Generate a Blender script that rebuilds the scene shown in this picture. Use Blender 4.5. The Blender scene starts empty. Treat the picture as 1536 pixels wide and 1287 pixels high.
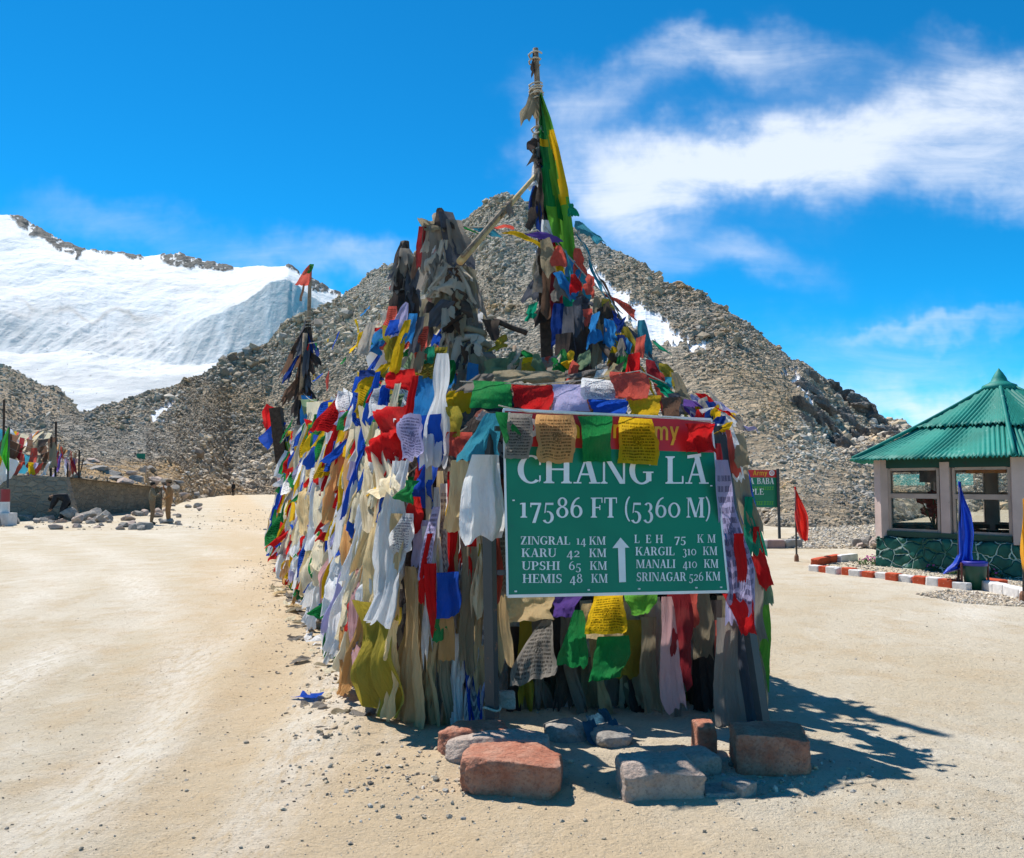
import bpy, bmesh, math, random
import numpy as np
from mathutils import Vector, Matrix

# ------------------------------------------------------------------ camera, sky, sun
SC = bpy.context.scene
COL = SC.collection
F = 1300.0
CAMH = 1.6
PITCH = math.atan(81.5 / F)

cam_d = bpy.data.cameras.new("camera")
cam = bpy.data.objects.new("camera", cam_d)
COL.objects.link(cam)
cam.location = (0, 0, CAMH)
cam.rotation_euler = (math.pi / 2 + PITCH, 0, 0)
cam_d.sensor_fit = 'HORIZONTAL'
cam_d.sensor_width = 36
cam_d.lens = 36 * F / 1536
cam_d.clip_start = 0.05
cam_d.clip_end = 9000
SC.camera = cam

SC.view_settings.view_transform = 'Standard'
SC.view_settings.look = 'None'
SC.view_settings.gamma = 1.0
SC.view_settings.exposure = 0.74
SC.view_settings.use_curve_mapping = False
SC.cycles.max_bounces = 6
SC.cycles.transparent_max_bounces = 12
SC.cycles.use_denoising = True

SUN_EL = math.radians(57)
SUN_H = Vector((-0.64, 0.77, 0)).normalized()
SUN = Vector((SUN_H.x * math.cos(SUN_EL), SUN_H.y * math.cos(SUN_EL), math.sin(SUN_EL)))
sl = bpy.data.lights.new("sun", 'SUN')
sl.energy = 4.2
sl.angle = math.radians(0.5)
sl.color = (1.0, 0.965, 0.91)
so = bpy.data.objects.new("sun", sl)
COL.objects.link(so)
so.rotation_euler = SUN.to_track_quat('Z', 'Y').to_euler()


def P(px, py, Y):
    """the world point seen at a photo pixel, Y metres ahead"""
    u = (px - 768) / F
    v = (643.5 - py) / F
    yw = math.cos(PITCH) - v * math.sin(PITCH)
    zw = math.sin(PITCH) + v * math.cos(PITCH)
    k = Y / yw
    return Vector((u * k, Y, CAMH + zw * k))


def G(px, py, z=0.0):
    """the ground point seen at a photo pixel"""
    d = P(px, py, 1.0) - Vector((0, 0, CAMH))
    k = (z - CAMH) / d.z
    return Vector((d.x * k, d.y * k, z))


# ---- world
W = bpy.data.worlds.new("World")
SC.world = W
W.use_nodes = True
wn, wl = W.node_tree.nodes, W.node_tree.links
wn.clear()


class NB:
    """tiny node-building helper"""
    def __init__(s, tree):
        s.t = tree; s.n = tree.nodes; s.l = tree.links

    def new(s, typ, **kw):
        n = s.n.new(typ)
        for k, v in kw.items():
            setattr(n, k, v)
        return n

    def put(s, sock, val):
        if hasattr(val, 'is_output') or isinstance(val, bpy.types.NodeSocket):
            s.l.new(val, sock)
        elif val is not None:
            sock.default_value = val

    def m(s, op, a, b=None, c=None, clamp=False):
        n = s.new('ShaderNodeMath', operation=op)
        n.use_clamp = clamp
        s.put(n.inputs[0], a)
        if b is not None: s.put(n.inputs[1], b)
        if c is not None: s.put(n.inputs[2], c)
        return n.outputs[0]

    def vm(s, op, a, b=None):
        n = s.new('ShaderNodeVectorMath', operation=op)
        s.put(n.inputs[0], a)
        if b is not None: s.put(n.inputs[1], b)
        return n.outputs[0]

    def mix(s, f, a, b, mode='MIX'):
        n = s.new('ShaderNodeMix', data_type='RGBA', blend_type=mode)
        s.put(n.inputs['Factor'], f)
        for sock, v in ((n.inputs[6], a), (n.inputs[7], b)):
            if isinstance(v, (tuple, list)) and len(v) == 3: v = (*v, 1)
            s.put(sock, v)
        return n.outputs[2]

    def noise(s, vec, scale, detail=4, rough=0.55, dist=0.0, out=0):
        n = s.new('ShaderNodeTexNoise')
        if vec is not None: s.put(n.inputs['Vector'], vec)
        n.inputs['Scale'].default_value = scale
        n.inputs['Detail'].default_value = detail
        n.inputs['Roughness'].default_value = rough
        n.inputs['Distortion'].default_value = dist
        return n.outputs[out]

    def ramp(s, f, lo, hi, interp='SMOOTHSTEP'):
        n = s.new('ShaderNodeMapRange', interpolation_type=interp)
        s.put(n.inputs[0], f)
        n.inputs[1].default_value = lo
        n.inputs[2].default_value = hi
        return n.outputs[0]

    def scale(s, vec, sc, loc=(0, 0, 0), rot=(0, 0, 0)):
        n = s.new('ShaderNodeMapping')
        s.put(n.inputs[0], vec)
        n.inputs['Scale'].default_value = sc
        n.inputs['Location'].default_value = loc
        n.inputs['Rotation'].default_value = rot
        return n.outputs[0]

    def bump(s, h, strength, dist, normal=None):
        n = s.new('ShaderNodeBump')
        s.put(n.inputs['Height'], h)
        n.inputs['Strength'].default_value = strength
        n.inputs['Distance'].default_value = dist
        if normal is not None: s.put(n.inputs['Normal'], normal)
        return n.outputs[0]


b = NB(W.node_tree)
sky = b.new('ShaderNodeTexSky', sky_type='NISHITA')
sky.sun_disc = False
sky.sun_elevation = SUN_EL
sky.sun_rotation = math.atan2(SUN_H.x, SUN_H.y)
sky.altitude = 5300
sky.air_density = 1.0
sky.dust_density = 0.15
sky.ozone_density = 2.0
hs = b.new('ShaderNodeHueSaturation')
hs.inputs['Saturation'].default_value = 1.2
hs.inputs['Value'].default_value = 1.0
b.l.new(sky.outputs[0], hs.inputs['Color'])
skyc = b.mix(1.0, hs.outputs[0], (0.10, 1.03, 1.10), 'MULTIPLY')
tc = b.new('ShaderNodeTexCoord')
sep = b.new('ShaderNodeSeparateXYZ')
b.l.new(tc.outputs['Generated'], sep.inputs[0])
yy = b.m('MAXIMUM', b.m('ABSOLUTE', sep.outputs[1]), 0.05)
cu = b.m('DIVIDE', sep.outputs[0], yy)
cv = b.m('DIVIDE', sep.outputs[2], yy)
cmb = b.new('ShaderNodeCombineXYZ')
b.l.new(cu, cmb.inputs[0]); b.l.new(cv, cmb.inputs[1])
base_uv = cmb.outputs[0]
# warp the sky coordinates so that the banks get ragged edges
w1 = b.noise(base_uv, 5.0, 5, 0.6, 0, 1)
wv = b.vm('SUBTRACT', w1, (0.5, 0.5, 0.5))
wv = b.vm('MULTIPLY', wv, (0.26, 0.20, 0.0))
wuv = b.vm('ADD', base_uv, wv)


def puff(px, py, rx, ry, ang, dens):
    mp = b.new('ShaderNodeMapping', vector_type='TEXTURE')
    b.l.new(wuv, mp.inputs[0])
    mp.inputs['Location'].default_value = ((px - 768) / F, (725 - py) / F, 0)
    mp.inputs['Rotation'].default_value = (0, 0, math.radians(ang))
    mp.inputs['Scale'].default_value = (rx / F, ry / F, 1)
    g = b.new('ShaderNodeVectorMath', operation='LENGTH')
    b.l.new(mp.outputs[0], g.inputs[0])
    r = b.ramp(g.outputs['Value'], 1.0, 0.0)
    return b.m('MULTIPLY', r, dens)


puffs = [(1200, 200, 520, 230, 6, 0.30), (1350, 560, 420, 130, 0, 0.34), (1150, 215, 300, 70, 8, 0.5), (1150, 205, 360, 105, 8, 0.95), (960, 260, 200, 110, 12, 0.85), (1430, 170, 330, 130, 10, 0.9), (1450, 270, 260, 80, -4, 0.6),
         (860, 190, 140, 180, 35, 0.62), (1000, 60, 280, 80, 22, 0.6), (1150, 40, 220, 70, -12, 0.62), (920, 330, 130, 110, 0, 0.55),
         (1130, 390, 220, 60, -8, 0.42), (1000, 400, 200, 70, 0, 0.3), (1420, 490, 300, 22, 3, 0.35), (1470, 590, 330, 55, 0, 0.75),
         (1300, 610, 300, 40, 3, 0.5), (180, 350, 330, 80, -10, 0.42), (500, 400, 260, 70, 4, 0.62), (1300, 520, 380, 120, 0, 0.22),
         (1680, 210, 320, 190, 0, 0.8), (1440, 60, 130, 50, 0, 0.25), (-250, 330, 300, 70, 0, 0.4), (1900, 500, 300, 120, 0, 0.5)]
acc = None
for p in puffs:
    v = puff(*p)
    acc = v if acc is None else b.m('ADD', acc, v)
det = b.noise(b.scale(base_uv, (1.0, 2.2, 1)), 5.0, 10, 0.66, 1.2)
streak = b.noise(b.scale(base_uv, (1.0, 9.0, 1), rot=(0, 0, 0.35)), 4.0, 5, 0.6, 0.3)
d2 = b.m('ADD', b.m('MULTIPLY', det, 0.75), b.m('MULTIPLY', streak, 0.4))
dens = b.m('MULTIPLY', acc, b.m('ADD', b.m('MULTIPLY', d2, 2.1), -0.24))
dens = b.m('MULTIPLY', b.ramp(dens, 0.02, 1.55), 0.84, clamp=True)
skyc = b.mix(dens, skyc, (5.1, 5.45, 6.0))
bg = b.new('ShaderNodeBackground')
bg.inputs['Strength'].default_value = 0.115
b.l.new(skyc, bg.inputs['Color'])
wo = b.new('ShaderNodeOutputWorld')
b.l.new(bg.outputs[0], wo.inputs[0])

# ------------------------------------------------------------------ helpers
RS = np.random.RandomState(7)
random.seed(7)
UP = Vector((0, 0, 1))


def tag(o, label=None, cat=None, group=None, kind=None):
    if label: o['label'] = label
    if cat: o['category'] = cat
    if group: o['group'] = group
    if kind: o['kind'] = kind
    return o


def empty(name, loc=(0, 0, 0), label=None, cat=None, group=None):
    o = bpy.data.objects.new(name, None)
    o.empty_display_size = 0.2
    COL.objects.link(o)
    o.location = loc
    return tag(o, label, cat, group)


def link(name, me, mat=None, parent=None, smooth=False):
    """link a mesh given in world coordinates; under a parent its verts are moved into the parent's space"""
    o = bpy.data.objects.new(name, me)
    COL.objects.link(o)
    if mat is not None:
        for m_ in (mat if isinstance(mat, (list, tuple)) else [mat]):
            me.materials.append(m_)
    if smooth:
        me.polygons.foreach_set('use_smooth', [True] * len(me.polygons))
    if parent is not None:
        o.parent = parent
        q, off = parent, Vector((0, 0, 0))
        while q is not None:
            off += q.location
            q = q.parent
        me.transform(Matrix.Translation(-off))
    return o


def centre(o, base=True):
    """put a top-level mesh's origin at the middle of its foot"""
    me = o.data
    n = len(me.vertices)
    co = np.empty(n * 3, 'f'); me.vertices.foreach_get('co', co); co = co.reshape(-1, 3)
    c = Vector(((co[:, 0].min() + co[:, 0].max()) / 2, (co[:, 1].min() + co[:, 1].max()) / 2, co[:, 2].min()))
    me.transform(Matrix.Translation(-c))
    o.location = c
    return o


def mesh(name, verts, faces, uvs=None, midx=None):
    me = bpy.data.meshes.new(name)
    me.from_pydata([tuple(v) for v in verts], [], faces)
    if uvs is not None:
        uvl = me.uv_layers.new(name='UVMap')
        li = np.empty(len(me.loops), 'i'); me.loops.foreach_get('vertex_index', li)
        uvl.data.foreach_set('uv', np.asarray(uvs, 'f')[li].ravel())
    if midx is not None:
        me.polygons.foreach_set('material_index', midx)
    me.update()
    return me


def bigmesh(name, verts, tris, color=None):
    """numpy verts (n,3), faces (m,k)"""
    verts = np.asarray(verts, 'f'); tris = np.asarray(tris, 'i')
    me = bpy.data.meshes.new(name)
    k = tris.shape[1]
    me.vertices.add(len(verts)); me.vertices.foreach_set('co', verts.ravel())
    me.loops.add(tris.size); me.loops.foreach_set('vertex_index', tris.ravel())
    me.polygons.add(len(tris))
    me.polygons.foreach_set('loop_start', np.arange(0, tris.size, k, dtype='i'))
    me.polygons.foreach_set('use_smooth', [False] * len(tris))
    me.update(calc_edges=True)
    if color is not None:
        ca = me.color_attributes.new('tint', 'FLOAT_COLOR', 'POINT')
        c4 = np.ones((len(verts), 4), 'f'); c4[:, :3] = color
        ca.data.foreach_set('color', c4.ravel())
    return me


class MB:
    """collects simple solids into one mesh"""
    def __init__(s): s.v = []; s.f = []; s.mi = []; s.cur = 0

    def add(s, vs, fs):
        o = len(s.v)
        s.v += [tuple(v) for v in vs]
        s.f += [tuple(i + o for i in f) for f in fs]
        s.mi += [s.cur] * len(fs)

    def box(s, c, size, rz=0.0, taper=1.0, rot=None):
        x, y, z = size[0] / 2, size[1] / 2, size[2] / 2
        R = rot or Matrix.Rotation(rz, 3, 'Z')
        vs = []
        for dz in (-1, 1):
            t = 1 if dz < 0 else taper
            for dx, dy in ((-1, -1), (1, -1), (1, 1), (-1, 1)):
                vs.append(Vector(c) + R @ Vector((dx * x * t, dy * y * t, dz * z)))
        s.add(vs, [(3, 2, 1, 0), (4, 5, 6, 7), (0, 1, 5, 4), (1, 2, 6, 5), (2, 3, 7, 6), (3, 0, 4, 7)])

    def beam(s, a, b, w, d=None):
        a, b = Vector(a), Vector(b)
        d = d or w
        ax = (b - a).normalized()
        side = ax.cross(UP)
        side = Vector((1, 0, 0)) if side.length < 1e-3 else side.normalized()
        up = side.cross(ax).normalized()
        vs = [p + side * w / 2 * i + up * d / 2 * j for p in (a, b) for i, j in ((-1, -1), (1, -1), (1, 1), (-1, 1))]
        s.add(vs, [(3, 2, 1, 0), (4, 5, 6, 7), (0, 1, 5, 4), (1, 2, 6, 5), (2, 3, 7, 6), (3, 0, 4, 7)])

    def tube(s, pts, r, n=7, cap=True):
        pts = [Vector(p) for p in pts]
        rs = r if isinstance(r, (list, tuple)) else [r] * len(pts)
        vs, fs = [], []
        prev = None
        for i, p in enumerate(pts):
            ax = (pts[min(i + 1, len(pts) - 1)] - pts[max(i - 1, 0)]).normalized()
            if prev is None:
                side = ax.cross(UP)
                side = Vector((1, 0, 0)) if side.length < 1e-2 else side.normalized()
            else:
                side = (prev - ax * prev.dot(ax)).normalized()
            prev = side
            up = ax.cross(side)
            for k in range(n):
                a = 2 * math.pi * k / n
                vs.append(p + side * math.cos(a) * rs[i] + up * math.sin(a) * rs[i])
        for i in range(len(pts) - 1):
            for k in range(n):
                fs.append((i * n + k, i * n + (k + 1) % n, (i + 1) * n + (k + 1) % n, (i + 1) * n + k))
        if cap:
            fs.append(tuple(range(n - 1, -1, -1)))
            fs.append(tuple((len(pts) - 1) * n + k for k in range(n)))
        s.add(vs, fs)

    def lathe(s, c, prof, n=16):
        c = Vector(c)
        vs, fs = [], []
        for r, z in prof:
            for k in range(n):
                a = 2 * math.pi * k / n
                vs.append(c + Vector((math.cos(a) * r, math.sin(a) * r, z)))
        for i in range(len(prof) - 1):
            for k in range(n):
                fs.append((i * n + k, i * n + (k + 1) % n, (i + 1) * n + (k + 1) % n, (i + 1) * n + k))
        fs.append(tuple(range(n - 1, -1, -1)))
        fs.append(tuple((len(prof) - 1) * n + k for k in range(n)))
        s.add(vs, fs)

    def build(s, name, mat, parent=None, smooth=False, org=True):
        me = mesh(name, s.v, s.f, midx=s.mi)
        o = link(name, me, mat, parent, smooth)
        if parent is None and org: centre(o)
        return o


# numpy noise
def _hash(ix, iy, iz, seed):
    h = (ix * 374761393 + iy * 668265263 + iz * 2147483647 + seed * 1442695041) & 0xffffffff
    h = ((h ^ (h >> 13)) * 1274126177) & 0xffffffff
    return ((h ^ (h >> 16)) & 0xffff) / 65535.0


def vnoise(x, y, z=0.0, seed=0):
    x = np.asarray(x, 'd'); y = np.asarray(y, 'd'); z = np.asarray(z, 'd') + 0 * x
    ix = np.floor(x).astype(np.int64); iy = np.floor(y).astype(np.int64); iz = np.floor(z).astype(np.int64)
    fx, fy, fz = x - ix, y - iy, z - iz
    fx = fx * fx * (3 - 2 * fx); fy = fy * fy * (3 - 2 * fy); fz = fz * fz * (3 - 2 * fz)
    r = 0
    for dx in (0, 1):
        for dy in (0, 1):
            for dz in (0, 1):
                w = (fx if dx else 1 - fx) * (fy if dy else 1 - fy) * (fz if dz else 1 - fz)
                r = r + w * _hash(ix + dx, iy + dy, iz + dz, seed)
    return r * 2 - 1


def fbm(x, y, z=0.0, oct=5, seed=0, gain=0.5, ridged=False):
    a, f, r = 1.0, 1.0, 0
    for i in range(oct):
        n = vnoise(np.asarray(x) * f + 17.3 * i, np.asarray(y) * f - 9.1 * i, np.asarray(z) * f + 3.7 * i, seed + i)
        if ridged: n = 1 - 2 * np.abs(n)
        r = r + a * n
        a *= gain; f *= 2.03
    return r


# ------------------------------------------------------------------ materials
def newmat(name):
    m = bpy.data.materials.new(name)
    m.use_nodes = True
    m.node_tree.nodes.clear()
    return m, NB(m.node_tree)


def finish(n, shader):
    o = n.new('ShaderNodeOutputMaterial')
    n.l.new(shader, o.inputs[0])


def pbsdf(n, color, rough=0.8, normal=None, metal=0.0, spec=0.3):
    p = n.new('ShaderNodeBsdfPrincipled')
    if isinstance(color, tuple): color = (*color[:3], 1)
    n.put(p.inputs['Base Color'], color)
    n.put(p.inputs['Roughness'], rough)
    p.inputs['Metallic'].default_value = metal
    p.inputs['Specular IOR Level'].default_value = spec
    if normal is not None: n.l.new(normal, p.inputs['Normal'])
    return p.outputs[0]


def mat_rough(name, c1, c2, scale=6, bump=0.4, dist=0.02, rough=0.85, detail=6, coord='Object', spec=0.2, fine=None):
    """two-tone mottled matte surface"""
    m, n = newmat(name)
    t = n.new('ShaderNodeTexCoord').outputs[coord]
    a = n.noise(t, scale, detail, 0.65)
    f = n.ramp(a, 0.3, 0.7)
    c = n.mix(f, c1, c2)
    if fine:
        g = n.noise(t, fine, 3, 0.6)
        c = n.mix(n.m('MULTIPLY', n.ramp(g, 0.45, 0.7), 0.5), c, tuple(x * 0.55 for x in c1))
    h = n.noise(t, scale * 3.1, detail, 0.7)
    finish(n, pbsdf(n, c, rough, n.bump(h, bump, dist), spec=spec))
    return m


def mat_paint(name, c, worn=None, scale=9, amount=0.62, rough=0.5, bump=0.15, spec=0.4):
    m, n = newmat(name)
    t = n.new('ShaderNodeTexCoord').outputs['Object']
    a = n.noise(t, scale, 7, 0.7)
    v = n.mix(n.ramp(n.noise(t, scale * 0.4, 3), 0.3, 0.7), tuple(x * 0.82 for x in c), c)
    col = n.mix(n.ramp(a, amount, amount + 0.06), v, worn or tuple(x * 0.5 for x in c))
    finish(n, pbsdf(n, col, rough, n.bump(a, bump, 0.01), spec=spec))
    return m


def mat_cloth(name, c, print_=None, transl=0.5, dirt=0.35, rows=15):
    """thin cotton: part diffuse, part light coming through; UV along/across the cloth"""
    m, n = newmat(name)
    tcn = n.new('ShaderNodeTexCoord')
    uv, obj = tcn.outputs['UV'], tcn.outputs['Object']
    oi = n.new('ShaderNodeObjectInfo')
    off = n.vm('ADD', obj, oi.outputs['Location'])
    big = n.noise(off, 3.0, 5, 0.65)
    dirtc = tuple(0.45 * x + 0.55 * y for x, y in zip(c, (0.30, 0.24, 0.16)))
    col = n.mix(n.m('MULTIPLY', n.ramp(big, 0.42, 0.75), dirt), c, dirtc)
    rv = n.m('ADD', n.m('MULTIPLY', oi.outputs['Random'], 0.25), 0.84)
    g = n.new('ShaderNodeCombineColor')
    for i in range(3): n.l.new(rv, g.inputs[i])
    col = n.mix(1.0, col, g.outputs[0], 'MULTIPLY')
    if print_:
        s = n.new('ShaderNodeSeparateXYZ'); n.l.new(uv, s.inputs[0])
        U, V = s.outputs[0], s.outputs[1]
        line = n.m('GREATER_THAN', n.m('SINE', n.m('MULTIPLY', V, rows * 6.283)), -0.2)
        row = n.m('FLOOR', n.m('MULTIPLY', V, rows))
        cb = n.new('ShaderNodeCombineXYZ')
        n.l.new(n.m('MULTIPLY', U, 42), cb.inputs[0]); n.l.new(n.m('MULTIPLY', row, 7.7), cb.inputs[1])
        n.l.new(n.m('MULTIPLY', oi.outputs['Random'], 90), cb.inputs[2])
        gl = n.m('GREATER_THAN', n.noise(cb.outputs[0], 1.0, 2, 0.7), 0.46)
        edge = n.m('MULTIPLY', n.m('LESS_THAN', n.m('ABSOLUTE', n.m('SUBTRACT', U, 0.5)), 0.40),
                   n.m('LESS_THAN', n.m('ABSOLUTE', n.m('SUBTRACT', V, 0.5)), 0.42))
        # a square emblem block in the middle of the sheet
        cu_ = n.m('MAXIMUM', n.m('ABSOLUTE', n.m('SUBTRACT', U, 0.5)), n.m('ABSOLUTE', n.m('SUBTRACT', V, 0.5)))
        blk = n.m('LESS_THAN', cu_, 0.11)
        em = n.m('GREATER_THAN', n.noise(n.scale(uv, (28, 28, 1)), 1.0, 3, 0.7), 0.48)
        txt = n.m('MULTIPLY', n.m('MULTIPLY', line, gl), n.m('SUBTRACT', 1.0, blk))
        pat = n.m('MULTIPLY', n.m('ADD', txt, n.m('MULTIPLY', blk, em)), edge, clamp=True)
        col = n.mix(n.m('MULTIPLY', pat, 0.72), col, print_)
    wv = n.noise(n.vm('ADD', n.scale(uv, (9, 2.6, 1)), oi.outputs['Location']), 2.6, 6, 0.62, 0.9)
    nb = n.bump(wv, 0.75, 0.03)
    d = n.new('ShaderNodeBsdfDiffuse'); t_ = n.new('ShaderNodeBsdfTranslucent')
    for sh in (d, t_):
        n.l.new(col, sh.inputs['Color']); n.l.new(nb, sh.inputs['Normal'])
    mx = n.new('ShaderNodeMixShader'); mx.inputs[0].default_value = transl
    n.l.new(d.outputs[0], mx.inputs[1]); n.l.new(t_.outputs[0], mx.inputs[2])
    finish(n, mx.outputs[0])
    return m


CC = dict(white=(0.90, 0.90, 0.91), ivory=(0.86, 0.76, 0.55), cream=(0.86, 0.66, 0.36), tan=(0.66, 0.49, 0.27), khaki=(0.38, 0.32, 0.22),
          bleached=(0.64, 0.57, 0.48), grey=(0.30, 0.27, 0.24), dark=(0.075, 0.062, 0.06), brown=(0.17, 0.10, 0.07), red=(0.72, 0.022, 0.025), maroon=(0.30, 0.03, 0.04),
          coral=(0.70, 0.12, 0.09), orange=(0.72, 0.40, 0.16), yellow=(0.84, 0.52, 0.02), olive=(0.42, 0.33, 0.05), green=(0.02, 0.26, 0.07),
          lime=(0.16, 0.46, 0.06), emerald=(0.01, 0.32, 0.19), blue=(0.02, 0.10, 0.56), navy=(0.015, 0.05, 0.25), azure=(0.04, 0.26, 0.62),
          teal=(0.05, 0.30, 0.42), lavender=(0.52, 0.48, 0.74), purple=(0.15, 0.08, 0.36), pink=(0.72, 0.42, 0.42), slate=(0.12, 0.13, 0.16),
          sage=(0.22, 0.33, 0.20))
WORD = dict(white='white', ivory='ivory', cream='cream yellow', tan='tan', khaki='khaki', bleached='bleached', grey='dirty grey', dark='blackened', brown='brown', red='bright red',
            maroon='maroon', coral='faded red', orange='orange', yellow='yellow', olive='olive yellow', green='dark green', lime='light green',
            emerald='emerald green', blue='royal blue', navy='navy', azure='sky blue', teal='teal', lavender='lavender', purple='purple', pink='pale pink',
            slate='slate grey', sage='sage green')
CM = {k: mat_cloth('cloth_' + k, v, transl=0.36 if min(v) > 0.25 else 0.40, dirt=0.5 if k in ('tan', 'grey', 'khaki', 'dark') else 0.28) for k, v in CC.items()}
for k in ('white', 'lavender', 'yellow', 'orange', 'red', 'green', 'blue', 'azure', 'emerald', 'sage', 'grey', 'olive', 'coral', 'ivory', 'pink'):
    CM[k + '_print'] = mat_cloth('printed_' + k, CC[k], tuple(x * 0.12 for x in CC[k]) if k not in ('white', 'lavender') else (0.06, 0.06, 0.14))
WOOD = mat_rough('weathered_wood', (0.16, 0.11, 0.075), (0.30, 0.23, 0.16), 14, 0.5, 0.01)
BAMBOO = mat_rough('bamboo_wood', (0.40, 0.26, 0.11), (0.55, 0.40, 0.20), 10, 0.2, 0.005)
DARKWOOD = mat_rough('dark_wood', (0.035, 0.024, 0.018), (0.09, 0.06, 0.045), 14, 0.5, 0.01)
ROPE = mat_rough('rope_fibre', (0.35, 0.29, 0.22), (0.55, 0.5, 0.42), 60, 0.4, 0.004)
STEEL = mat_paint('painted_steel', (0.045, 0.05, 0.055), (0.16, 0.08, 0.05), 12, 0.6, 0.45)
REDSTONE = mat_rough('red_stone', (0.44, 0.15, 0.085), (0.52, 0.29, 0.20), 7, 0.9, 0.04, 0.9, 8, fine=60)
PALESTONE = mat_rough('pale_stone', (0.42, 0.31, 0.25), (0.55, 0.44, 0.36), 7, 0.9, 0.04, 0.9, 8, fine=60)
GREYSTONE = mat_rough('grey_stone', (0.26, 0.23, 0.20), (0.40, 0.36, 0.31), 9, 0.7, 0.03, 0.9, 8, fine=60)
# ------------------------------------------------------------------ ground
def proj(x, y, z):
    """photo pixel of world points (numpy)"""
    dy, dz = y, z - CAMH
    c, s = math.cos(PITCH), math.sin(PITCH)
    dep = dy * c + dz * s
    up = -dy * s + dz * c
    return 768 + F * x / dep, 643.5 - F * up / dep


AX = Vector((-0.31, 0.95, 0)).normalized()      # long axis of the flag shrine, away from the camera
BX = Vector((0.95, 0.31, 0)).normalized()       # across it
ORG = Vector((0.45, 5.9, 0))


def ab(a, b_, z=0.0):
    return ORG + AX * a + BX * b_ + Vector((0, 0, z))


def ground_z(x, y):
    x = np.asarray(x, 'd'); y = np.asarray(y, 'd')
    r = np.hypot(x, y - 5)
    fade = np.exp(-r / 60.0)
    z = 0.030 * fbm(x * 0.35, y * 0.35, 0, 4, 11) * fade
    z = z + 0.010 * fbm(x * 3.1, y * 3.1, 0, 4, 21) * np.exp(-r / 14.0)
    # wheel ruts on the road
    for k, (x0, c) in enumerate(((-1.55, 0.016), (-3.1, 0.018), (-4.4, 0.020), (-2.3, 0.012), (-6.0, 0.02))):
        xc = x0 - c * np.clip(y - 2, 0, 60) ** 2 * 0.9
        w = 0.16 + 0.012 * np.abs(y)
        d = (x - xc + 0.12 * vnoise(x * 0.4, y * 0.4, k, 5)) / w
        z = z - 0.022 * np.exp(-d * d) * np.exp(-r / 40) * (0.7 + 0.4 * vnoise(x * 0.8, y * 0.5, k, 31))
        z = z + 0.012 * np.exp(-(np.abs(d) - 1.5) ** 2 * 2.5) * np.exp(-r / 40)
    # a low rim of kicked-up earth along the foot of the flags
    rel_a = (x - ORG.x) * AX.x + (y - ORG.y) * AX.y
    rel_b = (x - ORG.x) * BX.x + (y - ORG.y) * BX.y
    rim = np.exp(-((rel_b + 1.45) / 0.28) ** 2) * (rel_a > -0.2) * (rel_a < 15.5)
    z = z + rim * (0.022 + 0.022 * fbm(x * 5, y * 5, 0, 3, 41))
    fr = np.exp(-(((x - 0.75) / 1.7) ** 2 + ((y - 4.85) / 0.55) ** 2) ** 2)
    z = z + fr * (0.012 + 0.016 * fbm(x * 7, y * 7, 0, 3, 43))
    return z


NGR = 440
t = np.linspace(-7.25, 7.25, NGR)
gx = np.sinh(t) * 0.9
gy = 5 + np.sinh(t) * 0.9
GX, GY = np.meshgrid(gx, gy)
GZ = ground_z(GX, GY)
gv = np.stack([GX.ravel(), GY.ravel(), GZ.ravel()], 1)


def gridfaces(nr, nc):
    i = np.arange(nr * nc).reshape(nr, nc)
    return np.stack([i[:-1, :-1].ravel(), i[:-1, 1:].ravel(), i[1:, 1:].ravel(), i[1:, :-1].ravel()], 1)


GM, n = newmat('dusty_earth')
tp = n.new('ShaderNodeTexCoord').outputs['Object']
big = n.noise(tp, 0.22, 5, 0.6, 0.4)
mid = n.noise(tp, 1.7, 6, 0.7)
fin = n.noise(tp, 55, 5, 0.75)
c = n.mix(n.ramp(big, 0.36, 0.64), (0.50, 0.42, 0.30), (0.555, 0.49, 0.385))
c = n.mix(n.m('MULTIPLY', n.ramp(mid, 0.44, 0.66), 0.75), c, (0.48, 0.375, 0.245))
# the warmer, undriven soil along the foot of the flags
mp = n.new('ShaderNodeMapping'); n.l.new(tp, mp.inputs[0])
mp.inputs['Location'].default_value = (0, 0, 0)
sx = n.new('ShaderNodeSeparateXYZ'); n.l.new(tp, sx.inputs[0])
bb = n.m('ADD', n.m('MULTIPLY', sx.outputs[0], BX.x), n.m('MULTIPLY', sx.outputs[1], BX.y))
bb = n.m('SUBTRACT', bb, ORG.x * BX.x + ORG.y * BX.y - 0.0)
bb = n.m('ADD', bb, n.m('MULTIPLY', n.m('SUBTRACT', mid, 0.5), 1.6))
band = n.m('MULTIPLY', n.ramp(bb, -3.6, -1.8), n.ramp(bb, 0.6, -0.8))
c = n.mix(n.m('MULTIPLY', band, 0.75), c, (0.53, 0.39, 0.235))
trk = n.noise(n.scale(tp, (1.0, 0.5, 1), rot=(0, 0, 0.3)), 0.9, 7, 0.7, 1.5)
c = n.mix(n.m('MULTIPLY', n.ramp(trk, 0.52, 0.72), 0.45), c, (0.68, 0.625, 0.53))
c = n.mix(n.m('MULTIPLY', n.ramp(fin, 0.55, 0.72), 0.45), c, (0.27, 0.215, 0.15))
c = n.mix(n.m('MULTIPLY', n.ramp(fin, 0.45, 0.3), 0.3), c, (0.72, 0.66, 0.56))
ra = n.new('ShaderNodeAttribute'); ra.attribute_name = 'tint'
tread = n.noise(n.scale(tp, (9, 2.2, 1)), 2.0, 4, 0.7)
c = n.mix(n.m('MULTIPLY', n.m('MULTIPLY', ra.outputs['Fac'], n.ramp(tread, 0.3, 0.6)), 0.8), c, (0.72, 0.665, 0.575))
grit = n.noise(tp, 24, 4, 0.8)
c = n.mix(n.m('MULTIPLY', n.ramp(grit, 0.55, 0.64), 0.40), c, (0.36, 0.295, 0.22))
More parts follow.
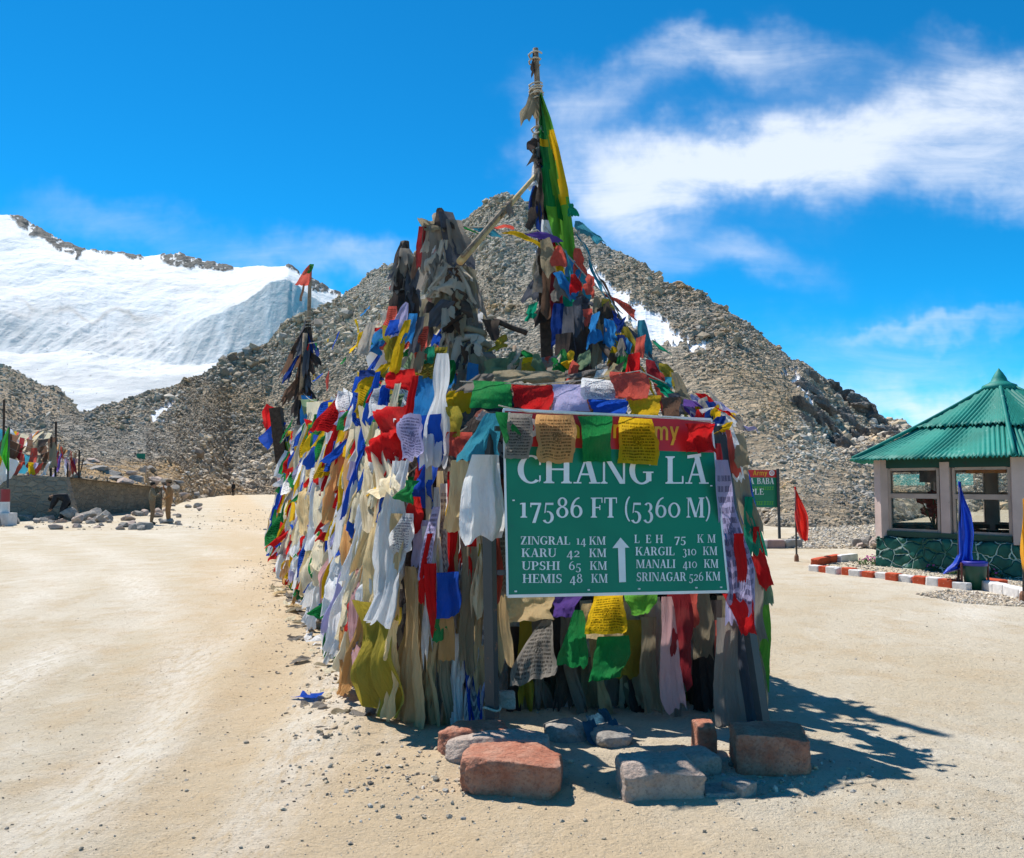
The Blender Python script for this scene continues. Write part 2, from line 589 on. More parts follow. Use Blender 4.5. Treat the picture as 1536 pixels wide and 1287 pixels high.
gr2 = n.noise(tp, 90, 3, 0.8)
c = n.mix(n.m('MULTIPLY', n.ramp(gr2, 0.58, 0.66), 0.4), c, (0.30, 0.25, 0.19))
vor = n.new('ShaderNodeTexVoronoi'); n.l.new(tp, vor.inputs['Vector']); vor.inputs['Scale'].default_value = 28
speck = n.m('MULTIPLY', n.m('LESS_THAN', vor.outputs['Distance'], 0.17), n.m('GREATER_THAN', mid, 0.5))
c = n.mix(n.m('MULTIPLY', speck, 0.55), c, (0.25, 0.19, 0.13))
h = n.m('ADD', n.m('MULTIPLY', fin, 0.6), n.m('ADD', n.m('MULTIPLY', n.noise(tp, 11, 6, 0.7), 1.0), n.m('MULTIPLY', speck, 0.35)))
finish(n, pbsdf(n, c, 0.95, n.bump(h, 1.0, 0.030), spec=0.1))
rut_ = np.zeros_like(GX)
for k, (x0, c_) in enumerate(((-1.1, 0.010), (-2.3, 0.014), (-3.4, 0.018), (-4.6, 0.020), (-1.9, 0.030), (-3.0, 0.036), (-6.4, 0.022), (-7.6, 0.024), (3.4, -0.030), (4.5, -0.036))):
    yy_ = np.clip(GY - 2, 0, 60)
    xc = x0 - c_ * yy_ ** 2
    d = (GX - xc + 0.25 * vnoise(GX * 0.3, GY * 0.3, k, 5)) / (0.20 + 0.014 * np.abs(GY))
    rut_ += (np.exp(-d * d) - 0.35 * np.exp(-(np.abs(d) - 1.6) ** 2 * 3)) * np.clip(0.55 + 0.75 * vnoise(GX * 0.5, GY * 0.35, k, 36), 0, 1)
rut_ = np.clip(rut_, 0, 1) * np.exp(-np.hypot(GX, GY - 5) / 60)
go = link('ground', bigmesh('ground', gv, gridfaces(NGR, NGR), np.stack([rut_.ravel()] * 3, 1)), GM, smooth=True)
tag(go, 'pale dusty earth road and yard around the flag shrine', kind='structure')

# ------------------------------------------------------------------ the scree hill
def interp_cols(px, table):
    xs = [r[0] for r in table]
    out = []
    for k in range(1, len(table[0])):
        out.append(np.interp(px, xs, [r[k] for r in table]))
    return out


def zat(py, d):
    v = (643.5 - py) / F
    return CAMH + d * (math.sin(PITCH) + v * math.cos(PITCH)) / (math.cos(PITCH) - v * math.sin(PITCH))


# photo column: foot distance, foot height, bank pixel row, bank distance, ridge row, ridge distance
HT = [(-400, 36, 1.8, 700, 56, 655, 110), (0, 37.6, 1.9, 699, 58, 640, 115), (80, 40.4, 1.85, 701, 64, 634, 120), (115, 42, 1.75, 703, 70, 627, 125),
      (160, 46, 1.6, 704, 76, 610, 132), (220, 50.5, 1.35, 706, 84, 597, 140), (230, 50.5, -0.5, 707, 88, 594, 142), (262, 57, -0.5, 709, 96, 583, 150), (300, 92, -0.5, 716, 110, 572, 165),
      (345, 118, -0.4, 716, 135, 541, 172), (400, 124, -0.4, 705, 136, 508, 180), (450, 119, -0.4, 690, 132, 481, 176), (500, 113, -0.4, 670, 126, 453, 172),
      (570, 102, -0.4, 655, 114, 410, 165), (600, 98, -0.4, 650, 110, 392, 160), (650, 90, -0.4, 640, 102, 362, 152), (712, 77, -0.4, 630, 90, 328, 142), (735, 74, -0.4, 625, 86, 310, 138),
      (752, 72, -0.4, 625, 84, 302, 136), (778, 70, -0.4, 625, 82, 303, 134), (800, 66, -0.4, 628, 78, 316, 131), (850, 58, -0.4, 635, 70, 344, 124), (900, 51, -0.4, 650, 62, 368, 115),
      (1000, 43, -0.4, 680, 54, 424, 103), (1040, 40, -0.4, 690, 50, 441, 99), (1085, 36, -0.4, 697, 47, 470, 94), (1100, 35, -0.4, 700, 45, 481, 92),
      (1160, 31, -0.4, 718, 41, 522, 88), (1200, 30.5, -0.4, 725, 40, 545, 84), (1260, 31, -0.4, 735, 40, 583, 82), (1310, 33, -0.4, 735, 42, 607, 80),
      (1355, 36, -0.4, 730, 45, 640, 80), (1420, 45, -0.4, 730, 54, 690, 80), (1536, 55, -0.4, 730, 66, 712, 85), (1900, 70, -0.4, 728, 80, 722, 100)]
NCOL, S1, S2, S3 = 1000, 70, 170, 40
hpx = np.linspace(-400, 1900, NCOL)
fd, fz, by, bd, ry, rd = interp_cols(hpx, HT)
rr = (hpx - 768) / F / math.cos(PITCH)
bz, rz = zat(by, bd), zat(ry, rd)
rz = rz + (0.004 * rd) * fbm(hpx * 0.028, 0 * hpx, 0, 5, 77)
rows_d, rows_z = [], []
for s in np.linspace(0, 1, S1, endpoint=False):
    rows_d.append(fd + (bd - fd) * s); rows_z.append(fz + (bz - fz) * s)
for s in np.linspace(0, 1, S2, endpoint=False):
    rows_d.append(bd + (rd - bd) * s); rows_z.append(bz + (rz - bz) * (s - 0.05 * math.sin(math.pi * s)))
for s in np.linspace(0, 1, S3):
    rows_d.append(rd * (1 + 0.45 * s)); rows_z.append(rz * (1 - 0.9 * s ** 1.2) - 2.5 * s)
HD, HZ = np.array(rows_d), np.array(rows_z)
HX, HY = HD * rr[None, :], HD
ppx, ppy = proj(HX, HY, HZ)


def inpoly(x, y, poly):
    r = np.zeros(np.shape(x), bool)
    k = len(poly)
    for i in range(k):
        x0, y0 = poly[i]; x1, y1 = poly[(i + 1) % k]
        cnd = ((y0 > y) != (y1 > y)) & (x < (x1 - x0) * (y - y0) / (y1 - y0 + 1e-9) + x0)
        r ^= cnd
    return r


SNOW = [[(888, 396), (915, 424), (945, 452), (990, 478), (1008, 500), (1036, 520), (1012, 528), (975, 516), (948, 492), (925, 474), (900, 446), (878, 415)],
        [(262, 602), (270, 606), (243, 628), (224, 642), (214, 641), (236, 617)], [(780, 362), (795, 366), (812, 384), (800, 382)],
        [(1168, 541), (1185, 556), (1215, 590), (1232, 612), (1226, 616), (1200, 588)], [(1040, 512), (1060, 522), (1050, 530), (1030, 524)]]


def snow_at(px, py):
    nx = px + 9 * vnoise(px * 0.09, py * 0.09, 0, 3) + 5 * vnoise(px * 0.3, py * 0.3, 0, 4)
    ny = py + 7 * vnoise(px * 0.1 + 50, py * 0.1, 0, 5) + 5 * vnoise(px * 0.33, py * 0.3 + 9, 0, 6)
    r = np.zeros(np.shape(px), bool)
    for p in SNOW: r |= inpoly(nx, ny, p)
    return r


hs_ = snow_at(ppx, ppy)
amp = HD * 0.0052
rug = fbm(HX * 0.10, HY * 0.10, HZ * 0.10, 4, 91, ridged=True) * 1.2 + fbm(HX * 0.8, HY * 0.8, HZ * 0.8, 4, 92, ridged=True) * 0.6
edge = np.ones(len(HD)); edge[0] = 0
cliff = np.exp(-(((ppx - 1275) / 60) ** 2 + ((ppy - 625) / 42) ** 2))
HZn = HZ + amp * rug * np.where(hs_, 0.25, 0.75) * np.minimum(1, np.arange(len(HD)) / 12)[:, None]
HZn = HZn - cliff * 2.2
HYn = HY + cliff * 2.0 * fbm(ppx * 0.03, ppy * 0.02, 0, 3, 94, ridged=True)
HXn = HYn * rr[None, :]
hv = np.stack([HXn.ravel(), HYn.ravel(), HZn.ravel()], 1)
v1 = fbm(HX * 0.045, HZ * 0.08, HY * 0.03, 5, 95)
v2 = fbm(HX * 0.3, HZ * 0.3, HY * 0.3, 4, 96)
base = np.array([0.36, 0.31, 0.245])
brown = np.array([0.40, 0.305, 0.195])
grey = np.array([0.33, 0.305, 0.265])
w1_ = np.clip(v1 * 0.9 + 0.25, 0, 1)[..., None]
tint = base * (1 - w1_) + brown * w1_
w2_ = np.clip(-v1 * 0.9 + v2 * 0.3, 0, 1)[..., None]
tint = tint * (1 - w2_) + grey * w2_
tint = tint * (1 + 0.18 * np.clip(v2, -1, 1)[..., None])
# dusty earth on the low bank at the left
bk = np.clip((ppy - 690) / 14, 0, 1) * np.clip((330 - ppx) / 60, 0, 1) * np.clip(0.8 + v2, 0, 1)
tint = tint * (1 - bk[..., None]) + np.array([0.44, 0.30, 0.16]) * bk[..., None]
tint = np.where(hs_[..., None], np.array([0.74, 0.75, 0.78]), tint)

HM, n = newmat('scree')
at = n.new('ShaderNodeAttribute'); at.attribute_name = 'tint'
tp = n.new('ShaderNodeTexCoord').outputs['Object']
vo = n.new('ShaderNodeTexVoronoi', feature='F1'); n.l.new(n.scale(tp, (1, 1, 1.9)), vo.inputs['Vector']); vo.inputs['Scale'].default_value = 1.6
vc = n.new('ShaderNodeSeparateColor'); n.l.new(vo.outputs['Color'], vc.inputs[0])
lum = n.m('ADD', n.m('MULTIPLY', vc.outputs[0], 0.55), 0.62)
sepc = n.new('ShaderNodeSeparateColor'); n.l.new(at.outputs['Color'], sepc.inputs[0])
issnow = n.ramp(sepc.outputs[2], 0.45, 0.6)
lum = n.m('ADD', n.m('MULTIPLY', lum, n.m('SUBTRACT', 1.0, issnow)), n.m('MULTIPLY', issnow, 1.0))
cc = n.new('ShaderNodeCombineColor')
for i in range(3): n.l.new(lum, cc.inputs[i])
col = n.mix(1.0, at.outputs['Color'], cc.outputs[0], 'MULTIPLY')
hh = n.m('ADD', vo.outputs['Distance'], n.m('MULTIPLY', n.noise(tp, 2.2, 7, 0.7), 0.9))
bs = n.m('SUBTRACT', 0.9, n.m('MULTIPLY', issnow, 0.7))
bn = n.new('ShaderNodeBump'); n.l.new(hh, bn.inputs['Height']); n.l.new(bs, bn.inputs['Strength']); bn.inputs['Distance'].default_value = 0.5
finish(n, pbsdf(n, col, 0.95, bn.outputs[0], spec=0.1))
ho = link('scree_hill', bigmesh('scree_hill', hv, gridfaces(*HD.shape), tint.reshape(-1, 3)), HM)
tag(ho, 'pyramid shaped scree hill of loose grey brown rock with thin snow streaks', kind='structure')

# ---- rock library: angular low stones, and one routine that lays many of them as one mesh
def ico(sub):
    bm = bmesh.new(); bmesh.ops.create_icosphere(bm, subdivisions=sub, radius=1)
    bm.verts.ensure_lookup_table()
    v = np.array([x.co[:] for x in bm.verts]); f = np.array([[q.index for q in p.verts] for p in bm.faces])
    bm.free()
    return v, f


I1v, I1f = ico(1)
I2v, I2f = ico(2)


def rockform(v, rs, slab=0.55, cuts=9):
    """chop a sphere with random planes: flat faces, hard edges"""
    v = v * np.array([1, rs.uniform(0.6, 0.95), rs.uniform(slab * 0.6, slab * 1.3)])
    for _ in range(cuts):
        nrm = rs.normal(size=3); nrm /= np.linalg.norm(nrm)
        dd = v @ nrm
        lim = dd.max() * rs.uniform(0.55, 0.85)
        over = np.clip(dd - lim, 0, None)
        v = v - over[:, None] * nrm
    return v + rs.normal(size=v.shape) * 0.025


def scatter(name, pos, size, tints, seed, det=1, slab=0.55, protos=16, sink=0.25, tilt=0.5):
    rs = np.random.RandomState(seed)
    bv, bf = (I1v, I1f) if det == 1 else (I2v, I2f)
    pr = np.array([rockform(bv, rs, slab) for _ in range(protos)])
    N = len(pos)
    k = rs.randint(0, protos, N)
    a = rs.uniform(0, 2 * np.pi, N); e = rs.normal(0, tilt, N); g = rs.normal(0, tilt, N)
    ca, sa, ce, se, cg, sg = np.cos(a), np.sin(a), np.cos(e), np.sin(e), np.cos(g), np.sin(g)
    V = pr[k]
    x, y, z = V[..., 0], V[..., 1], V[..., 2]
    y, z = y * ce[:, None] - z * se[:, None], y * se[:, None] + z * ce[:, None]
    x, z = x * cg[:, None] - z * sg[:, None], x * sg[:, None] + z * cg[:, None]
    x, y = x * ca[:, None] - y * sa[:, None], x * sa[:, None] + y * ca[:, None]
    V = np.stack([x, y, z], -1) * size[:, None, None] + pos[:, None, :]
    V[..., 2] += (size * (0.5 - sink) * slab)[:, None]
    nv = bv.shape[0]
    faces = (bf[None] + (np.arange(N) * nv)[:, None, None]).reshape(-1, 3)
    return bigmesh(name, V.reshape(-1, 3), faces, np.repeat(tints, nv, 0))


RM, n = newmat('loose_rock')
at = n.new('ShaderNodeAttribute'); at.attribute_name = 'tint'
tp = n.new('ShaderNodeTexCoord').outputs['Object']
col = n.mix(n.m('MULTIPLY', n.ramp(n.noise(tp, 6, 5, 0.7), 0.4, 0.7), 0.4), at.outputs['Color'], (0.16, 0.13, 0.10))
finish(n, pbsdf(n, col, 0.9, n.bump(n.noise(tp, 9, 5, 0.7), 0.4, 0.05), spec=0.15))


def rock_tints(N, rs, lo=0.7, hi=1.35):
    pal = np.array([[0.40, 0.345, 0.27], [0.44, 0.36, 0.265], [0.36, 0.335, 0.295], [0.45, 0.36, 0.245], [0.52, 0.46, 0.375], [0.25, 0.205, 0.165]])
    return pal[rs.choice(6, N, p=[.26, .24, .18, .14, .1, .08])] * rs.uniform(lo, hi, N)[:, None]


rs = np.random.RandomState(5)
N = 135000
ci = rs.uniform(120, 880, N); ri = rs.uniform(3, S1 + S2 + 4, N)
c0 = ci.astype(int); r0 = ri.astype(int); fc = ci - c0; fr_ = ri - r0


def gsamp(A):
    return A[r0, c0] * (1 - fc) * (1 - fr_) + A[r0, c0 + 1] * fc * (1 - fr_) + A[r0 + 1, c0] * (1 - fc) * fr_ + A[r0 + 1, c0 + 1] * fc * fr_


X_, Y_, Z_ = gsamp(HXn), gsamp(HYn), gsamp(HZn)
qx, qy = proj(X_, Y_, Z_)
szp = np.exp(rs.normal(math.log(1.9), 0.6, N)).clip(0.8, 12)
clump = vnoise(qx * 0.02, qy * 0.03, 0, 8)
szp *= np.clip(1 + 0.75 * clump + 0.5 * vnoise(qx * 0.006, qy * 0.012, 0, 9), 0.55, 2.0)
keep = ~snow_at(qx, qy)
bank_m = (qx < 300) & (qy > 692) & (rs.uniform(size=N) < 0.7)
keep &= ~bank_m
X_, Y_, Z_, szp = X_[keep], Y_[keep], Z_[keep], szp[keep]
tn = rock_tints(len(X_), rs)
qx, qy = qx[keep], qy[keep]
big_ = fbm(qx * 0.007 + 3, qy * 0.011, 0, 4, 97)
tn = tn * (1 + 0.28 * np.clip(big_, -1, 1))[:, None]
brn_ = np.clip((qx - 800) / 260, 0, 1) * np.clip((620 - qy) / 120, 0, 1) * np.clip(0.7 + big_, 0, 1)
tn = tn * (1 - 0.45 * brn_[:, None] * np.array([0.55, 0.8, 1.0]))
och = np.clip(fbm(qx * 0.012 + 40, qy * 0.03, 0, 4, 98) - 0.25, 0, 1)
tn = tn * (1 + och[:, None] * np.array([0.35, 0.08, -0.25]))
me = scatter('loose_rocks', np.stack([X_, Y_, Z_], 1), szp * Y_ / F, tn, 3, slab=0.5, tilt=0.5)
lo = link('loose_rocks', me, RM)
tag(lo, 'thousands of loose angular rocks lying over the scree hill', kind='stuff')

def hill_pt(px, py):
    """the scree surface point nearest to a photo pixel"""
    qx, qy = proj(HXn, HYn, HZn)
    i = np.argmin((qx[:S1 + S2] - px) ** 2 + (qy[:S1 + S2] - py) ** 2)
    r, c = divmod(i, HXn.shape[1])
    return Vector((HXn[r, c], HYn[r, c], HZn[r, c]))


# ---- jagged cliffs low on the right ridge
CLM, n = newmat('cliff_rock')
tp = n.new('ShaderNodeTexCoord').outputs['Object']
st = n.noise(n.scale(tp, (1, 1, 0.5), rot=(0, 0.5, 0)), 0.9, 7, 0.7)
col = n.mix(n.ramp(st, 0.35, 0.65), (0.13, 0.11, 0.10), (0.25, 0.225, 0.20))
col = n.mix(n.ramp(n.noise(tp, 0.5, 6, 0.7), 0.56, 0.66), col, (0.40, 0.40, 0.38))
finish(n, pbsdf(n, col, 0.9, n.bump(n.noise(tp, 2.5, 8, 0.72), 0.9, 0.35), spec=0.15))
I5v, I5f = ico(5)
rs = np.random.RandomState(12)
cv, cf, off = [], [], 0
crag = []
for (xa, ya, xb, yb, n_c, w0) in ((1196, 604, 1305, 694, 9, 26), (1212, 590, 1330, 684, 9, 30), (1228, 566, 1350, 660, 9, 26), (1205, 630, 1285, 690, 5, 20)):
    for k_ in range(n_c):
        s_ = (k_ + rs.uniform(-0.3, 0.3)) / (n_c - 1)
        crag.append((xa + (xb - xa) * s_ + rs.normal() * 4, ya + (yb - ya) * s_ + rs.normal() * 4, 0, w0 * rs.uniform(0.6, 1.2), w0 * rs.uniform(0.6, 1.3), rs.uniform(0.3, 0.9)))
for (px, py, d, w, hgt, lean) in crag + [(1212, 640, 77, 26, 34, 0.5), (1240, 618, 79, 34, 40, 0.6), (1262, 650, 77, 34, 44, 0.5), (1285, 668, 76, 32, 34, 0.5), (1250, 578, 82, 22, 22, 0.6),
                                  (1290, 612, 80, 38, 34, 0.7), (1318, 634, 79, 30, 34, 0.7), (1232, 665, 74, 18, 28, 0.5), (1338, 650, 79, 22, 26, 0.6), (1305, 670, 77, 24, 30, 0.5),
                                  (1200, 612, 80, 16, 22, 0.5), (1222, 565, 83, 20, 16, 0.6), (1270, 596, 81, 26, 24, 0.6), (1352, 668, 78, 22, 28, 0.5), (1180, 590, 82, 12, 12, 0.5),
                                  (1030, 444, 99, 10, 7, 0.2), (1045, 500, 93, 26, 12, 0.5), (1075, 505, 90, 20, 10, 0.5), (767, 306, 134, 22, 12, 0.1), (740, 320, 137, 14, 8, 0.1), (560, 412, 165, 8, 6, 0)]:
    if d == 0: d = hill_pt(px, py).y - 0.2
    v = I5v.copy()
    for _ in range(16):
        nrm = rs.normal(size=3); nrm /= np.linalg.norm(nrm)
        dd = v @ nrm
        lim = dd.max() * rs.uniform(0.45, 0.85)
        v = v - np.clip(dd - lim, 0, None)[:, None] * nrm
    q = v * 1.7 + rs.uniform(0, 50, 3)
    v = v * (1 + 0.16 * fbm(q[:, 0], q[:, 1], q[:, 2], 5, 55, ridged=True)[:, None])
    v = v + 0.05 * np.round(fbm(q[:, 0] * 2, q[:, 1] * 2, q[:, 2] * 2, 3, 57) * 3)[:, None] * np.array([0.6, -0.6, 0.3])
    v = v * np.array([w * d / F * 0.62, w * d / F * 0.55, hgt * d / F * 0.62])
    v[:, 0] -= v[:, 2] * lean
    v += np.array(P(px, py, d))
    cv.append(v); cf.append(I5f + off); off += len(v)
co_ = link('rocky_cliff', bigmesh('rocky_cliff', np.concatenate(cv), np.concatenate(cf)), CLM)
tag(co_, 'dark jagged cliff breaking through the scree on the right ridge', kind='structure')

# ------------------------------------------------------------------ brown hill at the left, and the snow mountain
LT = [(-400, 120, 1.0, 500, 240), (-100, 122, 1.0, 535, 250), (0, 124, 1.0, 552, 255), (18, 124, 1, 556, 256), (40, 124, 1.0, 570, 258), (70, 125, 1.0, 584, 262), (95, 126, 1.0, 589, 266), (112, 127, 1.0, 604, 270),
      (122, 127, 1, 625, 268), (140, 128, 1.0, 650, 260), (200, 130, 0, 690, 250)]
lpx = np.linspace(-400, 200, 420)
fd, fz, ry, rd = interp_cols(lpx, LT)
rr2 = (lpx - 768) / F / math.cos(PITCH)
rz = zat(ry, rd) + 0.8 * fbm(lpx * 0.05, 0 * lpx, 0, 4, 33)
D, Z = [], []
for s in np.linspace(0, 1, 120, endpoint=False): D.append(fd + (rd - fd) * s); Z.append(fz + (rz - fz) * s)
for s in np.linspace(0, 1, 20): D.append(rd * (1 + 0.3 * s)); Z.append(rz * (1 - 0.8 * s))
D, Z = np.array(D), np.array(Z)
X = D * rr2[None]
Z = Z + 1.3 * fbm(X * 0.08, D * 0.06, 0, 4, 34, ridged=True) * np.minimum(1, np.arange(len(D)) / 10)[:, None] - 0.6
v1 = fbm(X * 0.05, D * 0.05, 0, 5, 35)
tint = np.array([0.36, 0.285, 0.20]) + np.clip(v1, -1, 1)[..., None] * np.array([0.05, 0.035, 0.02])
lh = link('brown_hill', bigmesh('brown_hill', np.stack([X.ravel(), D.ravel(), Z.ravel()], 1), gridfaces(*D.shape), tint.reshape(-1, 3)), HM)
tag(lh, 'low brown stony hill in front of the snow mountain', kind='structure')
rs = np.random.RandomState(15)
N = 5000
i0 = rs.randint(230, 419, N); j0 = rs.randint(40, 122, N)
pz = np.stack([X[j0, i0], D[j0, i0], Z[j0, i0]], 1)
me = scatter('hillside_rocks', pz, np.exp(rs.normal(math.log(2.0), 0.5, N)).clip(1, 7) * pz[:, 1] / F, rock_tints(N, rs), 23)
tag(link('hillside_rocks', me, RM), 'loose rocks lying over the low brown hill', kind='stuff')

# columns: lower edge, glacier foot, ice-cliff foot, ice-cliff top, bowl, ridge rows
ST = [(-450, 660, 610, 500, 440, 380, 260), (-100, 650, 606, 512, 452, 385, 305), (0, 650, 604, 521, 462, 390, 323), (22, 650, 604, 523, 468, 394, 327), (62, 650, 604, 527, 476, 398, 351),
      (95, 650, 603, 530, 480, 402, 366), (125, 650, 603, 532, 490, 406, 376), (160, 650, 602, 535, 501, 410, 377), (210, 650, 600, 538, 510, 414, 385), (258, 650, 600, 541, 497, 418, 381),
      (300, 650, 598, 543, 486, 424, 392), (345, 650, 598, 545, 464, 428, 402), (400, 650, 598, 548, 434, 416, 400), (428, 650, 598, 550, 428, 414, 397), (460, 650, 598, 552, 446, 430, 418), (505, 650, 598, 555, 470, 452, 440),
      (560, 650, 600, 560, 490, 465, 452), (700, 660, 610, 580, 520, 490, 475), (900, 660, 620, 600, 560, 530, 510)]
spx = np.linspace(-450, 900, 900)
cols = interp_cols(spx, ST)
rr3 = (spx - 768) / F / math.cos(PITCH)
dist = [690, 770, 1010, 1085, 1290, 1520]
jag = 2.0 * fbm(spx * 0.06, 0 * spx, 0, 5, 61)
cols[5] = cols[5] + jag * 0.8
cols[3] = cols[3] + 5 * fbm(spx * 0.03, 0 * spx + 4, 0, 4, 62)
cols[2] = cols[2] + 2.5 * fbm(spx * 0.03, 0 * spx + 9, 0, 4, 63)
segs = [30, 60, 80, 80, 70]
D, Z, SEG = [], [], []
for k, m_ in enumerate(segs):
    for s in np.linspace(0, 1, m_, endpoint=False):
        dd = dist[k] + (dist[k + 1] - dist[k]) * s
        za = zat(cols[k], dist[k]); zb = zat(cols[k + 1], dist[k + 1])
        D.append(np.full_like(spx, dd)); Z.append(za + (zb - za) * s); SEG.append(k + s)
for s in np.linspace(0, 1, 12):
    D.append(np.full_like(spx, dist[5] * (1 + 0.25 * s))); Z.append(zat(cols[5], dist[5]) * (1 - 0.5 * s)); SEG.append(5.0 + s)
D, Z, SEG = np.array(D), np.array(Z), np.array(SEG)[:, None] + 0 * spx[None]
X = D * rr3[None]
roll = fbm(X * 0.010, D * 0.010, 0, 5, 64) * 7 + fbm(X * 0.05, D * 0.014, 0, 4, 65) * 1.6
flut = fbm(X * 0.12, D * 0.006, Z * 0.01, 4, 66)
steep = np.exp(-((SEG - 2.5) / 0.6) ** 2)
Z = Z + roll * np.clip(5.2 - SEG, 0, 1) * 0.8 + flut * steep * 2.2
qx, qy = proj(X, D, Z)
rn = fbm(qx * 0.05, qy * 0.09, 0, 5, 67)
dr = qy - np.interp(qx, spx, cols[5])
rock = np.zeros(qx.shape)
for (x0, x1, dep) in ((14, 128, 17), (135, 215, 5), (240, 300, 24), (290, 350, 9), (425, 450, 5), (455, 512, 14)):
    taper_ = np.clip((qx - x0) / 14, 0, 1) * np.clip((x1 - qx) / 14, 0, 1)
    rock = np.maximum(rock, ((dr + 6 * rn) < dep * taper_ * 0.72) * (taper_ > 0) * (fbm(qx * 0.16, qy * 0.28, 0, 5, 88) > -0.45))
rock *= (SEG > 3.2)
rock = np.maximum(rock, (fbm(qx * 0.11, qy * 0.2, 0, 4, 68) > 1.18) * (SEG > 1) * (SEG < 3.2) * (qx > 0) * 0.6)
Z = Z + rock * (0.8 + 2.0 * fbm(X * 0.08, D * 0.08, 0, 4, 69, ridged=True)) * (SEG > 3.2)
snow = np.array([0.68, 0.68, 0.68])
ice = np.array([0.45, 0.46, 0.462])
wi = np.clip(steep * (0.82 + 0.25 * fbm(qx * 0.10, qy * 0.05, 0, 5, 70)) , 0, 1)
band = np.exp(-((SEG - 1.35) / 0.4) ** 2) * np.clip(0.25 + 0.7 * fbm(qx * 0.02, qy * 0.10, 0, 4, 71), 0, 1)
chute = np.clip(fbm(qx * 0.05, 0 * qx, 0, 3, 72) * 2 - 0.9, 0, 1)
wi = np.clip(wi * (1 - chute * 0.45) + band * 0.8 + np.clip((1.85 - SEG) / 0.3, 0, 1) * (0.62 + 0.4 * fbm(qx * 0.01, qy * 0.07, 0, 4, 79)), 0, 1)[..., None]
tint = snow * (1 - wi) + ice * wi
dust = np.clip(fbm(qx * 0.015, qy * 0.04, 0, 5, 73) - 0.25, 0, 1) * (SEG > 2.9) * np.clip(4.8 - SEG, 0, 1)
line = np.exp(-((SEG - 3.35 - 0.28 * fbm(qx * 0.013, 0 * qx, 0, 4, 74)) / 0.035) ** 2) * np.clip(fbm(qx * 0.02, 0 * qx + 3, 0, 3, 75) + 0.4, 0, 1)
dust = np.clip(dust * 0.55 + line * 0.9, 0, 1)[..., None]
tint = tint * (1 - dust) + np.array([0.46, 0.425, 0.39]) * dust
rk = np.clip(rock, 0, 1)[..., None]
tint = tint * (1 - rk) + np.array([0.045, 0.05, 0.048]) * rk
SM, n = newmat('mountain_snow')
at = n.new('ShaderNodeAttribute'); at.attribute_name = 'tint'
tp = n.new('ShaderNodeTexCoord').outputs['Object']
hh = n.m('ADD', n.noise(tp, 0.05, 8, 0.68), n.m('MULTIPLY', n.noise(n.scale(tp, (1, 1, 0.15)), 0.25, 5, 0.7), 0.15))
finish(n, pbsdf(n, at.outputs['Color'], 0.8, n.bump(hh, 0.55, 8.0), spec=0.2))
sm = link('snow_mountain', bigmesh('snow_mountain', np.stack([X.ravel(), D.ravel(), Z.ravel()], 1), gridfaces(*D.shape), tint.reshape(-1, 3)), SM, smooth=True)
tag(sm, 'glaciated snow mountain with grey ice walls and dark rock along its crest', kind='structure')
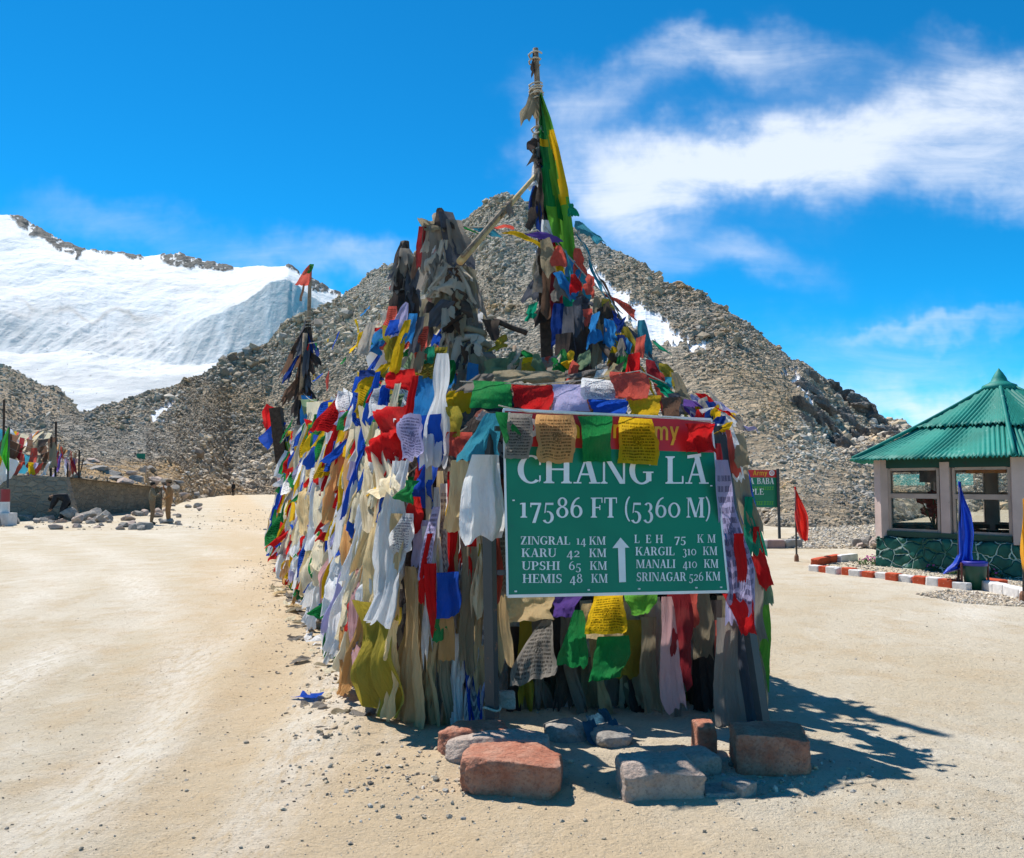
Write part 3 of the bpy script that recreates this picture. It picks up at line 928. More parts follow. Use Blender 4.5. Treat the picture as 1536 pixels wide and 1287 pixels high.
# ------------------------------------------------------------------ cloth
def cloth_data(T, B, wt, wb, along, seed, folds=2.5, amp=0.18, rows=16, cols=12, ragged=0.02, bow=0.0, sag=0.0, skew=0.0, roll=0.0, curl=0.0, crumple=0.22, pinch=0.0):
    """a cloth held along its top edge at T and falling to B; wt/wb its width there; folds run down it"""
    rs = np.random.RandomState(seed)
    T, B = np.array(T), np.array(B)
    al = np.array(along, 'd'); al /= np.linalg.norm(al)
    dn = B - T
    L = np.linalg.norm(dn)
    dnn = dn / (L + 1e-9)
    nrm = np.cross(al, dnn); nrm /= np.linalg.norm(nrm) + 1e-9
    u = np.linspace(0, 1, cols)[None, :]; v = np.linspace(0, 1, rows)[:, None]
    ph = rs.uniform(0, 6.28, 5)
    wv = wt + (wb - wt) * np.clip(v * 1.15, 0, 1) ** 0.75
    lat = (u - 0.5) * wv
    lat = lat + 0.035 * L * np.sin(2.2 * v * math.pi * rs.uniform(0.4, 1.0) + ph[0]) * v * (0.5 + rs.uniform())
    rag = 1 + ragged * np.interp(u, np.linspace(0, 1, 9), rs.normal(size=9)) + skew * (u - 0.5) * min(1.0, wb / L * 2)
    down = v * L * (1 + (rag - 1) * v) + sag * 4 * u * (1 - u) * (1 - v * 0.5)
    fa = amp * np.maximum(wv, 0.05) * (0.45 + 0.55 * v)
    wander = 0.9 * np.sin(v * 2.6 + ph[1]) + 0.5 * np.sin(v * 5.1 + ph[2])
    uu = u + 0.06 * np.sin(6.28 * u + ph[4])
    env = np.interp(np.broadcast_to(u + 0.25 * (v - 0.5) * rs.normal(), (rows, cols)), np.linspace(-0.4, 1.4, 8), rs.uniform(0.15, 1.35, 8))
    d = fa * env * (0.7 * np.sin(6.283 * folds * 0.8 * uu + ph[3] + wander) + 0.30 * (1 - 2 * np.abs(np.sin(3.1416 * folds * 1.7 * uu + ph[2] - 0.8 * wander))))
    d = d + 0.10 * wv * np.sin(2.4 * u + 3.3 * v * (1 + folds * 0.4) + ph[0])
    d = d + bow * L * np.sin(v * math.pi * 0.8) + roll * wv * (u - 0.5) * v * 2
    d = d + 0.012 * L * np.sin(9 * v + ph[0] + 3 * u) * v
    d = d + curl * L * v ** 2
    tear = 1 + 0.02 * np.interp(v, np.linspace(0, 1, 7), rs.normal(size=7)) * np.sign(u - 0.5) + 0.03 * np.interp(v, np.linspace(0, 1, 9), rs.normal(size=9))
    lat = lat * tear
    if pinch:
        v0 = rs.uniform(0.25, 0.75)
        lat = lat * (1 - pinch * np.exp(-((v - v0) / 0.09) ** 2)); d = d * (1 + 0.6 * np.exp(-((v - v0) / 0.15) ** 2))
    su, sv = np.broadcast_to(u * 3.6 + rs.uniform(0, 90), (rows, cols)), np.broadcast_to(v * max(2.4, 1.6 * L / (wb + 0.05)), (rows, cols))
    cr = vnoise(su, sv, 0, seed % 97) * 0.5 + (1 - np.abs(vnoise(su * 2.1, sv * 1.7, 1, seed % 89)) * 2) * 0.28
    d = d + crumple * min(wb, 0.45) * cr * (0.35 + 0.65 * v)
    lat = lat + 0.10 * crumple * min(wb, 0.45) * vnoise(su * 1.3 + 7, sv, 2, seed % 83) * v
    p = T + al * lat[..., None] + dnn * down[..., None] + nrm * d[..., None]
    nr, nc = p.shape[:2]
    uv = np.stack(np.broadcast_arrays(u, 1 - v), -1).reshape(-1, 2)
    return p.reshape(-1, 3), gridfaces(nr, nc), uv


_seed = [100]


def cloth(name, T, B, wt, wb, along, col, parent=None, **kw):
    _seed[0] += 1
    pv, pf, uv = cloth_data(T, B, wt, wb, along, _seed[0], **kw)
    pv[:, 2] = np.maximum(pv[:, 2], 0.012 + 0.01 * (np.sin(pv[:, 0] * 40 + pv[:, 1] * 31) + 1))
    me = bigmesh(name, pv, pf)
    uvl = me.uv_layers.new(name='UVMap')
    li = np.empty(len(me.loops), 'i'); me.loops.foreach_get('vertex_index', li)
    uvl.data.foreach_set('uv', uv.astype('f')[li].ravel())
    o = link(name, me, CM[col], parent, smooth=True)
    if parent is None: centre(o)
    return o


# planes of the shrine
FL_N = (BX * -1.0 + UP * 0.16).normalized()     # outward normal of the leaning left flank
FL_O = ab(0, -1.36)


def on_plane(px, py, o, nrm, off=0.0):
    d = P(px, py, 1.0) - Vector((0, 0, CAMH))
    c = Vector((0, 0, CAMH))
    k = (o + nrm * off - c).dot(nrm) / d.dot(nrm)
    return c + d * k


def F_(px, py, off=0.0):
    q = on_plane(px, py, FL_O, FL_N, off)
    return q if q.y > 5.62 else P(px, py, 5.62 + 0.4 * (5.62 - max(q.y, 5.2)))


AL_F = (AX * -0.72 + Vector((1, 0, 0)) * 0.42).normalized()   # how flank cloths lie: between the wall line and the open side
AL_S = BX                                                     # along the sign's face


def px2m(w, pt, along):
    k = F / pt.y * (along.x - pt.x / pt.y * along.y)
    return w / max(abs(k), 1e-3)


def scarf(name, xt, yt, xb, yb, wt, wb, col, Y=None, along=None, dY=0.0, off=0.0, label=None, cat='scarf', group=None, parent=None, **kw):
    """cloth given by photo rows; hung on the flank plane, or Y metres ahead"""
    if Y is None:
        T, B = F_(xt, yt, off), F_(xb, yb, off + 0.03)
        al = along or AL_F
    else:
        T, B = P(xt, yt, Y), P(xb, yb, Y + dY)
        al = along or AL_S
    o = cloth(name, T, B, px2m(wt, T, al), px2m(wb, B, al), al, col, parent, **kw)
    if label: tag(o, label, cat, group)
    return o


# ------------------------------------------------------------------ the packed heart of the shrine
MM, n = newmat('old_cloth_heap')
tp = n.new('ShaderNodeTexCoord').outputs['Object']
st = n.scale(tp, (3.2, 3.2, 0.9))
v_ = n.new('ShaderNodeTexVoronoi'); n.l.new(n.vm('ADD', st, n.vm('MULTIPLY', n.noise(tp, 2.5, 4, 0.6, 0, 1), (1.4, 1.4, 1.4))), v_.inputs['Vector']); v_.inputs['Scale'].default_value = 1.5
cr = n.new('ShaderNodeValToRGB')
e = cr.color_ramp
e.interpolation = 'CONSTANT'
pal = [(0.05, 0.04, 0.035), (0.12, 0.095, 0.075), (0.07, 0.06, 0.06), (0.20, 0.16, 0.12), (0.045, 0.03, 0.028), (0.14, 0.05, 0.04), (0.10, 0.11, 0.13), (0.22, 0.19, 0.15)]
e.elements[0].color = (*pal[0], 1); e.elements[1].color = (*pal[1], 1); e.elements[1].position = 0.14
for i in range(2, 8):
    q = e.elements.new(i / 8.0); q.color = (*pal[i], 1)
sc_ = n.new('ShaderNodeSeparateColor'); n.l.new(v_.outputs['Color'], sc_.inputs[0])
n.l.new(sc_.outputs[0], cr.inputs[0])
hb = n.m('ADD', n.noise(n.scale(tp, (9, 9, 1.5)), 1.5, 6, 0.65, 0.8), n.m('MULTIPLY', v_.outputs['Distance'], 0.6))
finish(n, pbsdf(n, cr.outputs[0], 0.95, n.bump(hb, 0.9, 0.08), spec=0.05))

NA, NT = 150, 64
A_ = np.linspace(0.75, 15.0, NA)[:, None]
th = np.linspace(0, math.pi, NT)[None, :]
htop = np.interp(A_, [0.75, 1.2, 2.2, 3.2, 5, 8, 11, 15.0], [1.7, 2.25, 2.5, 2.45, 2.55, 2.7, 2.75, 2.7])
wl_ = np.interp(A_, [0.7, 15], [1.12, 1.0]); wr_ = np.interp(A_, [0.7, 3, 15], [1.55, 1.6, 1.4])
cb = np.cos(th); sb = np.sin(th)
se = lambda q, p: np.sign(q) * np.abs(q) ** p
bx_ = np.where(cb > 0, wr_ * se(cb, 0.55), wl_ * se(cb, 0.55)) * (1 - 0.22 * sb) + 0.1
bz_ = htop * se(sb, 0.6)
mx = ORG.x + AX.x * A_ + BX.x * bx_; my = ORG.y + AX.y * A_ + BX.y * bx_
rg = 0.10 * fbm(mx * 2.2, my * 2.2, bz_ * 0.7, 5, 81) + 0.05 * np.sin(my * 17 + mx * 5 + 2 * np.sin(bz_ * 2))
mx = mx + np.sign(cb) * np.abs(cb) * rg; bz_ = np.maximum(bz_ + sb * rg * 1.3, -0.05)
vs = np.stack([mx.ravel(), my.ravel(), bz_.ravel()], 1)
fs = gridfaces(NA, NT).tolist()
k = len(vs)
ends = []
for row in (0, NA - 1):
    c_ = vs[row * NT:(row + 1) * NT]
    vs = np.vstack([vs, [[c_[:, 0].mean(), c_[:, 1].mean() + (0.45 if row == 0 else 0), 0.9]]])
    for j in range(NT - 1): fs.append([row * NT + j, row * NT + j + 1, len(vs) - 1])
    fs.append([row * NT + NT - 1, row * NT, len(vs) - 1])
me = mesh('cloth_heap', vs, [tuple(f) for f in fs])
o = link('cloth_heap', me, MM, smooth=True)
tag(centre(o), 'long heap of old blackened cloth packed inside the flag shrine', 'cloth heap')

# ------------------------------------------------------------------ poles and wrapped poles
def ragged_pole(name, a, b_, r0, r1, label, wood=WOOD, rags=(), seed=1, knots=(), bend=0.03, spread=0.16, raglen=0.5, cat='pole'):
    """a pole with rags bound round it; rags: (t along pole, colour) tied there"""
    rs = np.random.RandomState(seed)
    a, b_ = Vector(a), Vector(b_)
    t = empty(name, a, label, cat)
    pts, rd_ = [], []
    L = (b_ - a).length
    for i in range(15):
        s = i / 14
        p = a.lerp(b_, s) + Vector((math.sin(s * 5 + seed) * bend * L * 0.15, math.cos(s * 4 + seed) * bend * L * 0.1, 0))
        pts.append(p); rd_.append(r0 + (r1 - r0) * s)
    m_ = MB(); m_.tube(pts, rd_, 8); m_.build('shaft', wood, t, smooth=True)
    for s in knots:
        p = a.lerp(b_, s)
        m_ = MB()
        ring = [p + Vector((math.cos(q * 0.8) * (r0 + 0.012) * rs.uniform(0.8, 1.25), math.sin(q * 0.8) * (r0 + 0.012) * rs.uniform(0.8, 1.25), (q / 16 - 0.5) * 0.13)) for q in range(17)]
        m_.tube(ring, 0.009, 6); m_.build('binding', ROPE, t, smooth=True)
    for (s, c) in rags:
        p = a.lerp(b_, s)
        ang = rs.uniform(-2.6, 0.5)
        al = Vector((math.cos(ang), math.sin(ang) * 0.6, rs.uniform(-0.2, 0.2)))
        out = Vector((rs.normal() * spread, -abs(rs.normal()) * spread, 0))
        ln = raglen * rs.uniform(0.6, 1.4)
        T = p + out * 0.25; B = p + out - Vector((0, 0, ln))
        cloth('rag', T, B, rs.uniform(0.05, 0.14), rs.uniform(0.12, 0.30), al, c, t, folds=rs.uniform(1.5, 3), amp=0.26, rows=12, cols=9, ragged=0.12)
    return t


def pick(rs, s): return s[rs.randint(len(s))]


rs = np.random.RandomState(44)
OLD = ['dark', 'grey', 'khaki', 'slate', 'brown', 'dark', 'grey', 'slate']
# tallest pole with the long banner
pole_top, pole_bot = P(801, 72, 8.6), P(828, 600, 8.9)
main = ragged_pole('flag_pole', pole_bot, pole_top, 0.05, 0.028, 'tallest wooden pole of the shrine, carrying the long green and yellow banner', seed=3,
                   rags=[(t_, pick(rs, ['grey', 'dark', 'khaki', 'slate', 'white', 'navy', 'dark'])) for t_ in np.linspace(0.28, 0.80, 26)] + [(0.87, 'grey'), (0.885, 'khaki'), (0.99, 'dark')],
                   knots=(0.62, 0.7, 0.76, 0.86, 0.875, 0.885, 0.97), spread=0.05, raglen=0.34)
# the banner itself: narrow at the top, sewn to the pole, yellow edge and green body
def banner(pts_l, pts_r, Y, name, mats, parent, stripe):
    n_ = 46; nc = 15
    yl = np.linspace(pts_l[0][1], pts_l[-1][1], n_)
    vs, uv = [], []
    for i, y in enumerate(yl):
        xl = np.interp(y, [p[1] for p in pts_l], [p[0] for p in pts_l]); xr = np.interp(y, [p[1] for p in pts_r], [p[0] for p in pts_r])
        s = i / (n_ - 1)
        for j in range(nc):
            u = j / (nc - 1)
            yo = 0.10 * math.sin(u * 7.5 + s * 5) * (0.4 + s) * min(1.0, (xr - xl) / 30) + 0.04 * math.sin(u * 15 - s * 9)
            vs.append(P(xl + (xr - xl) * u, y + 2 * math.sin(u * 5), Y + yo)); uv.append((u, 1 - s))
    fs = gridfaces(n_, nc)
    mi = [int(stripe((f % (nc - 1)) / (nc - 2), (f // (nc - 1)) / (n_ - 2))) for f in range(len(fs))]
    me = mesh(name, vs, fs.tolist(), uv, mi)
    return link(name, me, mats, parent, smooth=True)


def bstripe(u, s):
    e_ = 0.66 + 0.06 * math.sin(s * 17)
    if u < 0.42 + 0.05 * math.sin(s * 9) and s < 0.66 and not (0.25 < s < 0.30): return 2
    return (u > e_ and (0.22 < s < 0.62)) or (0.25 < s < 0.30 and u < 0.5) or (0.5 < u < 0.85 and 0.62 < s < 0.66) or (u < 0.25 and 0.36 < s < 0.5)


banner([(809, 140), (809, 200), (812, 260), (822, 330), (832, 392)], [(812, 140), (826, 178), (838, 222), (852, 285), (859, 340), (865, 394)], 8.55, 'banner', [CM['lime'], CM['yellow'], CM['green']], main, bstripe)
o_ = cloth('banner_lining', P(812, 190, 8.62), P(833, 330, 8.62), 0.06, 0.2, (1, 0.2, 0), 'green', main, folds=1.5)
# dark timber and hanging cloth under the pole
m_ = MB(); m_.beam(P(822, 585, 8.75), P(815, 385, 8.75), 0.11, 0.12)
tag(m_.build('timber_post', DARKWOOD), 'thick dark timber post standing beside the foot of the tallest pole', 'post')
# bamboo strut leaning across to the tall pole
m_ = MB()
st_ = empty('bamboo_strut', P(690, 393, 7.45), 'bare bamboo pole slanting from the wrapped tower up to the tallest pole', 'pole')
pts = [P(690 + (808 - 690) * s, 393 + (258 - 393) * s, 7.45 + 1.05 * s) for s in np.linspace(0, 1, 9)]
m_.tube(pts, [0.036 - 0.016 * s for s in np.linspace(0, 1, 9)], 9); m_.build('shaft', BAMBOO, st_, smooth=True)
m_ = MB()
m_.tube([p + Vector((0.02, -0.03, 0.045)) for p in pts[:6]], 0.018, 7); m_.build('splint', WOOD, st_, smooth=True)
for s, c in ((0.52, 'khaki'), (0.55, 'grey'), (0.6, 'khaki'), (0.97, 'grey')):
    p = pts[0].lerp(pts[-1], s)
    cloth('rag', p + Vector((0, -0.03, 0.05)), p + Vector((rs.normal() * 0.04, -0.05, -0.09)), 0.06, 0.07, (1, 0.2, 0.4), c, st_, folds=2, amp=0.3, rows=8, cols=8, ragged=0.2)

# the wrapped tower (a bundle of poles swathed in bleached rags)
tw = ragged_pole('wrapped_tower', P(722, 590, 7.7), P(655, 322, 8.1), 0.15, 0.05, 'big leaning bundle of poles swathed in bleached grey rags, left of the bamboo pole', seed=8, cat='pole',
                 rags=[(t_, pick(rs, ['bleached', 'khaki', 'bleached', 'grey', 'slate', 'bleached', 'grey', 'brown'])) for t_ in np.linspace(0.30, 0.97, 38)], knots=(0.55, 0.8), spread=0.07, raglen=0.36)
for q in [(690, 420, 672, 480, 12, 26, 'bleached'), (668, 360, 660, 420, 14, 24, 'bleached'), (648, 345, 640, 380, 10, 20, 'bleached'), (690, 470, 668, 540, 14, 36, 'bleached'), (716, 540, 690, 585, 16, 40, 'bleached'), (668, 318, 692, 400, 22, 40, 'slate'), (645, 335, 640, 430, 20, 26, 'grey'), (634, 340, 630, 400, 12, 16, 'maroon'), (655, 340, 662, 420, 24, 30, 'grey'),
          (660, 375, 652, 450, 18, 30, 'pink'), (690, 395, 716, 470, 24, 30, 'grey'), (700, 400, 700, 480, 26, 34, 'khaki'), (668, 400, 660, 470, 24, 30, 'khaki'),
          (680, 330, 696, 385, 24, 34, 'grey'), (652, 415, 644, 480, 18, 34, 'khaki'), (690, 440, 690, 510, 26, 34, 'bleached'), (700, 470, 712, 560, 30, 40, 'grey'),
          (694, 480, 690, 545, 30, 36, 'khaki'), (660, 312, 668, 345, 8, 30, 'dark'), (640, 330, 660, 350, 30, 40, 'khaki'), (716, 520, 720, 590, 40, 60, 'grey'), (722, 500, 700, 575, 16, 34, 'khaki'), (708, 505, 735, 585, 14, 40, 'grey'), (735, 545, 690, 572, 20, 40, 'grey'), (728, 520, 745, 590, 16, 36, 'tan'), (705, 490, 716, 540, 30, 40, 'khaki'), (735, 480, 742, 510, 30, 14, 'dark')]:
    scarf('rag', *q, Y=7.75, parent=tw, folds=2.4, amp=0.24, ragged=0.08, rows=14, cols=10)
# wound cloth rings at the tower's foot
rs_t = [math.sin(k_ * 3.7) for k_ in range(20)]
for i in range(9):
    s = 0.07 + 0.034 * i
    p = P(722, 590, 7.7).lerp(P(655, 322, 8.1), s)
    m_ = MB()
    r_ = (0.175 - 0.004 * i) * rs.uniform(0.9, 1.1)
    ring = [p + Vector((math.cos(a_) * r_, math.sin(a_) * r_, 0.025 * math.sin(2 * a_ + i * 1.7) + 0.06 * rs_t[i] * math.cos(a_ + i))) for a_ in np.linspace(0, 6.283, 19)]
    m_.tube(ring, [0.024 + 0.012 * abs(math.sin(i * 2.1 + q * 0.9)) for q in range(19)], 8, False); m_.build('wound_cloth', CM[['khaki', 'bleached', 'khaki', 'grey', 'bleached'][i % 5]], tw, smooth=True)

for i in range(34):
    s = rs.uniform(0, 1)
    x, y = 712 - 62 * s + rs.normal() * 12, 560 - 235 * s + rs.normal() * 8
    scarf('rag', x, y, x + rs.normal() * 14 - 3, y + rs.uniform(22, 62), rs.uniform(6, 20), rs.uniform(14, 36), pick(rs, ['bleached', 'bleached', 'grey', 'khaki', 'bleached', 'slate', 'brown', 'white', 'bleached', 'dark']), Y=7.5 + 0.3 * s, parent=tw,
          along=Vector((0.9, rs.normal() * 0.4, rs.normal() * 0.45)), folds=rs.uniform(1.0, 2.0), amp=0.2, ragged=0.06, rows=16, cols=14, crumple=0.3, pinch=rs.choice([0, 0.5]))
# second, darker bundle behind, with a painted plate under it
tw2 = ragged_pole('wrapped_tower', P(612, 500, 10.6), P(607, 362, 10.6), 0.10, 0.05, 'short upright bundle of blackened rags behind the big wrapped tower', seed=9, cat='pole',
                  rags=[(t_, pick(rs, ['dark', 'dark', 'slate', 'dark', 'grey', 'brown'])) for t_ in np.linspace(0.35, 1.0, 22)], spread=0.09, raglen=0.4, wood=DARKWOOD)
for q in [(608, 372, 612, 412, 14, 30, 'grey'), (604, 385, 600, 440, 16, 24, 'dark'), (618, 400, 622, 460, 18, 26, 'slate'), (600, 430, 604, 476, 20, 30, 'dark'), (612, 440, 612, 480, 26, 36, 'dark')]:
    scarf('rag', *q, Y=10.45, parent=tw2, folds=2.4, amp=0.26, ragged=0.1, rows=12, cols=9)

# thin pole at the far end
tp_ = ragged_pole('flag_pole', P(455, 640, 18.2), P(467, 398, 18.2), 0.06, 0.035, 'thin lone pole at the far end of the shrine, a faded pennant at its tip', seed=12,
                  rags=[(t_, pick(rs, ['dark', 'dark', 'slate', 'navy', 'brown', 'dark', 'grey', 'dark'])) for t_ in np.linspace(0.16, 0.66, 34)], knots=(0.4, 0.62, 0.66), spread=0.16, raglen=0.6)
for q in [(466, 398, 452, 428, 6, 20, 'coral'), (468, 396, 460, 410, 6, 12, 'green'), (456, 426, 451, 452, 3, 4, 'brown')]:
    scarf('pennant', *q, Y=18.1, parent=tp_, folds=1.2, rows=10, cols=7, amp=0.12)
m_ = MB(); m_.tube([P(451, 600, 18.0), P(458, 500, 18.0)], 0.05, 8)
m_.build('brace', WOOD, tp_, smooth=True)
# dark leaning timber at the shrine's far left corner
m_ = MB(); m_.beam(P(424, 695, 19.2), P(414, 612, 19.2), 0.28, 0.24)
tag(m_.build('timber_post', DARKWOOD), 'squat dark brown post at the far left corner of the shrine', 'post')

# ------------------------------------------------------------------ strings of flags
CYC = ['blue', 'white_print', 'red_print', 'green', 'yellow_print', 'blue_print', 'white', 'red', 'green_print', 'yellow']


def flag_string(name, pts, label, cols, size, seed, group=None, sagm=0.06, gap=0.04, along=None, wind=(0, 0, 0), cat='flag string', aspect=1.1, wander=0.04, rope=0.006, out=None):
    """a rope through pts with flags tied along it"""
    rs = np.random.RandomState(seed)
    pts = [Vector(p) for p in pts]
    path = []
    for i in range(len(pts) - 1):
        L = (pts[i + 1] - pts[i]).length
        for s in np.linspace(0, 1, 10, endpoint=(i == len(pts) - 2)):
            path.append(pts[i].lerp(pts[i + 1], s) - UP * sagm * L * 4 * s * (1 - s))
    t = empty(name, path[0], label, cat, group)
    m_ = MB(); m_.tube(path, rope, 5); m_.build('rope', ROPE, t, smooth=True)
    cum = [0]
    for i in range(1, len(path)): cum.append(cum[-1] + (path[i] - path[i - 1]).length)
    at_ = lambda d: Vector([np.interp(d, cum, [p[k] for p in path]) for k in range(3)])
    d, i = size * 0.5, 0
    while d < cum[-1] - size * 0.4:
        sz = size * rs.uniform(0.85, 1.15)
        T = at_(d); tg = (at_(d + sz / 2) - at_(d - sz / 2)).normalized()
        if along is not None:
            tg = (tg * 0.45 + Vector(along) * 0.75).normalized()
        sz *= rs.choice([0.75, 1.0, 1.25], p=[.3, .45, .25])
        h = sz * aspect * rs.uniform(0.85, 1.3)
        B = T - UP * h + Vector(wind) * h * rs.uniform(0.4, 1.4) + Vector(rs.normal(size=3)) * wander * h
        if out is not None:
            o2 = Vector(out) * (0.02 + 0.05 * rs.uniform()); T = T + o2 * 0.4; B = B + o2 * 1.6
        c = cols[i % len(cols)]
        if rs.uniform() < 0.12: c = pick(rs, ['lavender', 'grey', 'ivory', 'coral', 'teal'])
        cloth('flag', T, B, sz * rs.choice([0.94, 0.45, 0.15], p=[.55, .25, .2]), sz * rs.uniform(0.6, 1.0), tg, c, t, folds=rs.uniform(0.8, 1.9), amp=0.11, rows=11, cols=10, ragged=0.05, skew=rs.normal() * 0.2, curl=rs.normal() * 0.10, crumple=0.22)
        d += sz + gap * rs.uniform(0.2, 2.0); i += 1
    return t


# rows along the left flank: near, middle and far lengths of each row
rown = ['topmost', 'second', 'third', 'fourth', 'fifth', 'lowest']
for r, h in enumerate((2.50, 2.10, 1.70, 1.28, 0.90, 0.58)):
    for s, (a0, a1, nm) in enumerate(((0.7, 5.2, 'near'), (5.0, 9.8, 'middle'), (9.6, 14.4, 'far'))):
        hh = h + (0.0, 0.12, 0.22)[s] * (h / 2.5)
        pts = []
        for k_ in range(4):
            a_ = a0 + (a1 - a0) * k_ / 3
            z_ = hh + rs.normal() * 0.07
            pts.append(FL_O + AX * a_ + UP * z_ + (BX * (0.16 * z_ + 0.06)) - BX * rs.uniform(0, 0.07))
        if s == 0: pts = [pts[0].lerp(pts[-1], 0.28), pts[1].lerp(pts[-1], 0.2), pts[2], pts[3]]
        if (s == 0 and r in (2, 4)) or (s > 0 and r == 3): continue
        cc_ = CYC[(r * 3 + s) % 10:] + CYC[:(r * 3 + s) % 10]
        flag_string('flag_string', pts, f'{rown[r]} row of small bright flags along the {nm} stretch of the left flank', cc_, (0.21, 0.27, 0.31)[s], 300 + r * 3 + s,
                    'rows of flags on the left flank', sagm=0.05, along=AL_F, wander=0.16, out=-BX, wind=(-0.12, -0.08, 0))

# strings running from the big tower down and back to the flank: a tent of flags
TW = P(690, 400, 7.95)
tent = [((690, 395, 7.9), (640, 480, 9.0), (560, 560, 12.0), (510, 600, 15.5), 'highest'), ((700, 430, 7.8), (640, 530, 8.6), (572, 600, 10.5), (520, 640, 13.0), 'second highest'),
        ((705, 470, 7.7), (655, 560, 8.1), (600, 620, 9.2), (545, 660, 11.0), 'third highest'), ((712, 520, 7.6), (672, 590, 7.7), (620, 650, 8.2), (580, 690, 9.2), 'lowest')]
for i, q in enumerate(tent):
    flag_string('flag_string', [P(*p) for p in q[:4]], f'{q[4]} string of mixed flags running from the wrapped tower down to the left flank', ['green', 'yellow', 'coral_print', 'blue', 'sage_print', 'white_print', 'olive', 'red', 'navy'][i:] + ['ivory', 'teal'],
                0.34, 360 + i, 'flag strings from the wrapped tower', sagm=0.03, along=(0.7, -0.45, -0.25), wander=0.14, wind=(-0.15, -0.1, 0), gap=0.02)
# across the top, tower to tall pole and beyond
flag_string('flag_string', [P(672, 330, 8.0), P(735, 338, 8.1), P(806, 345, 8.3), P(838, 358, 8.5)], 'wind-blown string of thin flags between the wrapped tower and the tallest pole',
            ['green', 'teal', 'slate', 'yellow', 'purple', 'green', 'white', 'red'], 0.20, 371, sagm=0.10, wander=0.35, wind=(0.9, 0, 0.6), gap=0.0, aspect=0.9)
flag_string('flag_string', [P(818, 340, 8.4), P(862, 395, 8.3), P(905, 440, 8.1), P(965, 560, 7.4)], 'faded string of red and yellow flags dropping from the tallest pole toward the sign',
            ['red', 'coral', 'azure', 'green', 'coral_print', 'coral', 'olive', 'blue', 'yellow', 'lime'], 0.24, 372, sagm=0.02, wander=0.35, wind=(0.25, 0, 0.1), gap=0.0)
flag_string('flag_string', [P(866, 345, 8.3), P(905, 430, 8.1), P(960, 520, 7.6), P(1035, 600, 6.9)], 'outer string of dark ragged flags dropping from the tallest pole to the right corner',
            ['teal', 'brown', 'dark', 'slate', 'teal', 'olive', 'dark', 'green'], 0.26, 373, sagm=0.02, wander=0.25, wind=(0.30, 0, 0.15), gap=0.10)
flag_string('flag_string', [P(462, 515, 18.0), P(530, 480, 15), P(575, 432, 12.5), P(606, 405, 10.7)], 'sparse string of little flags from the far thin pole to the dark bundle',
            ['red', 'green', 'yellow', 'blue', 'yellow', 'azure'], 0.16, 374, sagm=0.03, gap=1.1, wander=0.3, wind=(-0.5, 0, 0.1))
flag_string('flag_string', [P(425, 660, 18.8), P(470, 560, 18.2), P(545, 500, 13.0), P(600, 470, 10.7)], 'lower sparse string of little flags behind the tent of flags', ['coral', 'green', 'yellow', 'blue'], 0.2, 375, sagm=0.04, gap=0.8, wander=0.3, wind=(-0.5, 0, 0.1))
# far corner tuft
flag_string('flag_string', [P(404, 600, 19.5), P(425, 640, 19.2), P(440, 700, 18.8), P(470, 690, 17.0)], 'tangled string of bright flags at the far left corner of the shrine', ['red', 'orange', 'blue', 'yellow', 'lime', 'white', 'coral', 'lavender_print'], 0.36, 376, sagm=0.02, along=(0.9, -0.3, 0.1), wander=0.35, gap=-0.12)
flag_string('flag_string', [P(455, 590, 17.8), P(500, 592, 15.5), P(545, 590, 13.5), P(575, 560, 12.0)], 'short string of pale yellow and blue flags behind the thin pole', ['azure', 'sage', 'olive', 'ivory', 'orange', 'white'], 0.42, 377, sagm=0.06, along=(0.9, -0.3, 0), wander=0.3, gap=0.0)

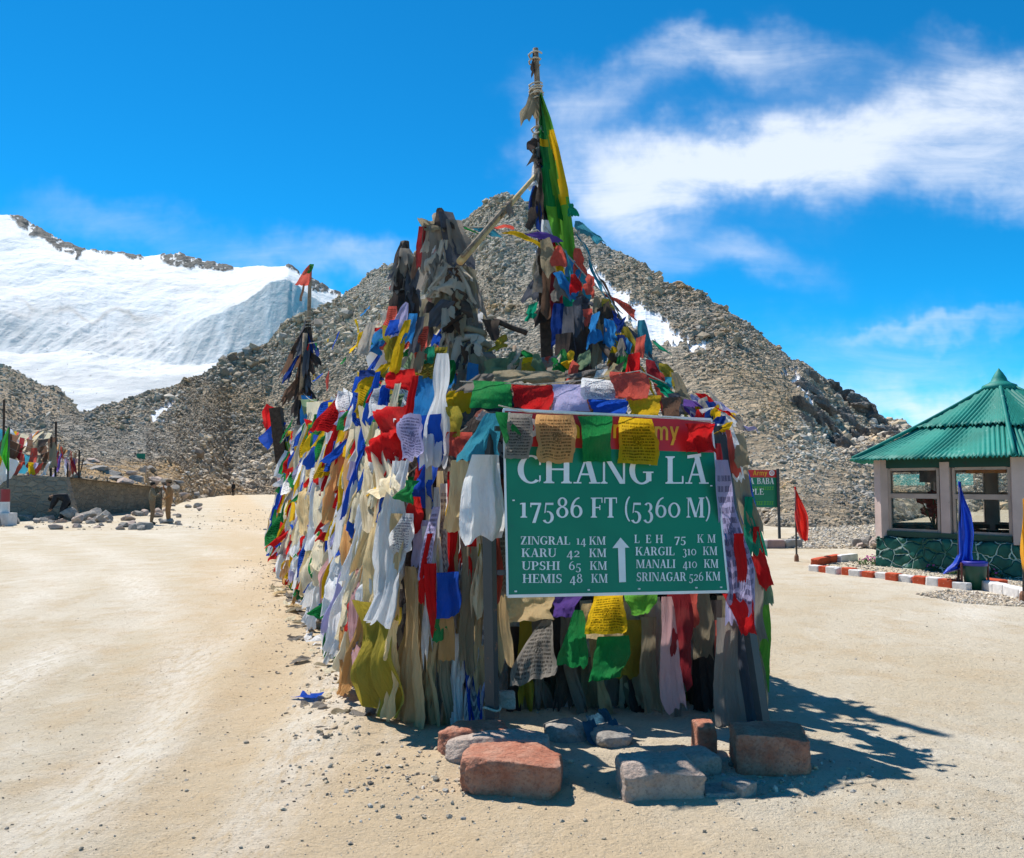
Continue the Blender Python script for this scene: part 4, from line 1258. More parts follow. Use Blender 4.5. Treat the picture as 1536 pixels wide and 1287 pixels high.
# ------------------------------------------------------------------ hanging cloths by hand: the left flank, near to far
# x top, y top, x bottom, y bottom, width top, width bottom, colour, look
FLK = [(664, 530, 655, 700, 16, 42, 'white', 'long white silk scarf knotted at the wrapped tower'),
       (600, 690, 577, 935, 26, 44, 'white', 'broad white scarf hanging alone on the near flank over yellow cloth'),
       (572, 700, 556, 900, 16, 36, 'cream', 'cream cloth behind the broad white scarf on the near flank'),
       (563, 905, 566, 1068, 64, 58, 'olive', 'wide olive yellow gauze hanging to the ground on the near flank'),
       (614, 850, 603, 1112, 16, 46, 'tan', 'long tan scarf flaring to a frayed square foot at the near corner'),
       (632, 860, 630, 1108, 16, 30, 'tan', 'narrow tan scarf right of the flared one at the near corner'),
       (596, 770, 588, 930, 14, 24, 'tan', 'faded tan scarf knotted at mid height beside the broad white one'),
       (520, 860, 516, 1040, 18, 24, 'orange', 'long pale orange scarf reaching the ground left of the yellow gauze'),
       (538, 850, 532, 1010, 14, 20, 'pink', 'narrow pale pink gauze beside the long orange scarf'),
       (548, 610, 560, 790, 20, 34, 'ivory', 'ivory drape falling in deep folds from the upper flank'),
       (574, 640, 590, 745, 30, 60, 'ivory', 'short looped ivory drape below the red flags'),
       (526, 690, 522, 850, 18, 26, 'orange', 'pale orange drape at the middle of the flank'),
       (541, 640, 536, 780, 12, 18, 'ivory', 'thin ivory strip in the upper middle of the flank'),
       (498, 640, 470, 830, 22, 26, 'white', 'white scarf slanting down the middle of the flank'),
       (486, 705, 482, 860, 18, 24, 'ivory', 'ivory scarf hanging past a blue pennant on the middle flank'),
       (468, 700, 462, 800, 20, 26, 'cream', 'bunched cream scarf on the middle flank'),
       (452, 700, 446, 830, 14, 18, 'white', 'white scarf on the farther flank, beside the bunched cream one'),
       (438, 720, 428, 820, 12, 16, 'ivory', 'small ivory scarf far back on the flank'),
       (470, 810, 462, 900, 16, 22, 'ivory', 'ivory scarf low on the middle flank above the fanned flags'),
       (508, 740, 500, 850, 14, 18, 'white', 'white strip low on the middle flank'),
       (503, 800, 500, 905, 14, 22, 'white', 'translucent white strip ending in a knot low on the flank'),
       (560, 830, 548, 905, 14, 26, 'white', 'short white cap of cloth above the orange scarf'),
       (590, 930, 578, 1075, 18, 24, 'cream', 'dirty cream gauze hanging beside the olive gauze'),
       (640, 870, 640, 1108, 16, 20, 'khaki', 'dirty khaki strip at the near corner, reaching the ground'),
       (655, 900, 652, 1095, 14, 18, 'grey', 'grey strip left of the sign post'),
       (690, 950, 686, 1088, 18, 20, 'white', 'thin white cloth with a tied foot left of the sign post'),
       (668, 930, 672, 1086, 12, 16, 'khaki', 'faded khaki strip left of the tied white cloth')]
for i, q in enumerate(FLK):
    near = q[0] > 635
    kw = dict(Y=5.75) if near else dict(off=0.055)
    scarf('scarf', *q[:7], label=q[7], group='cloths on the left flank', folds=rs.uniform(2.4, 4.2), amp=0.16, rows=30, cols=28, bow=rs.uniform(-0.02, 0.03), crumple=0.16, pinch=(0.3 if i in (0, 13) else 0), ragged=0.02, **kw)
# single flags by hand on the upper near flank
FLG = [(640, 562, 632, 640, 32, 42, 'azure', 'big sky blue flag beside the long white scarf'), (648, 622, 642, 694, 34, 30, 'blue', 'royal blue flag below the big sky blue one'),
       (588, 615, 590, 650, 50, 46, 'red', 'creased red flag on the upper near flank'), (586, 640, 578, 694, 36, 44, 'red', 'longer red flag hanging under the creased red one'),
       (616, 625, 614, 684, 34, 32, 'lavender_print', 'pale printed flag between red and blue flags'), (690, 586, 684, 640, 32, 34, 'yellow', 'clean yellow flag above the teal towel'),
       (676, 610, 676, 655, 24, 30, 'olive', 'olive cloth behind the clean yellow flag'), (690, 648, 684, 684, 40, 44, 'coral', 'rusty red flag under the clean yellow one'),
       (600, 590, 594, 618, 36, 44, 'sage_print', 'sage green printed flag on the tent of flags'), (605, 555, 598, 584, 34, 46, 'red', 'dark glossy red flag slung on the tent of flags'),
       (637, 490, 628, 538, 12, 18, 'coral_print', 'narrow faded red printed flag below the tower'), (660, 520, 640, 570, 20, 40, 'olive_print', 'straw coloured netted cloth below the tower'),
       (620, 470, 610, 515, 10, 16, 'azure', 'small blue scarf at the left foot of the tower'), (632, 475, 620, 530, 10, 14, 'slate', 'small slate scarf at the foot of the tower'),
       (612, 480, 588, 560, 10, 16, 'yellow', 'narrow yellow flag left of the tower'), (640, 470, 620, 560, 8, 18, 'khaki', 'twisted khaki strip down the tower'),
       (645, 520, 638, 545, 14, 20, 'emerald', 'small emerald flag at the tower foot'),
       (580, 545, 540, 590, 16, 24, 'yellow', 'bright yellow flag left on the tent of flags'), (560, 580, 545, 615, 16, 26, 'orange', 'folded orange flag left on the tent of flags'),
       (550, 555, 560, 572, 20, 30, 'navy', 'navy flag hanging under the white sack'), (571, 610, 580, 640, 22, 30, 'white', 'crumpled white flag left of the creased red one'),
       (664, 668, 640, 680, 20, 30, 'lavender_print', 'pale flag drooping on the near cord'), (650, 690, 632, 735, 20, 30, 'blue', 'blue flag drooping on the near cord'),
       (640, 720, 628, 760, 22, 28, 'blue', 'second blue flag just below the drooping one'), (618, 720, 606, 752, 20, 26, 'green', 'green flag on the near cord'),
       (624, 745, 614, 800, 16, 22, 'red', 'red flag on the near cord'), (612, 770, 600, 830, 18, 30, 'white_print', 'printed white flag folded on the near cord'),
       (632, 780, 625, 850, 20, 24, 'lavender', 'lavender flag folded on the near cord'), (655, 760, 632, 870, 12, 18, 'lavender_print', 'long narrow printed pink flag at the near corner'),
       (645, 800, 630, 905, 8, 12, 'red', 'narrow red streamer at the near corner'), (672, 858, 674, 925, 34, 34, 'blue', 'plain royal blue flag at the near corner'),
       (645, 845, 650, 950, 20, 14, 'red', 'twisted red flag beside the plain royal blue one'), (668, 925, 672, 990, 22, 24, 'orange', 'orange flag under the plain royal blue one'),
       (662, 925, 660, 960, 16, 20, 'green', 'little green flag end under the twisted red one'),
       (470, 790, 445, 790, 8, 26, 'blue', 'blue pennant blown sideways over ivory scarves'), (558, 740, 580, 730, 30, 20, 'yellow', 'yellow flag lying on the looped ivory drape'),
       (480, 820, 478, 868, 18, 30, 'green', 'dark green flag at the middle of the flank'), (535, 900, 528, 950, 18, 24, 'red', 'red flag low behind the long orange scarf')]
for q in FLG:
    near = q[0] > 640 and q[1] > 640
    kw = dict(Y=5.6 if q[1] > 700 else 5.8) if near else (dict(off=0.045) if q[1] > 600 else dict(Y=7.3 if q[0] > 600 else 8.6, along=Vector((0.85, -0.3, 0))))
    scarf('prayer_flag', *q[:7], label=q[7], cat='prayer flag', group='single flags on the left flank', folds=rs.uniform(0.8, 1.8), amp=0.10, rows=14, cols=13, ragged=0.04, skew=rs.normal() * 0.12, crumple=0.3, **kw)

# ---- the rest of the flank: rows of scarves at three heights, told apart by colour and place
SCOL = ['white', 'ivory', 'cream', 'white', 'ivory', 'cream', 'pink', 'white', 'orange', 'white', 'lavender', 'cream', 'yellow', 'red', 'white', 'blue', 'ivory', 'green', 'red', 'yellow']
ORD = ['nearest', 'second', 'third', 'fourth', 'fifth', 'sixth', 'seventh', 'eighth', 'ninth', 'tenth', 'eleventh', 'twelfth', 'thirteenth', 'fourteenth', 'fifteenth']
cnt = {}
tiers = [('top', 2.40, 0.9, 1.5), ('upper', 2.0, 0.8, 1.4), ('middle', 1.6, 0.8, 1.4), ('lower', 1.25, 0.7, 1.2), ('bottom', 0.95, 0.7, 0.93)]
rs = np.random.RandomState(91)
for tn_, zt, l0, l1 in tiers:
    a_ = 0.9
    while a_ < 14.6:
        c = pick(rs, SCOL)
        z0 = zt + rs.normal() * 0.14 + 0.012 * a_
        L = min(rs.uniform(l0, l1), z0 - 0.03)
        b_off = rs.uniform(-0.045, 0.03)
        T = FL_O + AX * a_ + UP * z0 + BX * (0.16 * z0 + b_off)
        zb = z0 - L
        B = FL_O + AX * (a_ + rs.normal() * 0.05) + UP * zb + BX * (0.16 * zb + b_off - 0.05)
        w = rs.uniform(0.09, 0.22)
        o = cloth('scarf', T, B, w * 0.6, w * rs.uniform(1.0, 1.8), AL_F, c, folds=rs.uniform(2.0, 3.6), amp=0.2, rows=22, cols=20, ragged=0.03, bow=rs.uniform(-0.02, 0.02), crumple=0.2, pinch=rs.choice([0, 0, 0.4]))
        key = (c, tn_); cnt[key] = cnt.get(key, 0) + 1
        tag(o, f'{ORD[cnt[key] - 1]} slim {WORD[c]} scarf from the sign, {tn_} tier of left flank', 'scarf', 'cloths on the left flank')
        a_ += rs.uniform(0.26, 0.46) + 0.010 * a_
# the right flank, mostly turned away: its own rows of flags and scarves down to the ground
for r, (h, nm) in enumerate(((2.15, 'upper'), (1.7, 'second'), (1.25, 'third'), (0.8, 'lowest'))):
    pts = [ab(a_, 1.74 - 0.12 * h, h + rs.normal() * 0.05) for a_ in (0.6, 2.2, 3.8, 5.4)]
    flag_string('flag_string', pts, f'{nm} row of flags along the right flank, seen edge on behind the sign', CYC[r:] + CYC[:r], 0.3, 390 + r, 'rows of flags on the right flank', sagm=0.04, wander=0.12, out=BX)
for i in range(22):
    a_ = 0.55 + 0.24 * i
    c = ['khaki', 'white', 'grey', 'lime', 'ivory', 'bleached', 'red', 'slate', 'white', 'tan'][i % 10]
    z0 = rs.uniform(1.7, 2.25)
    o = cloth('scarf', ab(a_, 1.72 - 0.12 * z0, z0), ab(a_ + rs.normal() * 0.05, 1.70, rs.uniform(0.05, 0.5)), 0.12, rs.uniform(0.25, 0.4), AX, c, folds=3, amp=0.15, rows=20, cols=16, ragged=0.03, crumple=0.18)
    key = (c, 'right'); cnt[key] = cnt.get(key, 0) + 1
    tag(o, f'{ORD[cnt[key] - 1]} {WORD[c]} scarf from the sign along the right flank', 'scarf', 'cloths on the right flank')
# frayed cloth ends lying along the foot of the flank
k_ = 0
for a_ in np.linspace(0.25, 8.5, 40):
    c = pick(rs, ['grey', 'khaki', 'white', 'khaki', 'ivory', 'grey', 'tan', 'grey'])
    p = ORG + AX * a_ - BX * (1.36 + abs(rs.normal()) * 0.10) + UP * 0.05
    d = Vector((rs.normal(), rs.normal() - 0.3, 0)).normalized()
    if k_ == 4: c = 'blue'
    o = cloth('cloth_scrap', p, p + d * rs.uniform(0.12, 0.3) - UP * 0.03, rs.uniform(0.05, 0.14), rs.uniform(0.08, 0.2), d.cross(UP), c, folds=2, amp=0.28, rows=9, cols=8, ragged=0.2)
    key = (c, 'scrap'); cnt[key] = cnt.get(key, 0) + 1
    lab = 'blue cloth scrap lying on the earth at the foot of the flank' if c == 'blue' else f'{(ORD + ["sixteenth", "seventeenth", "eighteenth", "nineteenth", "twentieth"])[cnt[key] - 1]} {WORD[c]} cloth scrap from the sign, lying along the flank foot'
    tag(o, lab, 'cloth scrap', 'cloth scraps along the foot of the flank')
    k_ += 1
# ------------------------------------------------------------------ lettering: a bold serif with old-style figures, and a sans
def arc(cx, cy, rx, ry, a0, a1, tx, ty, n_=14):
    """ring segment; tx/ty stroke at the sides / at top and bottom"""
    out = []
    for i in range(n_):
        q = []
        for k, inner in ((i, 0), (i + 1, 0), (i + 1, 1), (i, 1)):
            a = math.radians(a0 + (a1 - a0) * k / n_)
            q.append((cx + (rx - tx * inner) * math.cos(a), cy + (ry - ty * inner) * math.sin(a)))
        out.append(q)
    return out


def R_(x0, y0, x1, y1): return [[(x0, y0), (x1, y0), (x1, y1), (x0, y1)]]


def stem(x, y0=0.0, y1=1.0, t=0.17, ser=0.075, top=True, bot=True, sh=0.05):
    s = R_(x, y0, x + t, y1)
    if bot: s += R_(x - ser, y0, x + t + ser, y0 + sh) + [[(x - ser * .5, y0 + sh), (x + t + ser * .5, y0 + sh), (x + t, y0 + sh * 2), (x, y0 + sh * 2)]]
    if top: s += R_(x - ser, y1 - sh, x + t + ser, y1) + [[(x, y1 - sh * 2), (x + t, y1 - sh * 2), (x + t + ser * .5, y1 - sh), (x - ser * .5, y1 - sh)]]
    return s


def diag(x0, y0, x1, y1, t): return [[(x0, y0), (x0 + t, y0), (x1 + t, y1), (x1, y1)]]


TH = 0.065
GL = {}


def glyphs():
    g = GL
    g['A'] = (0.80, diag(0.08, 0, 0.37, 1, TH) + diag(0.55, 0, 0.31, 1, 0.18) + R_(0.20, 0.30, 0.60, 0.30 + TH) + R_(0.0, 0, 0.24, 0.05) + R_(0.48, 0, 0.82, 0.05))
    g['B'] = (0.72, stem(0.09) + arc(0.36, 0.745, 0.27, 0.255, -90, 90, 0.15, TH) + arc(0.38, 0.27, 0.31, 0.27, -90, 90, 0.16, TH) + R_(0.2, 0.95, 0.38, 1) + R_(0.2, 0.0, 0.4, 0.055) + R_(0.2, 0.49, 0.4, 0.55))
    g['C'] = (0.76, arc(0.42, 0.5, 0.40, 0.52, 52, 308, 0.18, TH, 22) + [[(0.66, 0.66), (0.71, 0.66), (0.71, 1.0), (0.66, 1.0)]] + [[(0.66, 0.02), (0.71, 0.1), (0.71, 0.28), (0.66, 0.28)]])
    g['D'] = (0.82, stem(0.09) + arc(0.36, 0.5, 0.40, 0.5, -90, 90, 0.18, TH, 18) + R_(0.2, 0.945, 0.38, 1) + R_(0.2, 0, 0.38, 0.055))
    g['E'] = (0.70, stem(0.09) + R_(0.2, 0.945, 0.62, 1) + R_(0.2, 0, 0.64, 0.055) + R_(0.2, 0.48, 0.5, 0.54) + R_(0.57, 0.76, 0.62, 0.99) + R_(0.60, 0.01, 0.65, 0.26) + R_(0.46, 0.40, 0.51, 0.62))
    g['F'] = (0.66, stem(0.09) + R_(0.2, 0.945, 0.62, 1) + R_(0.2, 0.47, 0.5, 0.53) + R_(0.57, 0.74, 0.62, 0.99) + R_(0.46, 0.38, 0.51, 0.62))
    g['G'] = (0.82, arc(0.42, 0.5, 0.40, 0.52, 52, 315, 0.18, TH, 22) + R_(0.66, 0.68, 0.71, 1.0) + R_(0.56, 0.10, 0.73, 0.42) + R_(0.46, 0.40, 0.80, 0.45))
    g['H'] = (0.90, stem(0.09) + stem(0.62) + R_(0.2, 0.475, 0.68, 0.54))
    g['I'] = (0.36, stem(0.095))
    g['K'] = (0.86, stem(0.09) + diag(0.25, 0.42, 0.60, 0.97, TH * 1.2) + diag(0.58, 0.03, 0.33, 0.55, 0.19) + R_(0.50, 0.95, 0.80, 1) + R_(0.52, 0, 0.86, 0.05))
    g['L'] = (0.68, stem(0.09) + R_(0.2, 0, 0.62, 0.055) + R_(0.58, 0.01, 0.635, 0.28))
    g['M'] = (1.06, stem(0.09, t=TH) + stem(0.78) + diag(0.46, 0.02, 0.12, 1, 0.16) + diag(0.48, 0.02, 0.80, 1, TH) + R_(0.02, 0.95, 0.26, 1) + R_(0.76, 0.95, 1.02, 1))
    g['N'] = (0.88, stem(0.09, t=TH) + stem(0.72, t=TH, bot=False) + diag(0.62, 0.0, 0.10, 1, 0.17) + R_(0.02, 0.95, 0.24, 1))
    g['P'] = (0.70, stem(0.09) + arc(0.36, 0.71, 0.30, 0.29, -90, 90, 0.16, TH) + R_(0.2, 0.945, 0.38, 1) + R_(0.2, 0.42, 0.38, 0.48))
    g['R'] = (0.80, stem(0.09) + arc(0.36, 0.73, 0.28, 0.27, -90, 90, 0.16, TH) + R_(0.2, 0.945, 0.38, 1) + R_(0.2, 0.46, 0.38, 0.52) + diag(0.54, 0.0, 0.32, 0.5, 0.19) + R_(0.52, 0, 0.80, 0.05))
    g['S'] = (0.62, arc(0.31, 0.735, 0.25, 0.28, 35, 250, 0.15, TH, 14) + arc(0.31, 0.265, 0.27, 0.28, -145, 75, 0.15, TH, 14) + [[(0.12, 0.62), (0.20, 0.47), (0.50, 0.36), (0.44, 0.52)]] + R_(0.49, 0.70, 0.535, 0.99) + R_(0.05, 0.01, 0.095, 0.30))
    g['T'] = (0.74, stem(0.285, top=False) + R_(0.04, 0.945, 0.70, 1) + R_(0.04, 0.72, 0.09, 0.97) + R_(0.65, 0.72, 0.70, 0.97))
    g['U'] = (0.84, stem(0.09, y0=0.3, bot=False) + stem(0.66, y0=0.3, t=TH, bot=False) + arc(0.41, 0.32, 0.32, 0.335, 180, 360, 0.13, TH, 14))
    g['Z'] = (0.70, R_(0.07, 0.945, 0.62, 1) + R_(0.05, 0, 0.64, 0.055) + diag(0.05, 0.03, 0.42, 0.97, 0.20) + R_(0.07, 0.72, 0.12, 0.97) + R_(0.59, 0.03, 0.64, 0.28))
    g['('] = (0.36, arc(0.50, 0.43, 0.42, 0.72, 118, 242, 0.10, 0.05, 16))
    g[')'] = (0.36, arc(-0.14, 0.43, 0.42, 0.72, -62, 62, 0.10, 0.05, 16))
    X = 0.74   # x-height figures
    g['0'] = (0.70, arc(0.35, X / 2, 0.32, X / 2 + .01, 0, 360, 0.13, TH, 26))
    g['1'] = (0.46, stem(0.15, y1=X, t=0.16, top=False) + [[(0.05, X - 0.09), (0.15, X - 0.07), (0.15, X), (0.05, X - 0.03)]])
    g['2'] = (0.62, arc(0.30, X - 0.24, 0.25, 0.25, -25, 165, 0.15, TH, 14) + [[(0.05, 0.07), (0.18, 0.07), (0.54, X - 0.32), (0.40, X - 0.35)]] + R_(0.05, 0, 0.56, 0.10))
    g['3'] = (0.60, arc(0.28, X - 0.22, 0.22, 0.23, -80, 150, 0.14, TH, 14) + arc(0.27, 0.03, 0.27, 0.31, -150, 88, 0.15, TH, 16))
    g['4'] = (0.66, R_(0.36, -0.26, 0.51, X) + R_(0.02, -0.02, 0.64, 0.06) + diag(0.02, 0.0, 0.36, X, TH * 1.3))
    g['5'] = (0.60, arc(0.26, 0.02, 0.28, 0.31, -150, 105, 0.15, TH, 16) + R_(0.14, X - 0.11, 0.52, X) + [[(0.09, 0.22), (0.15, 0.25), (0.20, X), (0.14, X)]])
    g['6'] = (0.66, arc(0.33, 0.31, 0.29, 0.32, 0, 360, 0.14, TH, 22) + arc(0.50, 0.36, 0.46, 0.66, 95, 185, 0.13, TH, 12))
    g['7'] = (0.60, R_(0.05, X - 0.11, 0.56, X) + [[(0.14, -0.26), (0.30, -0.26), (0.56, X - 0.06), (0.44, X - 0.06)]] + R_(0.05, X - 0.22, 0.10, X))
    g['8'] = (0.66, arc(0.33, 0.77, 0.23, 0.245, 0, 360, 0.12, TH, 20) + arc(0.33, 0.27, 0.29, 0.285, 0, 360, 0.14, TH, 22))
    # sans, for the header
    b_ = 0.15
    g['sI'] = (0.34, R_(0.08, 0, 0.25, 1))
    g['sn'] = (0.62, R_(0.06, 0, 0.06 + b_, 0.72) + R_(0.41, 0, 0.41 + b_, 0.45) + arc(0.31, 0.43, 0.25, 0.30, 0, 180, b_, 0.13))
    g['sd'] = (0.66, arc(0.32, 0.36, 0.28, 0.37, 0, 360, b_, 0.13, 22) + R_(0.45, 0, 0.45 + b_, 1))
    g['si'] = (0.30, R_(0.07, 0, 0.07 + b_, 0.72) + R_(0.07, 0.82, 0.07 + b_, 0.98))
    g['sa'] = (0.62, arc(0.30, 0.22, 0.25, 0.225, 0, 360, b_, 0.11, 20) + R_(0.41, 0, 0.41 + b_, 0.46) + arc(0.31, 0.46, 0.25, 0.27, 0, 150, b_, 0.13))
    g['sA'] = (0.76, diag(0.02, 0, 0.28, 1, 0.17) + diag(0.55, 0, 0.29, 1, 0.17) + R_(0.18, 0.22, 0.58, 0.35))
    g['sr'] = (0.44, R_(0.06, 0, 0.06 + b_, 0.72) + arc(0.32, 0.40, 0.24, 0.32, 70, 180, b_, 0.14))
    g['sm'] = (0.94, R_(0.06, 0, 0.06 + b_, 0.72) + R_(0.39, 0, 0.39 + b_, 0.45) + R_(0.73, 0, 0.73 + b_, 0.45) + arc(0.30, 0.43, 0.24, 0.30, 0, 180, b_, 0.13) + arc(0.64, 0.43, 0.24, 0.30, 0, 180, b_, 0.13))
    g['sy'] = (0.62, diag(0.24, 0.02, 0.02, 0.72, 0.16) + [[(0.06, -0.26), (0.24, -0.26), (0.60, 0.72), (0.43, 0.72)]])


glyphs()


def text_polys(txt, x0, x1, yb, cap, sans=False, dy=0.0):
    """polygons in photo pixels: from x0 to x1 on the baseline yb (rising by dy), capitals cap tall"""
    adv = []
    for ch in txt:
        adv.append(0.42 if ch == ' ' else GL[('s' + ch) if sans else ch][0] + 0.02)
    k = (x1 - x0) / sum(adv)
    out, x = [], x0
    for ch, a in zip(txt, adv):
        if ch != ' ':
            for poly in GL[('s' + ch) if sans else ch][1]:
                out.append([(x + p[0] * k, yb - p[1] * cap + dy * ((x + p[0] * k - x0) / (x1 - x0))) for p in poly])
        x += a * k
    return out


class Board:
    """a flat sign in space: photo corners with their depths, and how to lay shapes on its face"""
    def __init__(s, tl, tr, bl, br):
        s.px = [np.array(q[:2], 'd') for q in (bl, br, tl, tr)]
        s.w = [P(*q) for q in (bl, br, tl, tr)]
        s.n = (s.w[1] - s.w[0]).cross(s.w[2] - s.w[0]).normalized()
        if s.n.y > 0: s.n = -s.n

    def uv(s, x, y):
        u, v = 0.5, 0.5
        for _ in range(12):
            p = (s.px[0] * (1 - u) + s.px[1] * u) * (1 - v) + (s.px[2] * (1 - u) + s.px[3] * u) * v
            du = (s.px[1] - s.px[0]) * (1 - v) + (s.px[3] - s.px[2]) * v
            dv = (s.px[2] - s.px[0]) * (1 - u) + (s.px[3] - s.px[1]) * u
            M = np.array([du, dv]).T
            d = np.linalg.solve(M, np.array([x, y]) - p)
            u += d[0]; v += d[1]
        return u, v

    def S(s, u, v, off=0.0):
        p = (s.w[0] * (1 - u) + s.w[1] * u) * (1 - v) + (s.w[2] * (1 - u) + s.w[3] * u) * v
        return p + s.n * off

    def at(s, x, y, off=0.0): return s.S(*s.uv(x, y), off)

    def polys(s, name, polys, mat, parent, off=0.004):
        vs, fs = [], []
        for i, p in enumerate(polys):
            o_ = len(vs)
            for q in p: vs.append(s.at(q[0], q[1], off + 0.00012 * (i % 9)))
            fs.append(tuple(range(o_, o_ + len(p))))
        return link(name, mesh(name, vs, fs), mat, parent)

    def panel(s, name, u0, u1, v0, v1, o0, o1, mat, parent, nu=16, nv=12):
        vs, fs = [], []
        for off in (o1, o0):
            for j in range(nv + 1):
                for i in range(nu + 1):
                    vs.append(s.S(u0 + (u1 - u0) * i / nu, v0 + (v1 - v0) * j / nv, off))
        N_ = (nu + 1) * (nv + 1)
        gid = lambda i, j, k: k * N_ + j * (nu + 1) + i
        for j in range(nv):
            for i in range(nu):
                fs.append((gid(i, j, 0), gid(i + 1, j, 0), gid(i + 1, j + 1, 0), gid(i, j + 1, 0)))
                fs.append((gid(i, j, 1), gid(i, j + 1, 1), gid(i + 1, j + 1, 1), gid(i + 1, j, 1)))
        for i in range(nu):
            fs.append((gid(i, 0, 0), gid(i, 0, 1), gid(i + 1, 0, 1), gid(i + 1, 0, 0)))
            fs.append((gid(i, nv, 0), gid(i + 1, nv, 0), gid(i + 1, nv, 1), gid(i, nv, 1)))
        for j in range(nv):
            fs.append((gid(0, j, 0), gid(0, j + 1, 0), gid(0, j + 1, 1), gid(0, j, 1)))
            fs.append((gid(nu, j, 0), gid(nu, j, 1), gid(nu, j + 1, 1), gid(nu, j + 1, 0)))
        return link(name, mesh(name, vs, fs), mat, parent)


SGREEN = mat_paint('sign_green', (0.004, 0.20, 0.095), (0.01, 0.14, 0.08), 5, 0.66, 0.38, 0.06, 0.5)
SRED = mat_paint('sign_red', (0.60, 0.02, 0.02), (0.42, 0.03, 0.03), 5, 0.66, 0.4, 0.06, 0.5)
SWHITE = mat_paint('sign_white', (0.82, 0.82, 0.80), (0.62, 0.66, 0.62), 12, 0.66, 0.45, 0.03)
SYEL = mat_paint('sign_yellow', (0.85, 0.42, 0.03), (0.7, 0.3, 0.03), 12, 0.66, 0.45, 0.03)

bd_ = Board((757, 615, 5.42), (1066, 630, 5.86), (763, 893, 5.22), (1091, 886, 5.60))
sg = empty('road_sign', G(739, 1100), 'large green distance board on two steel posts with a red top band', 'road sign')
bd_.panel('panel', 0, 1, 0, 0.80, -0.012, 0.0, SGREEN, sg)
bd_.panel('header_band', 0, 1, 0.80, 1.0, -0.012, 0.0, SRED, sg)
m_ = MB()
edge = [bd_.S(u, v, -0.004) for u, v in ((-0.004, -0.004), (1.004, -0.004), (1.004, 1.004), (-0.004, 1.004), (-0.004, -0.004))]
for i in range(4): m_.beam(edge[i], edge[i + 1], 0.012, 0.018)
m_.build('rim', SWHITE, sg)
m_ = MB()
for u, v in ((0.02, 0.985), (0.35, 0.02), (0.58, 0.02), (0.85, 0.02), (0.03, 0.02), (0.97, 0.02), (0.03, 0.5), (0.97, 0.6)):
    m_.lathe(bd_.S(u, v, 0.002), [(0.0, -0.004), (0.008, -0.004), (0.008, 0.004), (0.0, 0.005)], 8)
m_.build('bolts', SWHITE, sg)
lines = [('CHANG', 774, 977, 728, 42, 1.5), ('LA', 993, 1062, 729, 42, 0.3), ('17586', 777, 870, 780, 30, 0), ('FT', 880, 921, 780, 30, 0), ('(5360', 929, 1018, 780, 30, 0), ('M)', 1026, 1067, 780, 30, 0),
         ('ZINGRAL', 779, 851, 819.6, 12, 0.3), ('14', 859, 874, 819.8, 12, 0), ('KM', 878, 903, 820, 12, 0), ('KARU', 780.5, 831, 837.8, 12.3, 0), ('42', 845, 865, 838, 12.3, 0), ('KM', 878, 904, 838, 12.3, 0),
         ('UPSHI', 781, 836, 856.6, 12.3, 0), ('65', 848, 867, 856.6, 12.3, 0), ('KM', 879, 905, 856.5, 12.3, 0), ('HEMIS', 782, 839, 875.2, 12.6, 0), ('48', 849.5, 869, 875, 12.6, 0), ('KM', 881, 906, 875, 12.6, 0),
         ('L', 945.5, 954, 817.5, 12, 0), ('E', 963, 972, 817.5, 12, 0), ('H', 978, 990, 817.5, 12, 0), ('75', 1007, 1026, 817.3, 12, 0), ('K', 1043, 1054, 817, 12, 0), ('M', 1059.5, 1073, 817, 12, 0),
         ('KARGIL', 947, 1008, 835.6, 12.2, -0.3), ('310', 1019.5, 1042, 835.3, 12.2, 0), ('KM', 1052, 1075.5, 835, 12.2, 0), ('MANALI', 948, 1009, 854, 12.2, -0.3), ('410', 1020, 1043, 853.6, 12.2, 0), ('KM', 1053.5, 1077, 853.4, 12.2, 0),
         ('SRINAGAR', 948.5, 1026, 872.8, 12.4, -0.6), ('526', 1029.5, 1053, 872, 12.4, 0), ('KM', 1056, 1080, 871.6, 12.4, 0)]
for tx, x0, x1, yb, cap, dy in lines:
    bd_.polys('lettering', text_polys(tx, x0, x1, yb, cap, dy=dy), SWHITE, sg)
bd_.polys('macron', [[(1028, 690.5), (1050, 687.5), (1050, 682.5), (1028, 685.5)]], SWHITE, sg)
bd_.polys('arrow', [[(912.5, 825), (938, 824.2), (924.8, 809.4)], [(921, 824.7), (931.5, 824.3), (932.8, 874), (922.6, 874.5)]], SWHITE, sg)
for tx, x0, x1, yb in (('Indian', 838, 930, 659), ('Army', 944, 1016, 662)): bd_.polys('header_lettering', text_polys(tx, x0, x1, yb, 30, True), SYEL, sg)
bd_.polys('emblem', arc(792, 643, 15, 15, 0, 360, 14.9, 14.9, 28), SWHITE, sg)
bd_.polys('emblem_centre', arc(792, 643, 7, 7, 0, 360, 2, 2, 20), SRED, sg, off=0.0055)
for (xb, yb, Yb, xt, yt, Yt, nm) in ((739, 1100, 5.55, 731, 640, 5.5, 'post'), (1149, 1094, 5.68, 1078, 640, 5.95, 'post')):
    A0, B0 = P(xb, yb, Yb), P(xt, yt, Yt)
    A0.z = -0.05
    m_ = MB(); m_.beam(A0, B0, 0.072, 0.05)
    o = m_.build(nm, STEEL, sg)
    q = A0.lerp(B0, 0.12)
    if xb < 800:
        m_ = MB(); m_.tube([q + Vector((math.cos(k) * 0.053, math.sin(k) * 0.046, 0.01 * math.sin(2 * k))) for k in np.linspace(0, 6.283, 13)], 0.008, 5, False)
        m_.build('wire_tie', ROPE, o)
for v in (0.12, 0.9):
    m_ = MB(); m_.beam(bd_.S(-0.04, v, -0.03), bd_.S(1.02, v, -0.03), 0.03, 0.03); m_.build('crossbar', STEEL, sg)

